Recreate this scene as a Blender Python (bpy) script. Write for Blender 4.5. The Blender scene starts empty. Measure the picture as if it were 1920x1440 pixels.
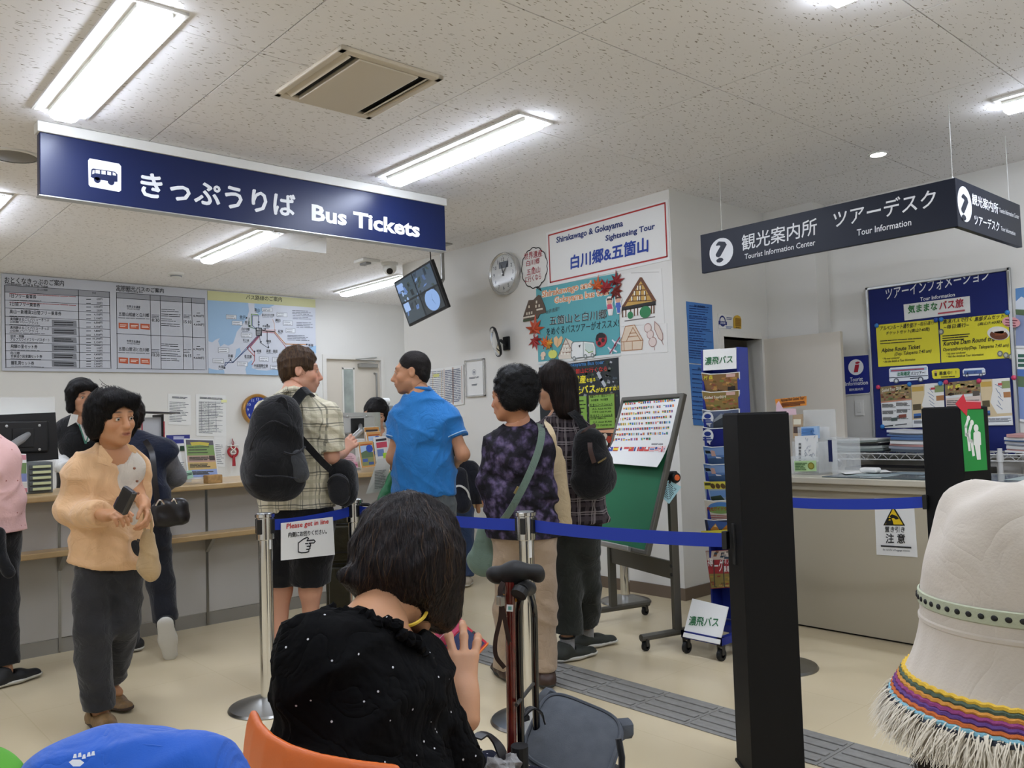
import bpy, bmesh, math, random
import numpy as np
from mathutils import Vector, Matrix, Quaternion
random.seed(7); RNG=np.random.default_rng(7)
S=bpy.context.scene; COL=S.collection
# ---------------------------------------------------------------- camera, world, exposure
F=1574.7; YAW,PITCH,ROLL=0.72488,0.04547,-0.03103; H=1.3
_f=Vector((math.sin(YAW)*math.cos(PITCH),math.cos(YAW)*math.cos(PITCH),math.sin(PITCH)))
_r0=Vector((math.cos(YAW),-math.sin(YAW),0)); _u0=_r0.cross(_f)
CR=_r0*math.cos(ROLL)+_u0*math.sin(ROLL); CU=-_r0*math.sin(ROLL)+_u0*math.cos(ROLL); CF=_f
CAM=Vector((0,0,H))
cd=bpy.data.cameras.new('camera'); cam=bpy.data.objects.new('camera',cd); COL.objects.link(cam)
cd.sensor_fit='HORIZONTAL'; cd.sensor_width=36; cd.lens=36*F/1920; cd.clip_start=.05; cd.clip_end=60
cam.matrix_world=Matrix(((CR.x,CU.x,-CF.x,CAM.x),(CR.y,CU.y,-CF.y,CAM.y),(CR.z,CU.z,-CF.z,CAM.z),(0,0,0,1)))
S.camera=cam
S.view_settings.view_transform='Standard'; S.view_settings.look='None'; S.view_settings.gamma=1
S.view_settings.use_curve_mapping=False; S.view_settings.exposure=1.5
wd=bpy.data.worlds.new('world'); S.world=wd; wd.use_nodes=True
wd.node_tree.nodes['Background'].inputs[0].default_value=(.8,.85,.95,1); wd.node_tree.nodes['Background'].inputs[1].default_value=.25
LAMP=14.0      # strength of the fluorescent lenses
# ---------------------------------------------------------------- helpers
def V(*a): return Vector(a)
def ray(x,y): return CF+CR*((x-960)/F)-CU*((y-720)/F)
def W(x,y,d): return CAM+ray(x,y)*d                       # pixel and depth -> room point
def hit(x,y,pt,n):
    d=ray(x,y); return CAM+d*((pt-CAM).dot(n)/d.dot(n))
def onX(x,y,v): return hit(x,y,V(v,0,0),V(1,0,0))
def onY(x,y,v): return hit(x,y,V(0,v,0),V(0,1,0))
def onZ(x,y,v): return hit(x,y,V(0,0,v),V(0,0,1))
def lin(c):
    return tuple((v/12.92 if v<=.04045 else ((v+.055)/1.055)**2.4) for v in c)
def hx(s):
    s=s.lstrip('#'); return lin(tuple(int(s[i:i+2],16)/255 for i in (0,2,4)))
M={}
def mat(name,col,rough=.6,metal=0,noise=None,bump=None,spec=.5,emit=None,alpha=None,trans=None,sheen=0,coat=0):
    """noise=(scale,amount) mottles the colour, bump=(scale,strength) roughens the surface"""
    if name in M: return M[name]
    m=bpy.data.materials.new(name); m.use_nodes=True; nt=m.node_tree; b=nt.nodes['Principled BSDF']
    c=hx(col) if isinstance(col,str) else col
    b.inputs['Base Color'].default_value=(*c,1); b.inputs['Roughness'].default_value=rough; b.inputs['Metallic'].default_value=metal
    b.inputs['Specular IOR Level'].default_value=spec
    if sheen: b.inputs['Sheen Weight'].default_value=sheen
    if coat: b.inputs['Coat Weight'].default_value=coat
    if emit: b.inputs['Emission Color'].default_value=(*(hx(emit[0])),1); b.inputs['Emission Strength'].default_value=emit[1]
    if trans: b.inputs['Transmission Weight'].default_value=trans
    if alpha is not None: b.inputs['Alpha'].default_value=alpha
    tc=None
    if noise or bump:
        tc=nt.nodes.new('ShaderNodeTexCoord')
    if noise:
        n=nt.nodes.new('ShaderNodeTexNoise'); n.inputs['Scale'].default_value=noise[0]; n.inputs['Detail'].default_value=4
        nt.links.new(tc.outputs['Object'],n.inputs['Vector'])
        r=nt.nodes.new('ShaderNodeValToRGB'); a=noise[1]
        r.color_ramp.elements[0].position=.3; r.color_ramp.elements[1].position=.7
        r.color_ramp.elements[0].color=(*[v*(1-a) for v in c],1); r.color_ramp.elements[1].color=(*[min(1,v*(1+a)) for v in c],1)
        nt.links.new(n.outputs['Fac'],r.inputs['Fac']); nt.links.new(r.outputs['Color'],b.inputs['Base Color'])
    if bump:
        n=nt.nodes.new('ShaderNodeTexNoise'); n.inputs['Scale'].default_value=bump[0]; n.inputs['Detail'].default_value=3
        nt.links.new(tc.outputs['Object'],n.inputs['Vector'])
        q=nt.nodes.new('ShaderNodeBump'); q.inputs['Strength'].default_value=bump[1]; q.inputs['Distance'].default_value=.004
        nt.links.new(n.outputs['Fac'],q.inputs['Height']); nt.links.new(q.outputs['Normal'],b.inputs['Normal'])
    M[name]=m; return m
def attr_mat(name,rough=.6,bump=None,spec=.4,sss=0):
    m=bpy.data.materials.new(name); m.use_nodes=True; nt=m.node_tree; b=nt.nodes['Principled BSDF']
    a=nt.nodes.new('ShaderNodeAttribute'); a.attribute_name='Col'
    nt.links.new(a.outputs['Color'],b.inputs['Base Color']); b.inputs['Roughness'].default_value=rough; b.inputs['Specular IOR Level'].default_value=spec
    if sss:
        b.inputs['Subsurface Weight'].default_value=sss; b.inputs['Subsurface Radius'].default_value=(.012,.005,.003); b.inputs['Subsurface Scale'].default_value=1
    if bump:
        tc=nt.nodes.new('ShaderNodeTexCoord'); n=nt.nodes.new('ShaderNodeTexNoise'); n.inputs['Scale'].default_value=bump[0]; n.inputs['Detail'].default_value=4
        nt.links.new(tc.outputs['Object'],n.inputs['Vector'])
        q=nt.nodes.new('ShaderNodeBump'); q.inputs['Strength'].default_value=bump[1]; q.inputs['Distance'].default_value=.003
        nt.links.new(n.outputs['Fac'],q.inputs['Height']); nt.links.new(q.outputs['Normal'],b.inputs['Normal'])
    M[name]=m; return m
attr_mat('print',.45); attr_mat('skin',.5,(160,.12),.35,.12); attr_mat('gloss_print',.18,None,.6)
def tag(o,label=None,cat=None,group=None,kind=None):
    if label: o['label']=label
    if cat: o['category']=cat
    if group: o['group']=group
    if kind: o['kind']=kind
    return o
def thing(name,label,cat,loc=(0,0,0),group=None,rz=0):
    o=bpy.data.objects.new(name,None); COL.objects.link(o); o.empty_display_size=.05
    o.location=loc; o.rotation_euler=(0,0,rz); return tag(o,label,cat,group)
def link(name,me,parent=None,m=None):
    """meshes are written in room coordinates; a child keeps them there"""
    o=bpy.data.objects.new(name,me); COL.objects.link(o)
    if m:
        me.materials.clear(); me.materials.append(M[m] if isinstance(m,str) else m)
    if parent is not None:
        o.parent=parent; o.matrix_parent_inverse=parent_mw(parent).inverted()
    return o
def parent_mw(p):
    mw=Matrix.LocRotScale(p.location,p.rotation_euler,p.scale)
    if p.parent: return parent_mw(p.parent)@p.matrix_parent_inverse@mw
    return mw
class MB:
    """collects shapes for ONE mesh object"""
    def __init__(s): s.bm=bmesh.new()
    def box(s,lo,hi,bev=0,mx=None):
        lo,hi=Vector(lo),Vector(hi); c=(lo+hi)/2; d=hi-lo
        r=bmesh.ops.create_cube(s.bm,size=1,matrix=Matrix.Translation(c)@Matrix.Diagonal((*[max(abs(v),1e-5) for v in d],1)))
        vs=r['verts']
        if bev:
            es=list({e for v in vs for e in v.link_edges}); q=bmesh.ops.bevel(s.bm,geom=es,offset=bev,segments=2,affect='EDGES',profile=.5)
            vs=list({v for f in q['faces'] for v in f.verts}|{v for v in vs if v.is_valid})
        if mx is not None: bmesh.ops.transform(s.bm,matrix=mx,verts=vs)
        return s
    def obox(s,c,size,rot,bev=0):
        """box with centre, size and a 3x3 rotation"""
        h=Vector(size)/2
        return s.box(-h,h,bev,Matrix.Translation(Vector(c))@rot.to_4x4())
    def tube(s,pts,r,seg=10,cap=True,closed=False):
        pts=[Vector(p) for p in pts]; n=len(pts); rings=[]
        rr=r if isinstance(r,(list,tuple)) else [r]*n
        up=None
        for i,p in enumerate(pts):
            if closed: t=(pts[(i+1)%n]-pts[i-1])
            else: t=pts[min(i+1,n-1)]-pts[max(i-1,0)]
            if t.length<1e-9: t=Vector((0,0,1))
            t.normalize()
            if up is None:
                up=t.orthogonal().normalized()
            else:
                up=up-t*up.dot(t)
                up=up.normalized() if up.length>1e-6 else t.orthogonal().normalized()
            b=t.cross(up)
            rings.append([s.bm.verts.new(p+(up*math.cos(2*math.pi*k/seg)+b*math.sin(2*math.pi*k/seg))*rr[i]) for k in range(seg)])
        for i in range(n if closed else n-1):
            a,b2=rings[i],rings[(i+1)%n]
            for k in range(seg):
                s.bm.faces.new((a[k],a[(k+1)%seg],b2[(k+1)%seg],b2[k]))
        if cap and not closed:
            s.bm.faces.new(rings[0][::-1]); s.bm.faces.new(rings[-1])
        return s
    def lathe(s,prof,c=(0,0,0),seg=32,mx=None):
        """prof = [(radius, z)...] turned about z"""
        rings=[]
        for r,z in prof:
            rings.append([s.bm.verts.new((r*math.cos(2*math.pi*k/seg),r*math.sin(2*math.pi*k/seg),z)) for k in range(seg)] if r>1e-6 else [s.bm.verts.new((0,0,z))])
        vs=[v for g in rings for v in g]
        for a,b in zip(rings,rings[1:]):
            for k in range(seg):
                k2=(k+1)%seg
                if len(a)==1 and len(b)==1: continue
                if len(a)==1: s.bm.faces.new((a[0],b[k2],b[k]))
                elif len(b)==1: s.bm.faces.new((a[k],a[k2],b[0]))
                else: s.bm.faces.new((a[k],a[k2],b[k2],b[k]))
        T=Matrix.Translation(Vector(c))
        bmesh.ops.transform(s.bm,matrix=T@(mx or Matrix()),verts=vs); return s
    def prism(s,poly,ext):
        """polygon (3-D points) extruded by a vector"""
        ext=Vector(ext); a=[s.bm.verts.new(p) for p in poly]; b=[s.bm.verts.new(Vector(p)+ext) for p in poly]
        s.bm.faces.new(a[::-1]); s.bm.faces.new(b); n=len(a)
        for i in range(n): s.bm.faces.new((a[i],a[(i+1)%n],b[(i+1)%n],b[i]))
        return s
    def grid(s,fn,nu,nv,thick=None):
        g=[[s.bm.verts.new(fn(i/(nu-1),j/(nv-1))) for i in range(nu)] for j in range(nv)]
        fs=[s.bm.faces.new((g[j][i],g[j][i+1],g[j+1][i+1],g[j+1][i])) for j in range(nv-1) for i in range(nu-1)]
        if thick:
            s.bm.normal_update(); bmesh.ops.solidify(s.bm,geom=fs,thickness=thick)
        return s
    def ball(s,c,r,seg=16,rot=None):
        r=Vector((r,r,r)) if isinstance(r,(int,float)) else Vector(r)
        mx=Matrix.Translation(Vector(c))@(rot.to_4x4() if rot else Matrix())@Matrix.Diagonal((*r,1))
        bmesh.ops.create_uvsphere(s.bm,u_segments=seg,v_segments=max(6,seg//2),radius=1,matrix=mx); return s
    def build(s,name,m,parent=None,smooth=False):
        me=bpy.data.meshes.new(name); bmesh.ops.recalc_face_normals(s.bm,faces=s.bm.faces); s.bm.to_mesh(me); s.bm.free()
        if smooth:
            me.polygons.foreach_set('use_smooth',[True]*len(me.polygons))
            me.set_sharp_from_angle(angle=math.radians(38))
        return link(name,me,parent,m)
def setting(o,name=None): o['kind']='structure'; return o
# ---- flat print on a plane: coloured polygons and lettering, laid out on the real surface
_FC=bpy.data.curves.new('lettering','FONT'); _FC.resolution_u=2; _FO=bpy.data.objects.new('lettering',_FC)
_tcache={}
def glyphs(t,bold=0,sp=1):
    k=(t,bold,sp)
    cjk=any(ord(c)>0x2000 for c in t) or t=='?'
    if k not in _tcache:
        _FC.body=t; _FC.offset=0 if cjk else bold; _FC.space_character=sp; _FC.size=1
        me=bpy.data.meshes.new_from_object(_FO); n=len(me.vertices)
        co=np.zeros(n*3,'f'); me.vertices.foreach_get('co',co); co=co.reshape(-1,3)
        fs=[tuple(p.vertices) for p in me.polygons]; bpy.data.meshes.remove(me)
        if cjk and bold and len(co):                      # heavier strokes: the same outlines laid around themselves
            b=bold*.85; c2=[];f2=[]
            for i,(dx,dy) in enumerate(((-1,0),(1,0),(0,1),(0,-1),(.7,.7),(-.7,-.7))):
                q=co.copy(); q[:,0]+=dx*b; q[:,1]+=dy*b; q[:,2]=i*.00009; c2.append(q); f2+=[tuple(v+i*n for v in f) for f in fs]
            co=np.concatenate(c2); fs=f2
        _tcache[k]=(co,fs)
    return _tcache[k]
class Sheet:
    def __init__(s,pt,n):
        s.pt=Vector(pt); s.n=Vector(n).normalized()
        if s.n.dot(s.pt-CAM)>0: s.n=-s.n
        s.v=[];s.f=[];s.c=[];s.l=0
    def P(s,x,y): return hit(x,y,s.pt,s.n)
    def add(s,pts,faces,col,l):
        o=s.n*(.0008+.0007*l); b=len(s.v)
        s.v+=[tuple(Vector(p)+o) for p in pts]; s.f+=[tuple(b+i for i in f) for f in faces]
        c=hx(col) if isinstance(col,str) else col; s.c+=[c]*len(faces); return s
    def poly(s,px,col,l=1): return s.add([s.P(*p) for p in px],[tuple(range(len(px)))],col,l)
    def rect(s,x0,y0,x1,y1,col,l=1,sl=(0,0)):
        """pixel rectangle; sl=(slope of the top edge, slope of the bottom edge)"""
        w=x1-x0; return s.poly([(x0,y0),(x1,y0+sl[0]*w),(x1,y1+sl[1]*w),(x0,y1)],col,l)
    def strip(s,px,w,col,l=2):
        """line of width w (m) through pixels"""
        P=[s.P(*p) for p in px]
        for a,b in zip(P,P[1:]):
            d=(b-a); 
            if d.length<1e-6: continue
            d.normalize(); q=s.n.cross(d)*w/2; e=d*w*.4
            s.add([a-q-e,b-q+e,b+q+e,a+q-e],[(0,1,2,3)],col,l)
        return s
    def disc(s,x,y,r,col,l=1,seg=28,sx=1,hole=0):
        """circle of radius r (m) around a pixel"""
        c=s.P(x,y); u=V(0,0,1).cross(s.n); 
        if u.length<.01: u=V(1,0,0)
        u.normalize(); v=s.n.cross(u)
        ring=lambda q:[c+(u*math.cos(2*math.pi*k/seg)*sx+v*math.sin(2*math.pi*k/seg))*q for k in range(seg)]
        if not hole: return s.add(ring(r),[tuple(range(seg))],col,l)
        return s.add(ring(r)+ring(hole),[(k,(k+1)%seg,seg+(k+1)%seg,seg+k) for k in range(seg)],col,l)
    def text(s,t,x0,y0,x1,y1,h,col,bold=.0,l=3,skew=0,sp=1):
        """lettering whose box runs from pixel (x0,y0) along its foot to (x1,y1), h pixels tall"""
        co,fs=glyphs(t,bold,sp)
        if not len(co): return s
        lo=co.min(0); hi=co.max(0); A=s.P(x0,y0); B=s.P(x1,y1); C=s.P(x0,y0-h)
        e=(co-lo)/np.maximum(hi-lo,1e-6); A_,B_,C_=np.array(A),np.array(B),np.array(C)
        p=np.array(s.n)[None,:]*co[:,2:3]+A_+e[:,:1]*(B_-A_)+e[:,1:2]*(C_-A_)+skew*e[:,1:2]*(B_-A_)/np.linalg.norm(B_-A_)*np.linalg.norm(C_-A_)
        return s.add([tuple(q) for q in p],fs,col,l)
    def lines(s,x0,y0,x1,y1,n,col,w=.003,l=2,sl=0,jag=.3,seed=1):
        """n rows of print too small to read: thin broken bars between two pixel heights"""
        rr=random.Random(seed)
        for i in range(n):
            y=y0+(y1-y0)*(i+.5)/n; x=x0; end=x1-(x1-x0)*rr.random()*jag
            while x<end-2:
                e=min(end,x+rr.uniform(4,14)); s.strip([(x,y+sl*(x-x0)),(e,y+sl*(e-x0))],w,col,l); x=e+rr.uniform(.8,2.2)
        return s
    def build(s,name,parent,m='print'):
        me=bpy.data.meshes.new(name); me.from_pydata(s.v,[],s.f)
        a=me.color_attributes.new('Col','FLOAT_COLOR','CORNER'); buf=[]
        for f,c in zip(s.f,s.c): buf+=list((*c,1))*len(f)
        a.data.foreach_set('color',buf)
        # faces look towards the room
        bm=bmesh.new(); bm.from_mesh(me); 
        bm.normal_update()
        for f in bm.faces:
            if f.normal.dot(s.n)<0: f.normal_flip()
        bm.to_mesh(me); bm.free()
        return link(name,me,parent,m)
    def body(s,px,t,m,name='board',parent=None):
        """the sheet itself: a quad with thickness t behind the print"""
        P=[s.P(*p) for p in px]; return MB().prism(P,-s.n*t).build(name,m,parent)
def board(name,label,cat,pt,n,px,t,m,part='board',group=None):
    """a flat thing on a wall: Empty with a body; returns (root, Sheet)"""
    sh=Sheet(pt,n); c=sum((sh.P(*p) for p in px),Vector())/len(px)
    r=thing(name,label,cat,c-sh.n*t,group); sh.body(px,t,m,part,r); return r,sh
# ---- smooth bodies: signed distances blended on a grid, skinned with surface nets
def npv(p): return np.array(tuple(p),'f')
class SDF:
    def __init__(s,h=.009): s.h=h; s.p=[]; s.post=[]; s.fold=None; s.inf=0
    def cap(s,a,b,ra,rb=None,k=.03,ax=None,st=1,sub=False,flat=False):
        s.p.append(('c',npv(a),npv(b),ra,ra if rb is None else rb,k,None if ax is None else npv(Vector(ax).normalized()),st,flat,sub)); return s
    def chain(s,pts,rs,k=.03,ax=None,st=1):
        for (a,b),(ra,rb) in zip(zip(pts,pts[1:]),zip(rs,rs[1:])): s.cap(a,b,ra,rb,k,ax,st)
        return s
    def ell(s,c,r,R=None,k=.03,sub=False):
        R=np.eye(3,dtype='f') if R is None else np.array([tuple(x) for x in R],'f')   # rows = local axes
        s.p.append(('e',npv(c),np.array(r,'f'),R,k,sub)); return s
    def clip(s,pt,n,k=0): s.post.append((npv(pt),npv(Vector(n).normalized()))); return s   # keeps the side the normal points away from
    def bounds(s):
        lo=np.full(3,1e9); hi=-lo
        for q in s.p:
            if q[-1]: continue
            if q[0]=='c':
                r=max(q[3],q[4])*max(1,q[7])+s.inf
                lo=np.minimum(lo,np.minimum(q[1],q[2])-r); hi=np.maximum(hi,np.maximum(q[1],q[2])+r)
            else:
                r=q[2].max()+s.inf; lo=np.minimum(lo,q[1]-r); hi=np.maximum(hi,q[1]+r)
        return lo-3*s.h-.01,hi+3*s.h+.01
    def field(s):
        lo,hi=s.bounds(); h=s.h; n=np.ceil((hi-lo)/h).astype(int)+1
        ax=[(lo[i]+h*np.arange(n[i])).astype('f') for i in range(3)]
        D=np.full(n,.2,'f')
        for q in s.p:
            if q[0]=='c':
                _,a,b,ra,rb,k,axv,st,flat,sub=q; r=max(ra,rb)*max(1,st)+s.inf+k+4*h; l=np.minimum(a,b)-r; u=np.maximum(a,b)+r
            else:
                _,c,rr,R,k,sub=q; r=rr.max()+s.inf+k+4*h; l=c-r; u=c+r
            i0=np.clip(np.floor((l-lo)/h).astype(int),0,n); i1=np.clip(np.ceil((u-lo)/h).astype(int)+1,0,n)
            if (i1<=i0).any(): continue
            sl=tuple(slice(i0[i],i1[i]) for i in range(3))
            X=ax[0][sl[0]][:,None,None]; Y=ax[1][sl[1]][None,:,None]; Z=ax[2][sl[2]][None,None,:]
            if q[0]=='c':
                ab=b-a; L=float(ab@ab)+1e-9
                t=np.clip(((X-a[0])*ab[0]+(Y-a[1])*ab[1]+(Z-a[2])*ab[2])/L,0,1)
                x=X-a[0]-t*ab[0]; y=Y-a[1]-t*ab[1]; z=Z-a[2]-t*ab[2]
                if axv is not None:
                    w=(x*axv[0]+y*axv[1]+z*axv[2])*(1-1/st); x=x-axv[0]*w; y=y-axv[1]*w; z=z-axv[2]*w
                d=np.sqrt(x*x+y*y+z*z)-(ra+(rb-ra)*t)
                if flat:                                   # cut square at b
                    tt=((X-a[0])*ab[0]+(Y-a[1])*ab[1]+(Z-a[2])*ab[2])/L; over=(tt-1)*np.sqrt(L)
                    d=np.where(over>0,np.maximum(np.sqrt(np.maximum((d+rb)**2-over**2,0))-rb,over+(0 if sub else s.inf)),d)
            else:
                x=X-c[0]; y=Y-c[1]; z=Z-c[2]
                e=[(x*R[i,0]+y*R[i,1]+z*R[i,2]) for i in range(3)]
                k0=np.sqrt(sum((e[i]/rr[i])**2 for i in range(3))); k1=np.sqrt(sum((e[i]/rr[i]**2)**2 for i in range(3)))
                d=k0*(k0-1)/np.maximum(k1,1e-6)
            d=d-(0 if sub else s.inf); g=D[sl]
            if sub:
                hh=np.maximum(k-np.abs(g+d),0)/k; D[sl]=np.maximum(g,-d)+hh*hh*k/4
            else:
                hh=np.maximum(k-np.abs(g-d),0)/k; D[sl]=np.minimum(g,d)-hh*hh*k/4
        X=ax[0][:,None,None]; Y=ax[1][None,:,None]; Z=ax[2][None,None,:]
        if s.fold:
            amp,fr,sd=s.fold; r=np.random.default_rng(sd); N=np.zeros_like(D)
            wx=np.sin(X*9+Z*6+sd)+np.sin(Y*11-Z*5+sd*2)+.6*np.sin(Z*17+X*8+sd)
            for i in range(4):
                v=r.normal(size=3); v/=np.linalg.norm(v); f_=fr*r.uniform(.6,1.9)
                q=1-np.abs(np.sin((X*v[0]+Y*v[1]+Z*v[2])*f_*.5+wx*r.uniform(.7,1.6)+r.uniform(0,6))); N+=q*q/4
            D=D-(amp*1.6*(N*2-.55)).astype('f')
        for p,nn in s.post:
            D=np.maximum(D,(X-p[0])*nn[0]+(Y-p[1])*nn[1]+(Z-p[2])*nn[2])
        s.D=D; s.lo=lo; return D,lo,h
    def data(s,relax=1):
        D,lo,h=s.field(); return nets(D,lo,h,relax)
    def mesh(s,name,m,parent=None,color=None,relax=1):
        v,f=s.data(relax); return skin_mesh(name,m,v,f,parent,color)
def skin_mesh(name,m,v,f,parent=None,color=None):
        me=bpy.data.meshes.new(name)
        me.vertices.add(len(v)); me.vertices.foreach_set('co',v.astype('f').ravel())
        me.loops.add(len(f)*4); me.loops.foreach_set('vertex_index',f.ravel().astype('i'))
        me.polygons.add(len(f)); me.polygons.foreach_set('loop_start',np.arange(0,len(f)*4,4,dtype='i'))
        me.polygons.foreach_set('use_smooth',np.ones(len(f),bool)); me.update(calc_edges=True)
        if color is not None:
            c=color(v) if callable(color) else np.asarray(color,'f')
            if c.ndim==1: c=np.tile(c,(len(v),1))
            a=me.color_attributes.new('Col','FLOAT_COLOR','POINT'); a.data.foreach_set('color',np.c_[c,np.ones(len(v))].astype('f').ravel())
        return link(name,me,parent,m)
def nets(D,lo,h,relax=1):
    """surface nets, vectorised"""
    n=np.array(D.shape); s=D<0
    c=s[:-1,:-1,:-1].astype('i1'); cnt=np.zeros(n-1,'i1')
    for i in (0,1):
        for j in (0,1):
            for k in (0,1): cnt+=s[i:n[0]-1+i,j:n[1]-1+j,k:n[2]-1+k]
    act=(cnt>0)&(cnt<8); idx=np.full(n-1,-1,'i4'); ijk=np.argwhere(act); idx[act]=np.arange(len(ijk))
    acc=np.zeros((len(ijk),3)); w=np.zeros(len(ijk)); off=[(i,j,k) for i in (0,1) for j in (0,1) for k in (0,1)]
    I=ijk.T
    for a in off:
        for x in range(3):
            if a[x]: continue
            b=list(a); b[x]=1
            da=D[I[0]+a[0],I[1]+a[1],I[2]+a[2]]; db=D[I[0]+b[0],I[1]+b[1],I[2]+b[2]]
            m=(da<0)!=(db<0); t=np.where(m,da/np.where(m,da-db,1),0)
            p=np.array(a,float)[None,:].repeat(len(ijk),0); p[:,x]+=t
            acc+=p*m[:,None]; w+=m
    v=ijk+acc/np.maximum(w,1)[:,None]
    quads=[]
    for x in range(3):
        y,z=(x+1)%3,(x+2)%3
        sl0=[slice(None)]*3; sl1=[slice(None)]*3; sl0[x]=slice(0,-1); sl1[x]=slice(1,None)
        A=s[tuple(sl0)]; B=s[tuple(sl1)]; e=np.argwhere(A!=B); e=e[(e[:,y]>0)&(e[:,z]>0)&(e[:,y]<n[y]-1)&(e[:,z]<n[z]-1)]
        if not len(e): continue
        ins=A[tuple(e.T)]; q=[]
        for dy,dz in ((1,1),(0,1),(0,0),(1,0)):
            g=e.copy(); g[:,y]-=dy; g[:,z]-=dz; q.append(idx[tuple(g.T)])
        q=np.stack(q,1); q[~ins]=q[~ins][:,::-1]; quads.append(q)
    f=np.concatenate(quads); f=f[(f>=0).all(1)]
    for _ in range(relax):
        acc=np.zeros_like(v); cn=np.zeros(len(v))
        for i in range(4):
            np.add.at(acc,f[:,i],v[f[:,(i+1)%4]]); np.add.at(cn,f[:,i],1)
            np.add.at(acc,f[:,i],v[f[:,(i-1)%4]]); np.add.at(cn,f[:,i],1)
        v=.5*v+.5*acc/np.maximum(cn,1)[:,None]
    return lo+v*h,f
# ---------------------------------------------------------------- materials of the room
mat('wall','dedcd5',.75,bump=(60,.05)); mat('wall_dim','cfccc4',.75,bump=(60,.05)); mat('white_paint','dddad2',.45); mat('door_cream','d2cabb',.5)
mat('void','3a352f',.9); mat('alu','b9bab8',.35,.8); mat('chrome','d8d8d6',.12,1); mat('steel','9a9a97',.28,1); mat('black_plastic','101011',.45); mat('dark_metal','3d3a35',.5,.2)
mat('paper','e6e6e2',.6); mat('white_plastic','e4e3dd',.35); mat('grey_plastic','8e8f8f',.45); mat('rubber','0c0c0c',.7); mat('navy_sign','0e1d4a',.34,spec=.4); mat('slate_sign','141a2a',.38,spec=.25)
mat('wood_top','b79a6c',.35,noise=(9,.10)); mat('lens','ffffff',.4,emit=('e4edff',LAMP)); mat('pan','f4f2ec',.35); mat('down','ffffff',.4,emit=('fffcf6',LAMP*1.6))
mat('base_brown','6e5f50',.5); mat('steel_kick','9c9a94',.35,.5); mat('laminate','b7b4ad',.45); mat('beige_counter','b3aa94',.5); mat('clear','ffffff',.05,trans=.95,alpha=.35)
mat('glass','eef4f2',.03,trans=1.0); mat('belt_blue','0b2f9a',.6,bump=(300,.15)); mat('matte_black','040405',.6,spec=.25); mat('rack_blue','1f2f86',.4); mat('cable','c9c8c2',.4)
def floor_mat():
    m=bpy.data.materials.new('vinyl_floor'); m.use_nodes=True; nt=m.node_tree; b=nt.nodes['Principled BSDF']; N=nt.nodes.new; L=nt.links.new
    g=N('ShaderNodeNewGeometry'); n=N('ShaderNodeTexNoise'); n.inputs['Scale'].default_value=1.7; n.inputs['Detail'].default_value=2; L(g.outputs['Position'],n.inputs['Vector'])
    r=N('ShaderNodeValToRGB'); r.color_ramp.elements[0].color=(*hx('cdbd9b'),1); r.color_ramp.elements[1].color=(*hx('dccdad'),1); r.color_ramp.elements[0].position=.1; r.color_ramp.elements[1].position=.9
    L(n.outputs['Fac'],r.inputs['Fac'])
    br=N('ShaderNodeTexBrick'); br.offset=0; br.inputs['Scale'].default_value=1; br.inputs['Brick Width'].default_value=.91; br.inputs['Row Height'].default_value=.91; br.inputs['Mortar Size'].default_value=.003
    br.inputs['Color1'].default_value=(1,1,1,1); br.inputs['Color2'].default_value=(.985,.985,.98,1); br.inputs['Mortar'].default_value=(.93,.92,.9,1); L(g.outputs['Position'],br.inputs['Vector'])
    mx=N('ShaderNodeMix'); mx.data_type='RGBA'; mx.blend_type='MULTIPLY'; mx.inputs[0].default_value=1; L(r.outputs['Color'],mx.inputs[6]); L(br.outputs['Color'],mx.inputs[7]); L(mx.outputs[2],b.inputs['Base Color'])
    b.inputs['Roughness'].default_value=.24; b.inputs['Specular IOR Level'].default_value=.45
    n2=N('ShaderNodeTexNoise'); n2.inputs['Scale'].default_value=5; n2.inputs['Detail'].default_value=3; L(g.outputs['Position'],n2.inputs['Vector'])
    r2=N('ShaderNodeMapRange'); r2.inputs[3].default_value=.24; r2.inputs[4].default_value=.30; L(n2.outputs['Fac'],r2.inputs[0]); b.inputs['Roughness'].default_value=.25
    M['vinyl_floor']=m
floor_mat()
def tile_mat():
    m=bpy.data.materials.new('fissured_tile'); m.use_nodes=True; nt=m.node_tree; b=nt.nodes['Principled BSDF']; N=nt.nodes.new; L=nt.links.new
    g=N('ShaderNodeNewGeometry'); w=N('ShaderNodeTexNoise'); w.inputs['Scale'].default_value=9; L(g.outputs['Position'],w.inputs['Vector'])
    ad=N('ShaderNodeVectorMath'); ad.operation='MULTIPLY_ADD'; ad.inputs[1].default_value=(.055,.055,0); L(w.outputs['Color'],ad.inputs[0]); L(g.outputs['Position'],ad.inputs[2])
    mp=N('ShaderNodeMapping'); mp.inputs['Rotation'].default_value=(0,0,.95); mp.inputs['Scale'].default_value=(28,104,1); L(ad.outputs[0],mp.inputs['Vector'])
    n=N('ShaderNodeTexNoise'); n.inputs['Scale'].default_value=1; n.inputs['Detail'].default_value=1.5; n.inputs['Roughness'].default_value=.45; L(mp.outputs[0],n.inputs['Vector'])
    r=N('ShaderNodeValToRGB'); r.color_ramp.elements[0].position=.652; r.color_ramp.elements[1].position=.685
    r.color_ramp.elements[0].color=(*hx('f2f0ef'),1); r.color_ramp.elements[1].color=(*hx('a0988e'),1); L(n.outputs['Fac'],r.inputs['Fac']); L(r.outputs['Color'],b.inputs['Base Color'])
    b.inputs['Roughness'].default_value=.85
    q=N('ShaderNodeBump'); q.inputs['Strength'].default_value=.4; q.inputs['Distance'].default_value=.003; q.invert=True; L(r.outputs['Alpha'],q.inputs['Height']) if False else None
    M['fissured_tile']=m
tile_mat()
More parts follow.
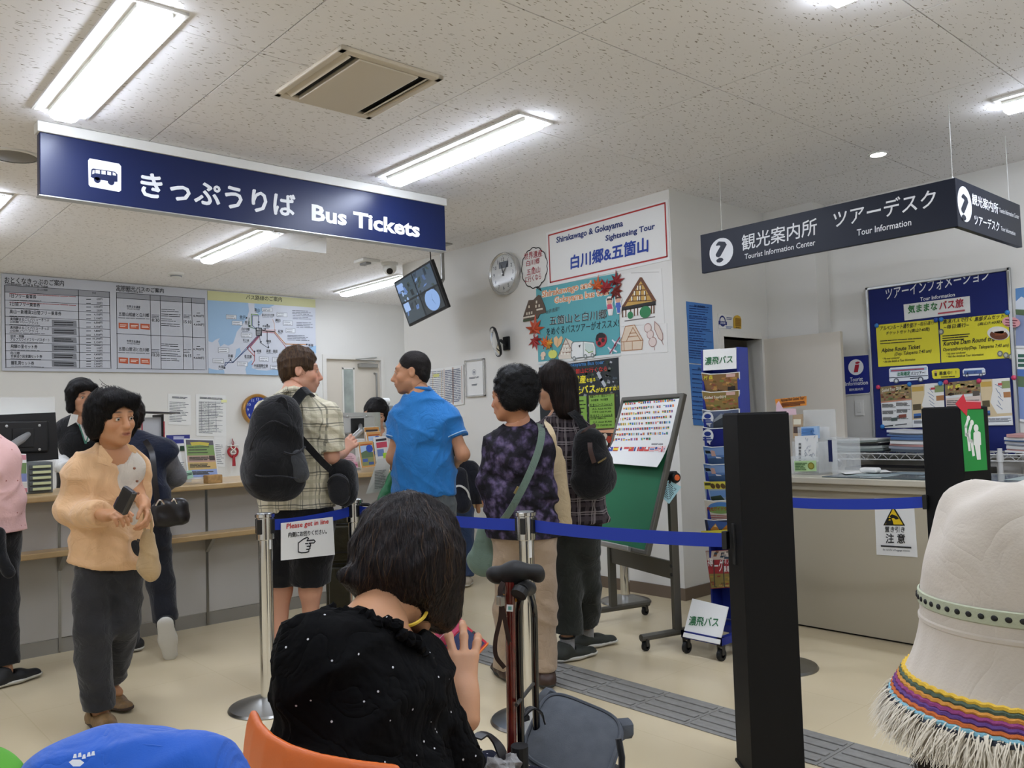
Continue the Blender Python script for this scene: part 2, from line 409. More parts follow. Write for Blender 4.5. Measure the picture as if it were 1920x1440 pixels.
# ---------------------------------------------------------------- the room
XW,XR,YB,YS,CZ=4.87,6.30,9.60,3.72,2.95    # pillar wall, right wall, back wall, side wall, ceiling
setting(MB().box((-3,-3.4,-.12),(7.2,9.8,0)).build('floor','vinyl_floor'))
ceil=setting(MB().box((-3,-3.4,2.964),(7.2,9.8,3.1)).build('ceiling','void'))
TX=[1.60+.985*k for k in range(-5,6)]; TY=[2.405+1.0*k for k in range(-6,9)]
tm=MB().box((0,0,0),(.980,.995,.014),.001).build('ceiling_tile','fissured_tile',ceil)
first=True
for x in TX[:-1]:
    for y in TY[:-1]:
        if first: o=tm; first=False
        else: o=tm.copy(); COL.objects.link(o)
        o.location=(x+.0025,y+.0025,CZ)
def wall(name,lo,hi,m='wall'): return setting(MB().box(lo,hi).build(name,m))
w=MB(); dx0,dx1,dz=5.30,6.19,2.22
w.box((-3,YB,0),(dx0,YB+.15,CZ+.02)); w.box((dx1,YB,0),(7.2,YB+.15,CZ+.02)); w.box((dx0,YB,dz),(dx1,YB+.15,CZ+.02)); setting(w.build('wall_back','wall'))
wall('wall_middle',(XW,YS+.12,0),(5.02,7.14,CZ+.02),'wall')
sx0,sx1,sz=5.45,5.975,1.905
w=MB(); w.box((XW,YS,0),(sx0,YS+.12,CZ+.02)); w.box((sx1,YS,0),(6.5,YS+.12,CZ+.02)); w.box((sx0,YS,sz),(sx1,YS+.12,CZ+.02)); setting(w.build('wall_side','wall'))
wall('wall_end',(XW+.15,7.02,0),(6.7,7.14,CZ+.02))
wall('wall_right',(XR,-3.4,0),(XR+.15,YS,CZ+.02)); wall('wall_jog',(6.105,3.28,0),(XR,YS,CZ+.02))
wall('wall_far_right',(6.6,7.02,0),(6.75,YB,CZ+.02)); wall('wall_left',(-3.12,-3.4,0),(-3,9.75,CZ+.02)); wall('wall_rear',(-3.1,-3.5,0),(6.5,-3.4,CZ+.02))
w=MB(); w.box((5.03,5.2,0),(6.6,5.3,CZ)); w.box((6.5,YS,0),(6.62,5.3,CZ)); setting(w.build('wall_store','wall_dim'))
setting(MB().box((XW-.012,YS-.0,0),(XW,7.14,.085)).box((XW-.012,YS-.012,0),(sx0-.06,YS,.085)).build('baseboard_middle','base_brown'))
setting(MB().box((XR-.012,-3.4,0),(XR,3.28,.085)).build('baseboard_right','base_brown'))
setting(MB().box((-3,YB-.012,0),(dx0-.05,YB,.085)).build('baseboard_back','base_brown'))
# back door with frame, closer, window, pull
d=setting(MB().box((dx0+.035,YB+.03,0),(dx1-.035,YB+.07,dz-.035)).build('door_1','door_cream')); 
f=MB()
for a,b in (((dx0-.02,YB-.015,0),(dx0+.035,YB+.1,dz+.02)),((dx1-.035,YB-.015,0),(dx1+.02,YB+.1,dz+.02)),((dx0+.0351,YB-.014,dz-.035),(dx1-.0351,YB+.1,dz+.02))): f.box(a,b)
f.build('door_frame','white_paint',d)
q=[onY(645,692,YB),onY(668,856,YB)]
gx0,gx1=q[0].x,q[1].x-.01; MB().box((gx0,YB+.018,1.2),(gx1,YB+.034,q[0].z)).build('door_window','glass_grey' if False else mat('frosted','9aa29b',.25,noise=(6,.2)),d)
m_=MB(); 
for a,b in (((gx0-.02,YB+.012,1.18),(gx0,YB+.034,q[0].z+.02)),((gx1,YB+.012,1.18),(gx1+.02,YB+.034,q[0].z+.02)),((gx0-.02,YB+.012,q[0].z),(gx1+.02,YB+.034,q[0].z+.02))): m_.box(a,b)
m_.build('window_bead','white_paint',d)
c0=onY(672,680,YB); c1=onY(707,687,YB); MB().box((c0.x,YB-.03,c1.z-.02),(c1.x,YB+.03,c0.z-.01),.006).build('door_closer','steel_kick',d)
a0=onY(660,674,YB); MB().tube([(c1.x-.05,YB-.04,c0.z+.01),(a0.x,YB-.10,c0.z+.035),(c1.x-.02,YB-.02,c0.z+.075)],.008,8).build('closer_arm','alu',d)
p0=onY(704,700,YB); p1=onY(706,748,YB); MB().tube([(p0.x,YB+.03,p0.z),(p0.x,YB-.02,p0.z),(p0.x,YB-.02,p1.z),(p0.x,YB+.03,p1.z)],.014,8).build('pull_handle','steel',d)
# side doorway: frame, and the leaf standing open into the room
f=MB()
for a,b in (((sx0-.05,YS-.02,0),(sx0,YS+.12,sz+.045)),((sx1,YS-.02,0),(sx1+.045,YS+.12,sz+.045)),((sx0+.0001,YS-.019,sz),(sx1-.0001,YS+.12,sz+.045))): f.box(a,b)
setting(f.build('trim_1','white_paint'))
d2=setting(MB().box((6.0,3.055,.01),(6.04,3.70,1.905),.002).build('door_2','door_cream'))
for z,n in ((1.03,'door_knob'),(.92,'door_knob')):
    MB().lathe([(0,0),(.03,0),(.03,.008),(.014,.014),(.014,.03),(.028,.04),(.031,.055),(.024,.068),(0,.07)],(6.0,3.115,z),20,Matrix.Rotation(-math.pi/2,4,'Y')).build(n,'steel',d2,True)
# ---------------------------------------------------------------- ceiling fittings
lamp_spots=[(.97,3.24,'long recessed ceiling light nearest the camera, at the upper left'),(2.98,3.24,'long ceiling light beside the vent, right of the blue ticket sign top'),
 (2.98,6.45,'ceiling light half hidden behind the blue bus ticket sign'),(5.12,7.58,'farthest ceiling light, beside the dome camera and wall monitor'),
 (.97,6.42,'ceiling light at the left edge behind the blue ticket sign'),(4.9,.17,'ceiling light at the right edge of the photo above the dark hanging sign'),
 (2.98,.165,'ceiling light whose tip shows at the top edge of the photo'),
 (.97,.165,'ceiling light overhead, outside the photo'),(-1.1,3.24,'ceiling light left of the room, outside the photo'),(-1.1,6.42,'ceiling light over the counter, outside the photo'),(-1.1,.165,'ceiling light beside the left wall, outside the photo'),(2.98,-2.7,'ceiling light in the rear of the hall, outside the photo'),(.97,-2.7,'ceiling light behind the camera, outside the photo')]
lx=.26; ly=1.42; z0=CZ
def make_lamp():
    r=thing('ceiling_light',lamp_spots[0][2],'light',(0,0,CZ),'fluorescent ceiling lights')
    f=MB(); e=.012; dz_=.012
    for a,b in (((0,0,-dz_),(e,ly,0)),((lx-e,0,-dz_),(lx,ly,0)),((0,0,-dz_),(lx,e,0)),((0,ly-e,-dz_),(lx,ly,0))): f.box(Vector(a)+V(0,0,CZ),Vector(b)+V(0,0,CZ))
    f.build('frame','white_plastic',r)
    MB().box((e,e,CZ-.004),(lx-e,ly-e,CZ)).build('reflector','pan',r)
    MB().box((.07,.03,CZ-.022),(lx-.05,ly-.03,CZ-.004)).build('lamp_body','white_plastic',r)
    x0,x1=.072,lx-.052; pr=[(x0,0),(x1,0),(x1-.008,-.018),(x1-.03,-.03),(x0+.03,-.03),(x0+.008,-.018)]
    MB().prism([(x,.03,CZ-.0225+z) for x,z in pr],(0,ly-.06,0)).build('lamp_lens','lens',r)
    return r
lp=make_lamp()
def dup(root,loc,label=None,rz=None,group=None):
    r=root.copy(); COL.objects.link(r); r.location=loc
    if rz is not None: r.rotation_euler=(0,0,rz)
    if label: r['label']=label
    if group: r['group']=group
    for ch in root.children:
        c=ch.copy(); COL.objects.link(c); c.parent=r; c.matrix_parent_inverse=ch.matrix_parent_inverse.copy()
        for g in ch.children:
            k=g.copy(); COL.objects.link(k); k.parent=c; k.matrix_parent_inverse=g.matrix_parent_inverse.copy()
    return r
for i,(x,y,l) in enumerate(lamp_spots):
    if i==0: lp.location=(x,y,CZ); continue
    dup(lp,(x,y,CZ),l)
def ring_light(x,y,label,on=True):
    r=thing('downlight',label,'light',(x,y,CZ)); 
    MB().lathe([(.045,-.001),(.048,-.008),(.062,-.006),(.064,0)],(x,y,CZ),28).build('trim_ring','white_plastic',r,True)
    MB().lathe([(0,-.004),(.045,-.004),(.045,-.001)],(x,y,CZ),24).build('lamp_lens','down',r)
ring_light(5.33,2.40,'small round lit downlight above the dark hanging information sign')
r=thing('ceiling_vent','beige ceiling air conditioner cassette with two dark slots','air conditioner',(2.11,3.44,CZ))
x0,x1,y0,y1=1.835,2.385,3.11,3.77; mat('ac_panel','cfc4b0',.45)
f=MB(); zb=CZ-.02
for a,b in (((x0,y0,zb),(x0+.035,y1,CZ)),((x1-.035,y0,zb),(x1,y1,CZ)),((x0,y0,zb),(x1,y0+.045,CZ)),((x0,y1-.045,zb),(x1,y1,CZ))): f.box(a,b,.006)
f.build('frame','ac_panel',r)
MB().box((x0+.115,y0+.045,zb-.006),(x1-.115,y1-.045,CZ-.004),.005).build('centre_panel','ac_panel',r)
for xa,xb in ((x0+.035,x0+.115),(x1-.115,x1-.035)):
    MB().box((xa,y0+.045,CZ-.004),(xb,y1-.045,CZ-.001)).build('slot','rubber',r)
    s_=1 if xa<2 else -1; c=(xa+xb)/2+s_*-.018
    MB().obox((c,(y0+y1)/2,CZ-.012),(.04,y1-y0-.1,.004),Matrix.Rotation(s_*.5,3,'Y')).build('louvre','ac_panel',r)
sp=thing('ceiling_speaker','round grey speaker grille set in the ceiling at the left edge','speaker',(1.06,5.53,CZ)); mat('grille','7d7870',.6)
MB().lathe([(0,-.010),(.115,-.010),(.125,-.006),(.13,0)],(1.06,5.53,CZ),40).build('grille','grille',sp,True); MB().lathe([(.125,-.011),(.14,-.008),(.143,0)],(1.06,5.53,CZ),40).build('rim','white_plastic',sp,True)
sd=thing('smoke_detector','small white ceiling smoke detector above the ticket price board','smoke detector',(3.146,8.74,CZ))
MB().lathe([(0,-.055),(.03,-.055),(.05,-.045),(.055,-.02),(.075,-.018),(.08,0)],(3.146,8.74,CZ),28).build('housing','white_plastic',sd,True)
MB().lathe([(.052,-.042),(.0535,-.042),(.058,-.028),(.052,-.028)],(3.146,8.74,CZ),28).build('vent_slot','grey_plastic',sd)
dc=thing('dome_camera','white dome security camera on the ceiling left of the wall monitor','camera',(4.70,7.12,CZ)); x,y=4.70,7.12
MB().lathe([(0,-.03),(.075,-.03),(.085,-.02),(.085,0)],(x,y,CZ),28).build('mount','white_plastic',dc,True)
MB().ball((x,y,CZ-.055),(.07,.07,.07),24).build('eyeball','white_plastic',dc,True)
e_=(CAM-V(x,y,CZ-.055)).normalized(); e_=(e_+V(0,0,-.5)).normalized(); MB().tube([V(x,y,CZ-.055)+e_*.05,V(x,y,CZ-.055)+e_*.073],.032,20).build('lens','black_plastic',dc)
em=thing('emergency_light','flat white emergency lamp on the ceiling left of the dome camera','lamp',(4.43,7.1,CZ))
MB().box((4.33,7.02,CZ-.03),(4.53,7.2,CZ),.006).build('housing','white_plastic',em); MB().box((4.38,7.05,CZ-.05),(4.44,7.17,CZ-.03),.004).build('lamp_head','grey_plastic',em)
# ---------------------------------------------------------------- hanging signs
def rectY(px,v):
    P=[onY(*p,v) for p in px]; return (P[0].x+P[3].x)/2,(P[1].x+P[2].x)/2,(P[3].z+P[2].z)/2,(P[0].z+P[1].z)/2
def rectX(px,v):
    P=[onX(*p,v) for p in px]; return (P[1].y+P[2].y)/2,(P[0].y+P[3].y)/2,(P[3].z+P[2].z)/2,(P[0].z+P[1].z)/2
YT=4.84
r=thing('bus_ticket_sign','long dark blue hanging sign with bus pictogram reading Bus Tickets','sign',(2.37,YT+.03,CZ))
x0,x1,z0,z1=rectY([(72,247),(835,386),(835,470),(77,365)],YT)
MB().box((x0,YT,z0),(x1,YT+.06,z1),.004).build('panel','navy_sign',r)
MB().box((x0-.012,YT-.012,z1),(x1+.012,YT+.072,CZ-.002),.004).build('ceiling_rail','white_plastic',r)
MB().box((x0-.004,YT-.003,z0-.006),(x1+.004,YT+.063,z0)).build('bottom_trim','alu',r)
sh=Sheet((0,YT,0),(0,-1,0)); wt='eceef0'
sh.poly([(168,297),(223,307),(227,312),(227,357),(223,360),(169,350),(166,346),(165,301)],wt,1)
nv='14204a'
sh.poly([(171,318),(174,316),(215,322),(220,327),(220,341),(212,341),(209,344),(205,340),(186,337),(183,340),(178,336),(170,332)],nv,2)
for a in ((179,318.3,187,325),(190,319.8,198,326.7),(201,321.4,208,328)): sh.poly([(a[0],a[1]),(a[2],a[1]+1.2),(a[2],a[3]+1),(a[0],a[3])],wt,3)
sh.poly([(211,323),(216,325),(217.5,329.5),(211,328.6)],wt,3); sh.poly([(173.5,319.5),(177,319),(177,325),(172.5,327)],wt,3)
sh.disc(182,337.5,.017,nv,2); sh.disc(208,341.5,.017,nv,2)
sh.text('きっぷうりば',263,368.5,554,408,48,wt,.032,2)
sh.text('Bus Tickets',584,413.5,787,446,31,wt,.034,2)
sh.build('lettering',r)
ac=thing('acrylic_sheet','clear acrylic sheet hanging under the blue bus ticket sign','acrylic sheet',(2.9,4.9,2.3))
P=[onY(507,428,4.93),onY(612,440,4.93),onY(612,475,4.93),onY(507,463,4.93)]
mat('acrylic','f2f4f2',.12,alpha=.28,spec=.6); MB().prism(P,(0,.004,0)).build('sheet','acrylic',ac)
MB().box((P[0].x+.02,4.915,P[0].z-.02),(P[0].x+.05,4.945,z0+.0),.002).build('hanger','alu',ac); MB().box((P[1].x-.05,4.915,P[1].z-.02),(P[1].x-.02,4.945,z0+.0),.002).build('hanger','alu',ac)
# L-shaped information sign hung on wires
XI=4.785; r=thing('information_sign','dark slate L-shaped hanging sign with question marks for the tourist information center','sign',(XI,2.5,2.3))
y0,y1,za,zb=rectX([(1313,441),(1790,333),(1797,421),(1316,515)],XI); za,zb=za,zb
YI=y0
MB().box((XI,y0,za),(XI+.03,y1,zb),.002).build('long_panel','slate_sign',r)
x1=onY(1912,386,YI).x; MB().box((XI+.001,YI-.001,za),(x1,YI+.03,zb),.002).build('short_panel','slate_sign',r)
for a,b,c in ((onX(1351,434,XI),None,0),(V(XI+.015,YI+.02,zb),None,1),(V(onY(1897,378,YI).x,YI+.015,zb),None,2)):
    p=V(XI+.015 if c<2 else a.x, a.y, zb)
    MB().tube([p,V(p.x,p.y,CZ)],.0022,6).build('hanging_wire','cable',r)
    MB().lathe([(0,0),(.011,0),(.011,.012),(.004,.02),(0,.03)],(p.x,p.y,zb-.012),10).build('wire_clip','white_plastic',r)
sh=Sheet((XI,0,0),(-1,0,0)); R_=abs(sh.P(1353,449).z-sh.P(1353,499).z)/2
sh.disc(1352.5,472.5,R_*1.05,wt,1); sh.text('?',1342,494,1363,490,40,'1c2334',.03,2)
sh.text('観光案内所',1391,471,1532,440,30,wt,.012,2); sh.text('Tourist Information Center',1396.5,486.5,1529,459.5,10,wt,.008,2)
sh.text('ツアーデスク',1563,428,1755,387.5,32,wt,.012,2); sh.text('Tour Information',1607,442.5,1709,422.5,12,wt,.008,2)
sh.build('lettering',r)
sh=Sheet((0,YI-.001,0),(0,-1,0))
cy=(za+zb)/2; c_=onY(1808,383,YI); rr=(zb-za)*.37
k=28; sh.add([V(c_.x+.0+rr*math.cos(2*math.pi*i/k),YI-.001,c_.z+rr*math.sin(2*math.pi*i/k)) for i in range(k)],[tuple(range(k))],wt,1)
sh.text('?',1801.5,411,1815,418,50,'1c2334',.03,2)
sh.text('観光案内所',1821.5,383,1871,402,21,wt,.02,2); sh.text('Tourist Information Center',1873,398,1910,411,8.5,wt,.01,2)
sh.text('ツアーデスク',1826,421,1873,435,20,wt,.02,2); sh.text('Tour Information',1876,432,1903,442,8,wt,.01,2)
sh.build('lettering',r)
# ---------------------------------------------------------------- boards on the back wall
YQ=YB-.03; dk='141518'
r,sh=board('price_board','wide grey wall board of ticket price tables, left of the bus route map','notice board',(0,YQ,0),(0,-1,0),[(3,513),(388,544.5),(390.5,700),(4,695)],.025,mat('board_grey','c3c6cd',.4))
sh.text('おとくなきっぷのご案内',8.5,530.5,120,537,12,dk,.012,2); sh.text('Combination Ticket & Free Ticket',9,533.5,90,539.5,4.5,dk,.012,2)
L=[547.5,562.5,577.5,593,609,626,642.5,657.5,674,689]; Rr=[558,573,587,602,617.5,632.5,646.7,661.7,676.7,691]
gx='9a9ca2'
sh.poly([(8.5,534.5),(205,547.5),(205.5,558),(9.5,547.5)],gx,1)
for a,b in [(534.5,547.5)]+list(zip(L,Rr)): sh.strip([(9.5,a),(206,b)],.004,dk,2)
for xa,ya,xb,yb in ((8.5,534.5,11,689),(146.8,543.8,149,690),(205,547.5,208,691)): sh.strip([(xa,ya),(xb,yb)],.006,dk,2)
sh.text('きっぷの種類',70,545,89,546.2,4,dk,0,2); sh.text('料金',173,551,180,551.5,4,dk,0,2)
rows=[('1日フリー乗車券',18,558,68,561,8,0),('2日間フリー乗車券',18,573,75,576.6,8,0),('高山ー新穂高2日間フリー乗車券',18,588,115,592,8,0),('奥飛騨まるごとバリューきっぷ',19,601,92,603,6,0),('(2日間フリープラン)',19,606.5,71,608,5,0),
 ('奥飛騨まるごとバリューきっぷ',19,617,92,619,6,0),('(3日間フリープラン)',19,622.5,71,624,5,0),('信州・飛騨',19.5,633,45,633.6,5.5,0),('アルプスワイドフリーパスポート',19.5,639,93,640.5,6,0),('飛騨の里セット券',20,653,70,654,7.5,0),('白川郷',20,664.5,37,665,5.5,0),('合掌造り民家園セット券',20,670.5,79,671.5,6,0),('鍾乳洞セット券',20.5,684,64,685,7.5,0)]
for t,a,b,c,d_,h,_ in rows: sh.text(t,a,b,c,d_,h,dk,.008,2)
for y in (550.5,566.5): sh.lines(18,y-1,142,y+1,1,'a8453f',.006,2,.05,.02)
for x_,y in ((18,563),(18,578.6),(18,593.2),(18,609),(18,624.5),(20,641.6),(20,656.5),(20,673),(20.5,687)): sh.lines(x_,y-1.2,x_+70,y+.2,1,dk,.004,2,.03,.3,int(y))
for a,b in ((599.5,613),(614.5,628),(631,643),(645.5,659),(661,674),(676,688.5)):
    sh.poly([(97,a),(143,a+1.8),(144,b+.4),(97.5,b-1)],'84868c',1); sh.lines(102,a+2.5,138,b-2,2,dk,.010,2,.02,.05,int(a))
pr=[('630円','320円'),('1,050円','530円'),('4,150円','2,100円'),('6,000円','3,150円'),('4,800円','3,550円'),('10,290円','5,150円'),('1,000円','510円','310円'),('4,600円','2,400円'),('2,560円','2,040円','1,330円')]
for i,p in enumerate(pr):
    a=Rr[i]-1.2; b=Rr[i+1]-1.2; n=len(p)
    for j,t in enumerate(p):
        y=a+(b-a)*(j+.86)/n; w_=2.55*len(t); sh.text(t,191.5-w_,y-.3,191.5,y,4.4 if n==2 else 3.8,dk,.01,2); sh.lines(162,y-3,170,y-1,1,dk,.006,2,0,0,j)
sh.text('定期観光バスのご案内',217.5,543.8,307,550,9.5,dk,.012,2); sh.text('Regular Sightseeing Bus',218,546.6,268,550.4,3.8,dk,.01,2)
sh.poly([(218,548.3),(383,560.2),(383.3,569.5),(218.4,558.5)],gx,1)
for ya,yb in ((548.3,560.2),(558.5,569.5),(625.5,633.3),(691,693.3)): sh.strip([(218.5,ya),(384,yb)],.005,dk,2)
for xa,xb in ((218,220),(281.5,284),(300,302),(342,344),(359,362),(383,386.5)): 
    t=(xa-218)/165; sh.strip([(xa,548.3+12*t),(xb,691+2.3*t)],.005,dk,2)
for k,(dy,nm,pa,pb,ta,tb) in enumerate(((0,'五箇山相倉と白川郷','6,900円','4,600円','8:30','15:10'),(65,'五箇山菅沼と白川郷','6,900円','4,600円','10:30','16:15'))):
    sh.text('世界文化遺産',237.5,577+dy,263,578.6+dy,5,dk,.008,2); sh.text('World Heritage',238,581+dy,262,582+dy,3.2,dk,0,2)
    sh.text(nm,222.5,592.6+dy,279.5,595+dy,7.5,dk,.01,2); sh.lines(222,595+dy,280,596.6+dy,1,dk,.005,2,.04,.02)
    for q in range(3): 
        X=222.3+20.4*q; sh.poly([(X,605+dy+q*.9),(X+17.5,605.8+dy+q*.9),(X+17.6,617+dy+q*.8),(X+.2,615.4+dy+q*.8)],'c05a35',2); sh.lines(X+3,608+dy+q,X+15,613+dy+q,2,'e9d5c9',.008,3,.03,.1,q)
    sh.text(ta,284.5,603+dy*1.0,299,604+dy,6,dk,.01,2); sh.text(tb,344.5,606.2+dy*.97,358.5,607+dy*.97,6,dk,.01,2)
    for x_ in (284.5,344.5): sh.lines(x_,589+dy,x_+14,597+dy,3,dk,.005,2,.04,.1,int(x_))
    for j in range(4): sh.lines(302.5,578+dy+9*j,340,585+dy+9*j,2,dk,.006,2,.05,.4,j+k*7)
    sh.text(pa,362.5,594.5+dy*.96,381.5,595.5+dy*.96,5,dk,.01,2); sh.text(pb,363,610.8+dy*.96,382.3,611.8+dy*.96,5,dk,.01,2)
    for y in (587,603): sh.lines(369,y-1+dy*.96,375,y+1+dy*.96,1,dk,.006,2)
sh.build('print',r)
r,sh=board('route_map_board','bus route map board with pale blue sea and yellow header on the back wall','map',(0,YQ,0),(0,-1,0),[(388.6,544.6),(591,561.5),(593,706),(391,700.2)],.025,mat('map_white','cfd3dc',.4))
sh.poly([(388.6,544.8),(591,561.7),(591.5,577),(389,562.5)],'cdcc9a',1); sh.text('バス路線のご案内',461,561.5,528.5,566,9,dk,.008,2)
sea='9fbfdc'
sh.poly([(389,562.5),(465,568),(467,583),(462,598),(452,612),(444,622),(440,635),(437,644),(428,648),(420,645),(413,650),(409,640),(412,634),(404,637),(398,642),(391,640)],sea,1)
sh.poly([(477,569),(515,571.8),(503,578),(493,585),(487,592),(481,586),(477,578)],sea,1)
sh.poly([(391,690),(397,692),(408,694),(420,693.5),(421,700.5),(391.2,700.2)],sea,1)
sh.poly([(443,655),(449,652),(452,660),(446,668),(440,673),(437,678),(441,668)],sea,1)
sh.poly([(465,680),(472,675),(474,682),(472,690),(484,694),(500,695),(516,692),(530,694),(545,696),(546,704.6),(462,702),(460,692)],sea,1)
sh.poly([(580,650),(588,649),(592.5,648),(592.6,662),(585,663),(577,660)],sea,1)
for pts,c,w_ in (([(485,630),(466,652),(436,680),(422,680),(421,690)],'4a5f8a',.009),([(421,687),(432,675),(437,680),(482,630)],'4a5f8a',.007),([(487,630),(469,651),(477,661),(477,676),(472,684)],'b0403c',.008),([(484,630),(463,653),(477,668)],'b0403c',.008),
 ([(490,620),(515,622),(535,645),(575,646)],'c98b4a',.010),([(490,622.5),(514,624),(533,647),(540,659)],'b0403c',.007),([(485,615),(485,592),(473,592),(473,610),(480,617)],'4a5f8a',.008),([(471,611),(471,589),(484,590)],'7da95a',.008),([(482,618),(466,612),(467,596)],'4c7a56',.008),([(490,617),(501,622),(501,636),(503,650)],'50545c',.007),([(486,630),(489,643),(503,653)],'50545c',.006),([(515,620),(514,606),(511,599)],'d8b7a8',.008),([(490,620),(516,620)],'dcc3c6',.03)):
    sh.strip(pts,w_,c,2)
sh.poly([(479,614),(491,614.6),(491,630),(479.6,629.4)],'2e3036',3); sh.text('高山',481,619.5,489,620,4.5,'e8e8e8',.01,4); sh.lines(481,621,489,628,3,'cfcfcf',.006,4)
for t,x_,y,w_,h in (('金沢',449,597,11,6),('富山',477,584,10,6),('白川郷',453,620,15,6),('菅沼',459,607,9,5.5),('岐阜',481,661,9,6),('名古屋',458,671,14,6),('京都',427,670,10,6),('大阪',409,691,11,6.5),('松本',521,624,10,6),('平湯温泉',492,614,14,4.5),('高速・飯田',499,661,21,6),('富士山',531,662,14,6),('新宿',578,650,9,5.5),('中部国際空港',476,688.5,26,6),('富山きときと空港',491,593,23,5),('諏訪',516,603,10,5.5),('新穂高',499,642,9,5),('郡上八幡',455.5,640,11,4.5)):
    sh.text(t,x_,y,x_+w_,y+.6,h,dk,.006,3); sh.lines(x_+1,y+1,x_+w_-2,y+2.6,1,'5a5d66',.004,3)
for x_,y,w_,h in ((424,590,19,8),(435,601.5,19,8),(452,624,20,8),(409,652,20,9),(399,672.5,20,8),(445,678,19,8),(491,577,19,7),(519,586,19,7.5),(531,601,17,9),(536,615.5,17,8),(486,669,17,8),(511,670,17,9),(507,685,14,7)):
    sh.poly([(x_,y),(x_+w_,y+.8),(x_+w_,y+h+.8),(x_,y+h)],'e3e6ea',3); sh.strip([(x_,y),(x_+w_,y+.8),(x_+w_,y+h+.8),(x_,y+h),(x_,y)],.004,'7b7f88',4); sh.lines(x_+2,y+1,x_+w_-2,y+h,2,'4d5058',.005,4,.03,.2,int(x_))
for p in ((462,596),(468,611),(485,604),(485,609),(421,690),(432,675),(501,609),(489,641),(503,651),(575,646),(540,652),(477,659),(497,617)): sh.disc(*p,.011,'3a3d46',4,10)
for x_,y,n in ((548,581,3),(549,590,3),(556,603,4),(539,627,4)): sh.lines(x_,y,586,y+n*3,n,'5b5e6a',.006,3,.03,.35,int(y))
sh.build('print',r)
# papers and clock on the back wall
def sheet_y(name,label,px,lines,hdr=None,y=YB,cat='notice',group=None,grid=False,col='5c6068'):
    r,sh=board(name,label,cat,(0,y-.004,0),(0,-1,0),px,.003,'paper','sheet',group)
    (xa,ya),(xb,yb),(xc,yc),(xd,yd)=px; sl=(yb-ya)/(xb-xa)
    if hdr: sh.lines(xa+8,ya+5,xb-6,ya+9,2,'44474e',.007,2,sl,.2)
    sh.lines(xa+(3 if not grid else 6),ya+14,xb-4,yd-5,lines,col,.005,2,sl,.45,int(xa))
    if grid:
        for q in (.18,.42,.66): sh.strip([(xa+(xb-xa)*q,ya+14),(xd+(xc-xd)*q,yd-10)],.004,'8b8e95',2)
        for q in range(7): sh.strip([(xa+6,ya+14+q*(yd-ya-26)/6),(xb-6,ya+14+q*(yd-ya-26)/6+1)],.003,'8b8e95',2)
    sh.build('print',r); return r,sh
sheet_y('printed_notice','smaller printed white notice on the back wall, left of the tabled sheet',[(315,738),(357.5,740.5),(358.5,797.5),(316,796)],13,True)
sheet_y('printed_notice','larger white sheet with a printed table on the back wall left of the gold clock',[(367,739),(423,741.5),(424.5,819),(368,817.5)],20,True,grid=True)
sheet_y('printed_notice','white list of addresses below the tabled sheet on the back wall',[(401,818),(424.5,819.5),(422,876),(405,875)],11)
st=thing('sticky_note','pale yellow sticky note at the edge of the tabled sheet','note',onY(420,752,YB)); P=[onY(415,749.5,YB-.009),onY(425.5,750,YB-.009),onY(425,754.5,YB-.009),onY(415,754.5,YB-.009)]
MB().prism(P,(0,.002,0)).build('sheet',mat('note_yellow','e8e9a5',.6),st)
def clock(name,label,c,n,R,rim,face,nums,hands,depth=.05,rimw=.13,ccol='333',fm='gloss_print'):
    """round wall clock: centre c on its front plane, facing n"""
    n=Vector(n).normalized(); r=thing(name,label,'clock',c-n*depth)
    q=V(0,0,1).rotation_difference(n).to_matrix().to_4x4()
    MB().lathe([(R*(1-rimw),-.004),(R*(1-rimw*.8),.006),(R*(1-rimw*.35),.012),(R*.985,.004),(R,-.01),(R*.97,-depth),(0,-depth)],c,48,q).build('rim',rim,r,True)
    sh=Sheet(c-n*.006,n); u=V(0,0,1).cross(sh.n).normalized(); v=V(0,0,1)
    def P2(a,b): return c-n*.006+u*a*R+v*b*R
    k=40; sh.add([P2(.9*math.cos(2*math.pi*i/k),.9*math.sin(2*math.pi*i/k)) for i in range(k)],[tuple(range(k))],face,0)
    for i in range(60):
        a=2*math.pi*i/60; s_,c_=math.sin(a),math.cos(a); l=.06 if i%5==0 else .03; w_=.008 if i%5==0 else .004
        d=V(s_,c_); e=V(c_,-s_); sh.add([P2(*(d*(.84-l)-e*w_)),P2(*(d*(.84-l)+e*w_)),P2(*(d*.84+e*w_)),P2(*(d*.84-e*w_))],[(0,1,2,3)],nums,1)
    for i in range(1,13):
        a=2*math.pi*i/12; co,fs=glyphs(str(i),.01); lo,hi=co.min(0),co.max(0); e=(co-(lo+hi)/2)*.24
        sh.add([P2(.66*math.sin(a)+p[0],.66*math.cos(a)+p[1]) for p in e],fs,nums,1)
    return r,sh,P2
c=onX(943,513,XW-.05)
r,sh,P2=clock('wall_clock','round silver-rimmed analogue clock on the white wall left of the posters',c,(-1,0,0),.19,mat('silver','cfcfcc',.25,.7),'c9cac6','3a3d44',None)
sh.add([P2(-.3,.26),P2(.36,.26),P2(.36,.56),P2(-.3,.56)],[(0,1,2,3)],'4a5058',1)
sh.build('dial',r,'gloss_print')
def hand(r,P2,n,a,l,w_,m,name,k):
    d=V(math.sin(a),math.cos(a)); e=V(d.y,-d.x); b=-d*.12
    MB().prism([P2(*(b-e*w_))+n*k,P2(*(b+e*w_))+n*k,P2(*(d*l+e*w_*.5))+n*k,P2(*(d*l-e*w_*.5))+n*k],n*.0012).build(name,m,r)
n=V(-1,0,0); hand(r,P2,n,.62,.62,.025,'black_plastic','minute_hand',.006); hand(r,P2,n,-.32,.42,.03,'black_plastic','hour_hand',.004)
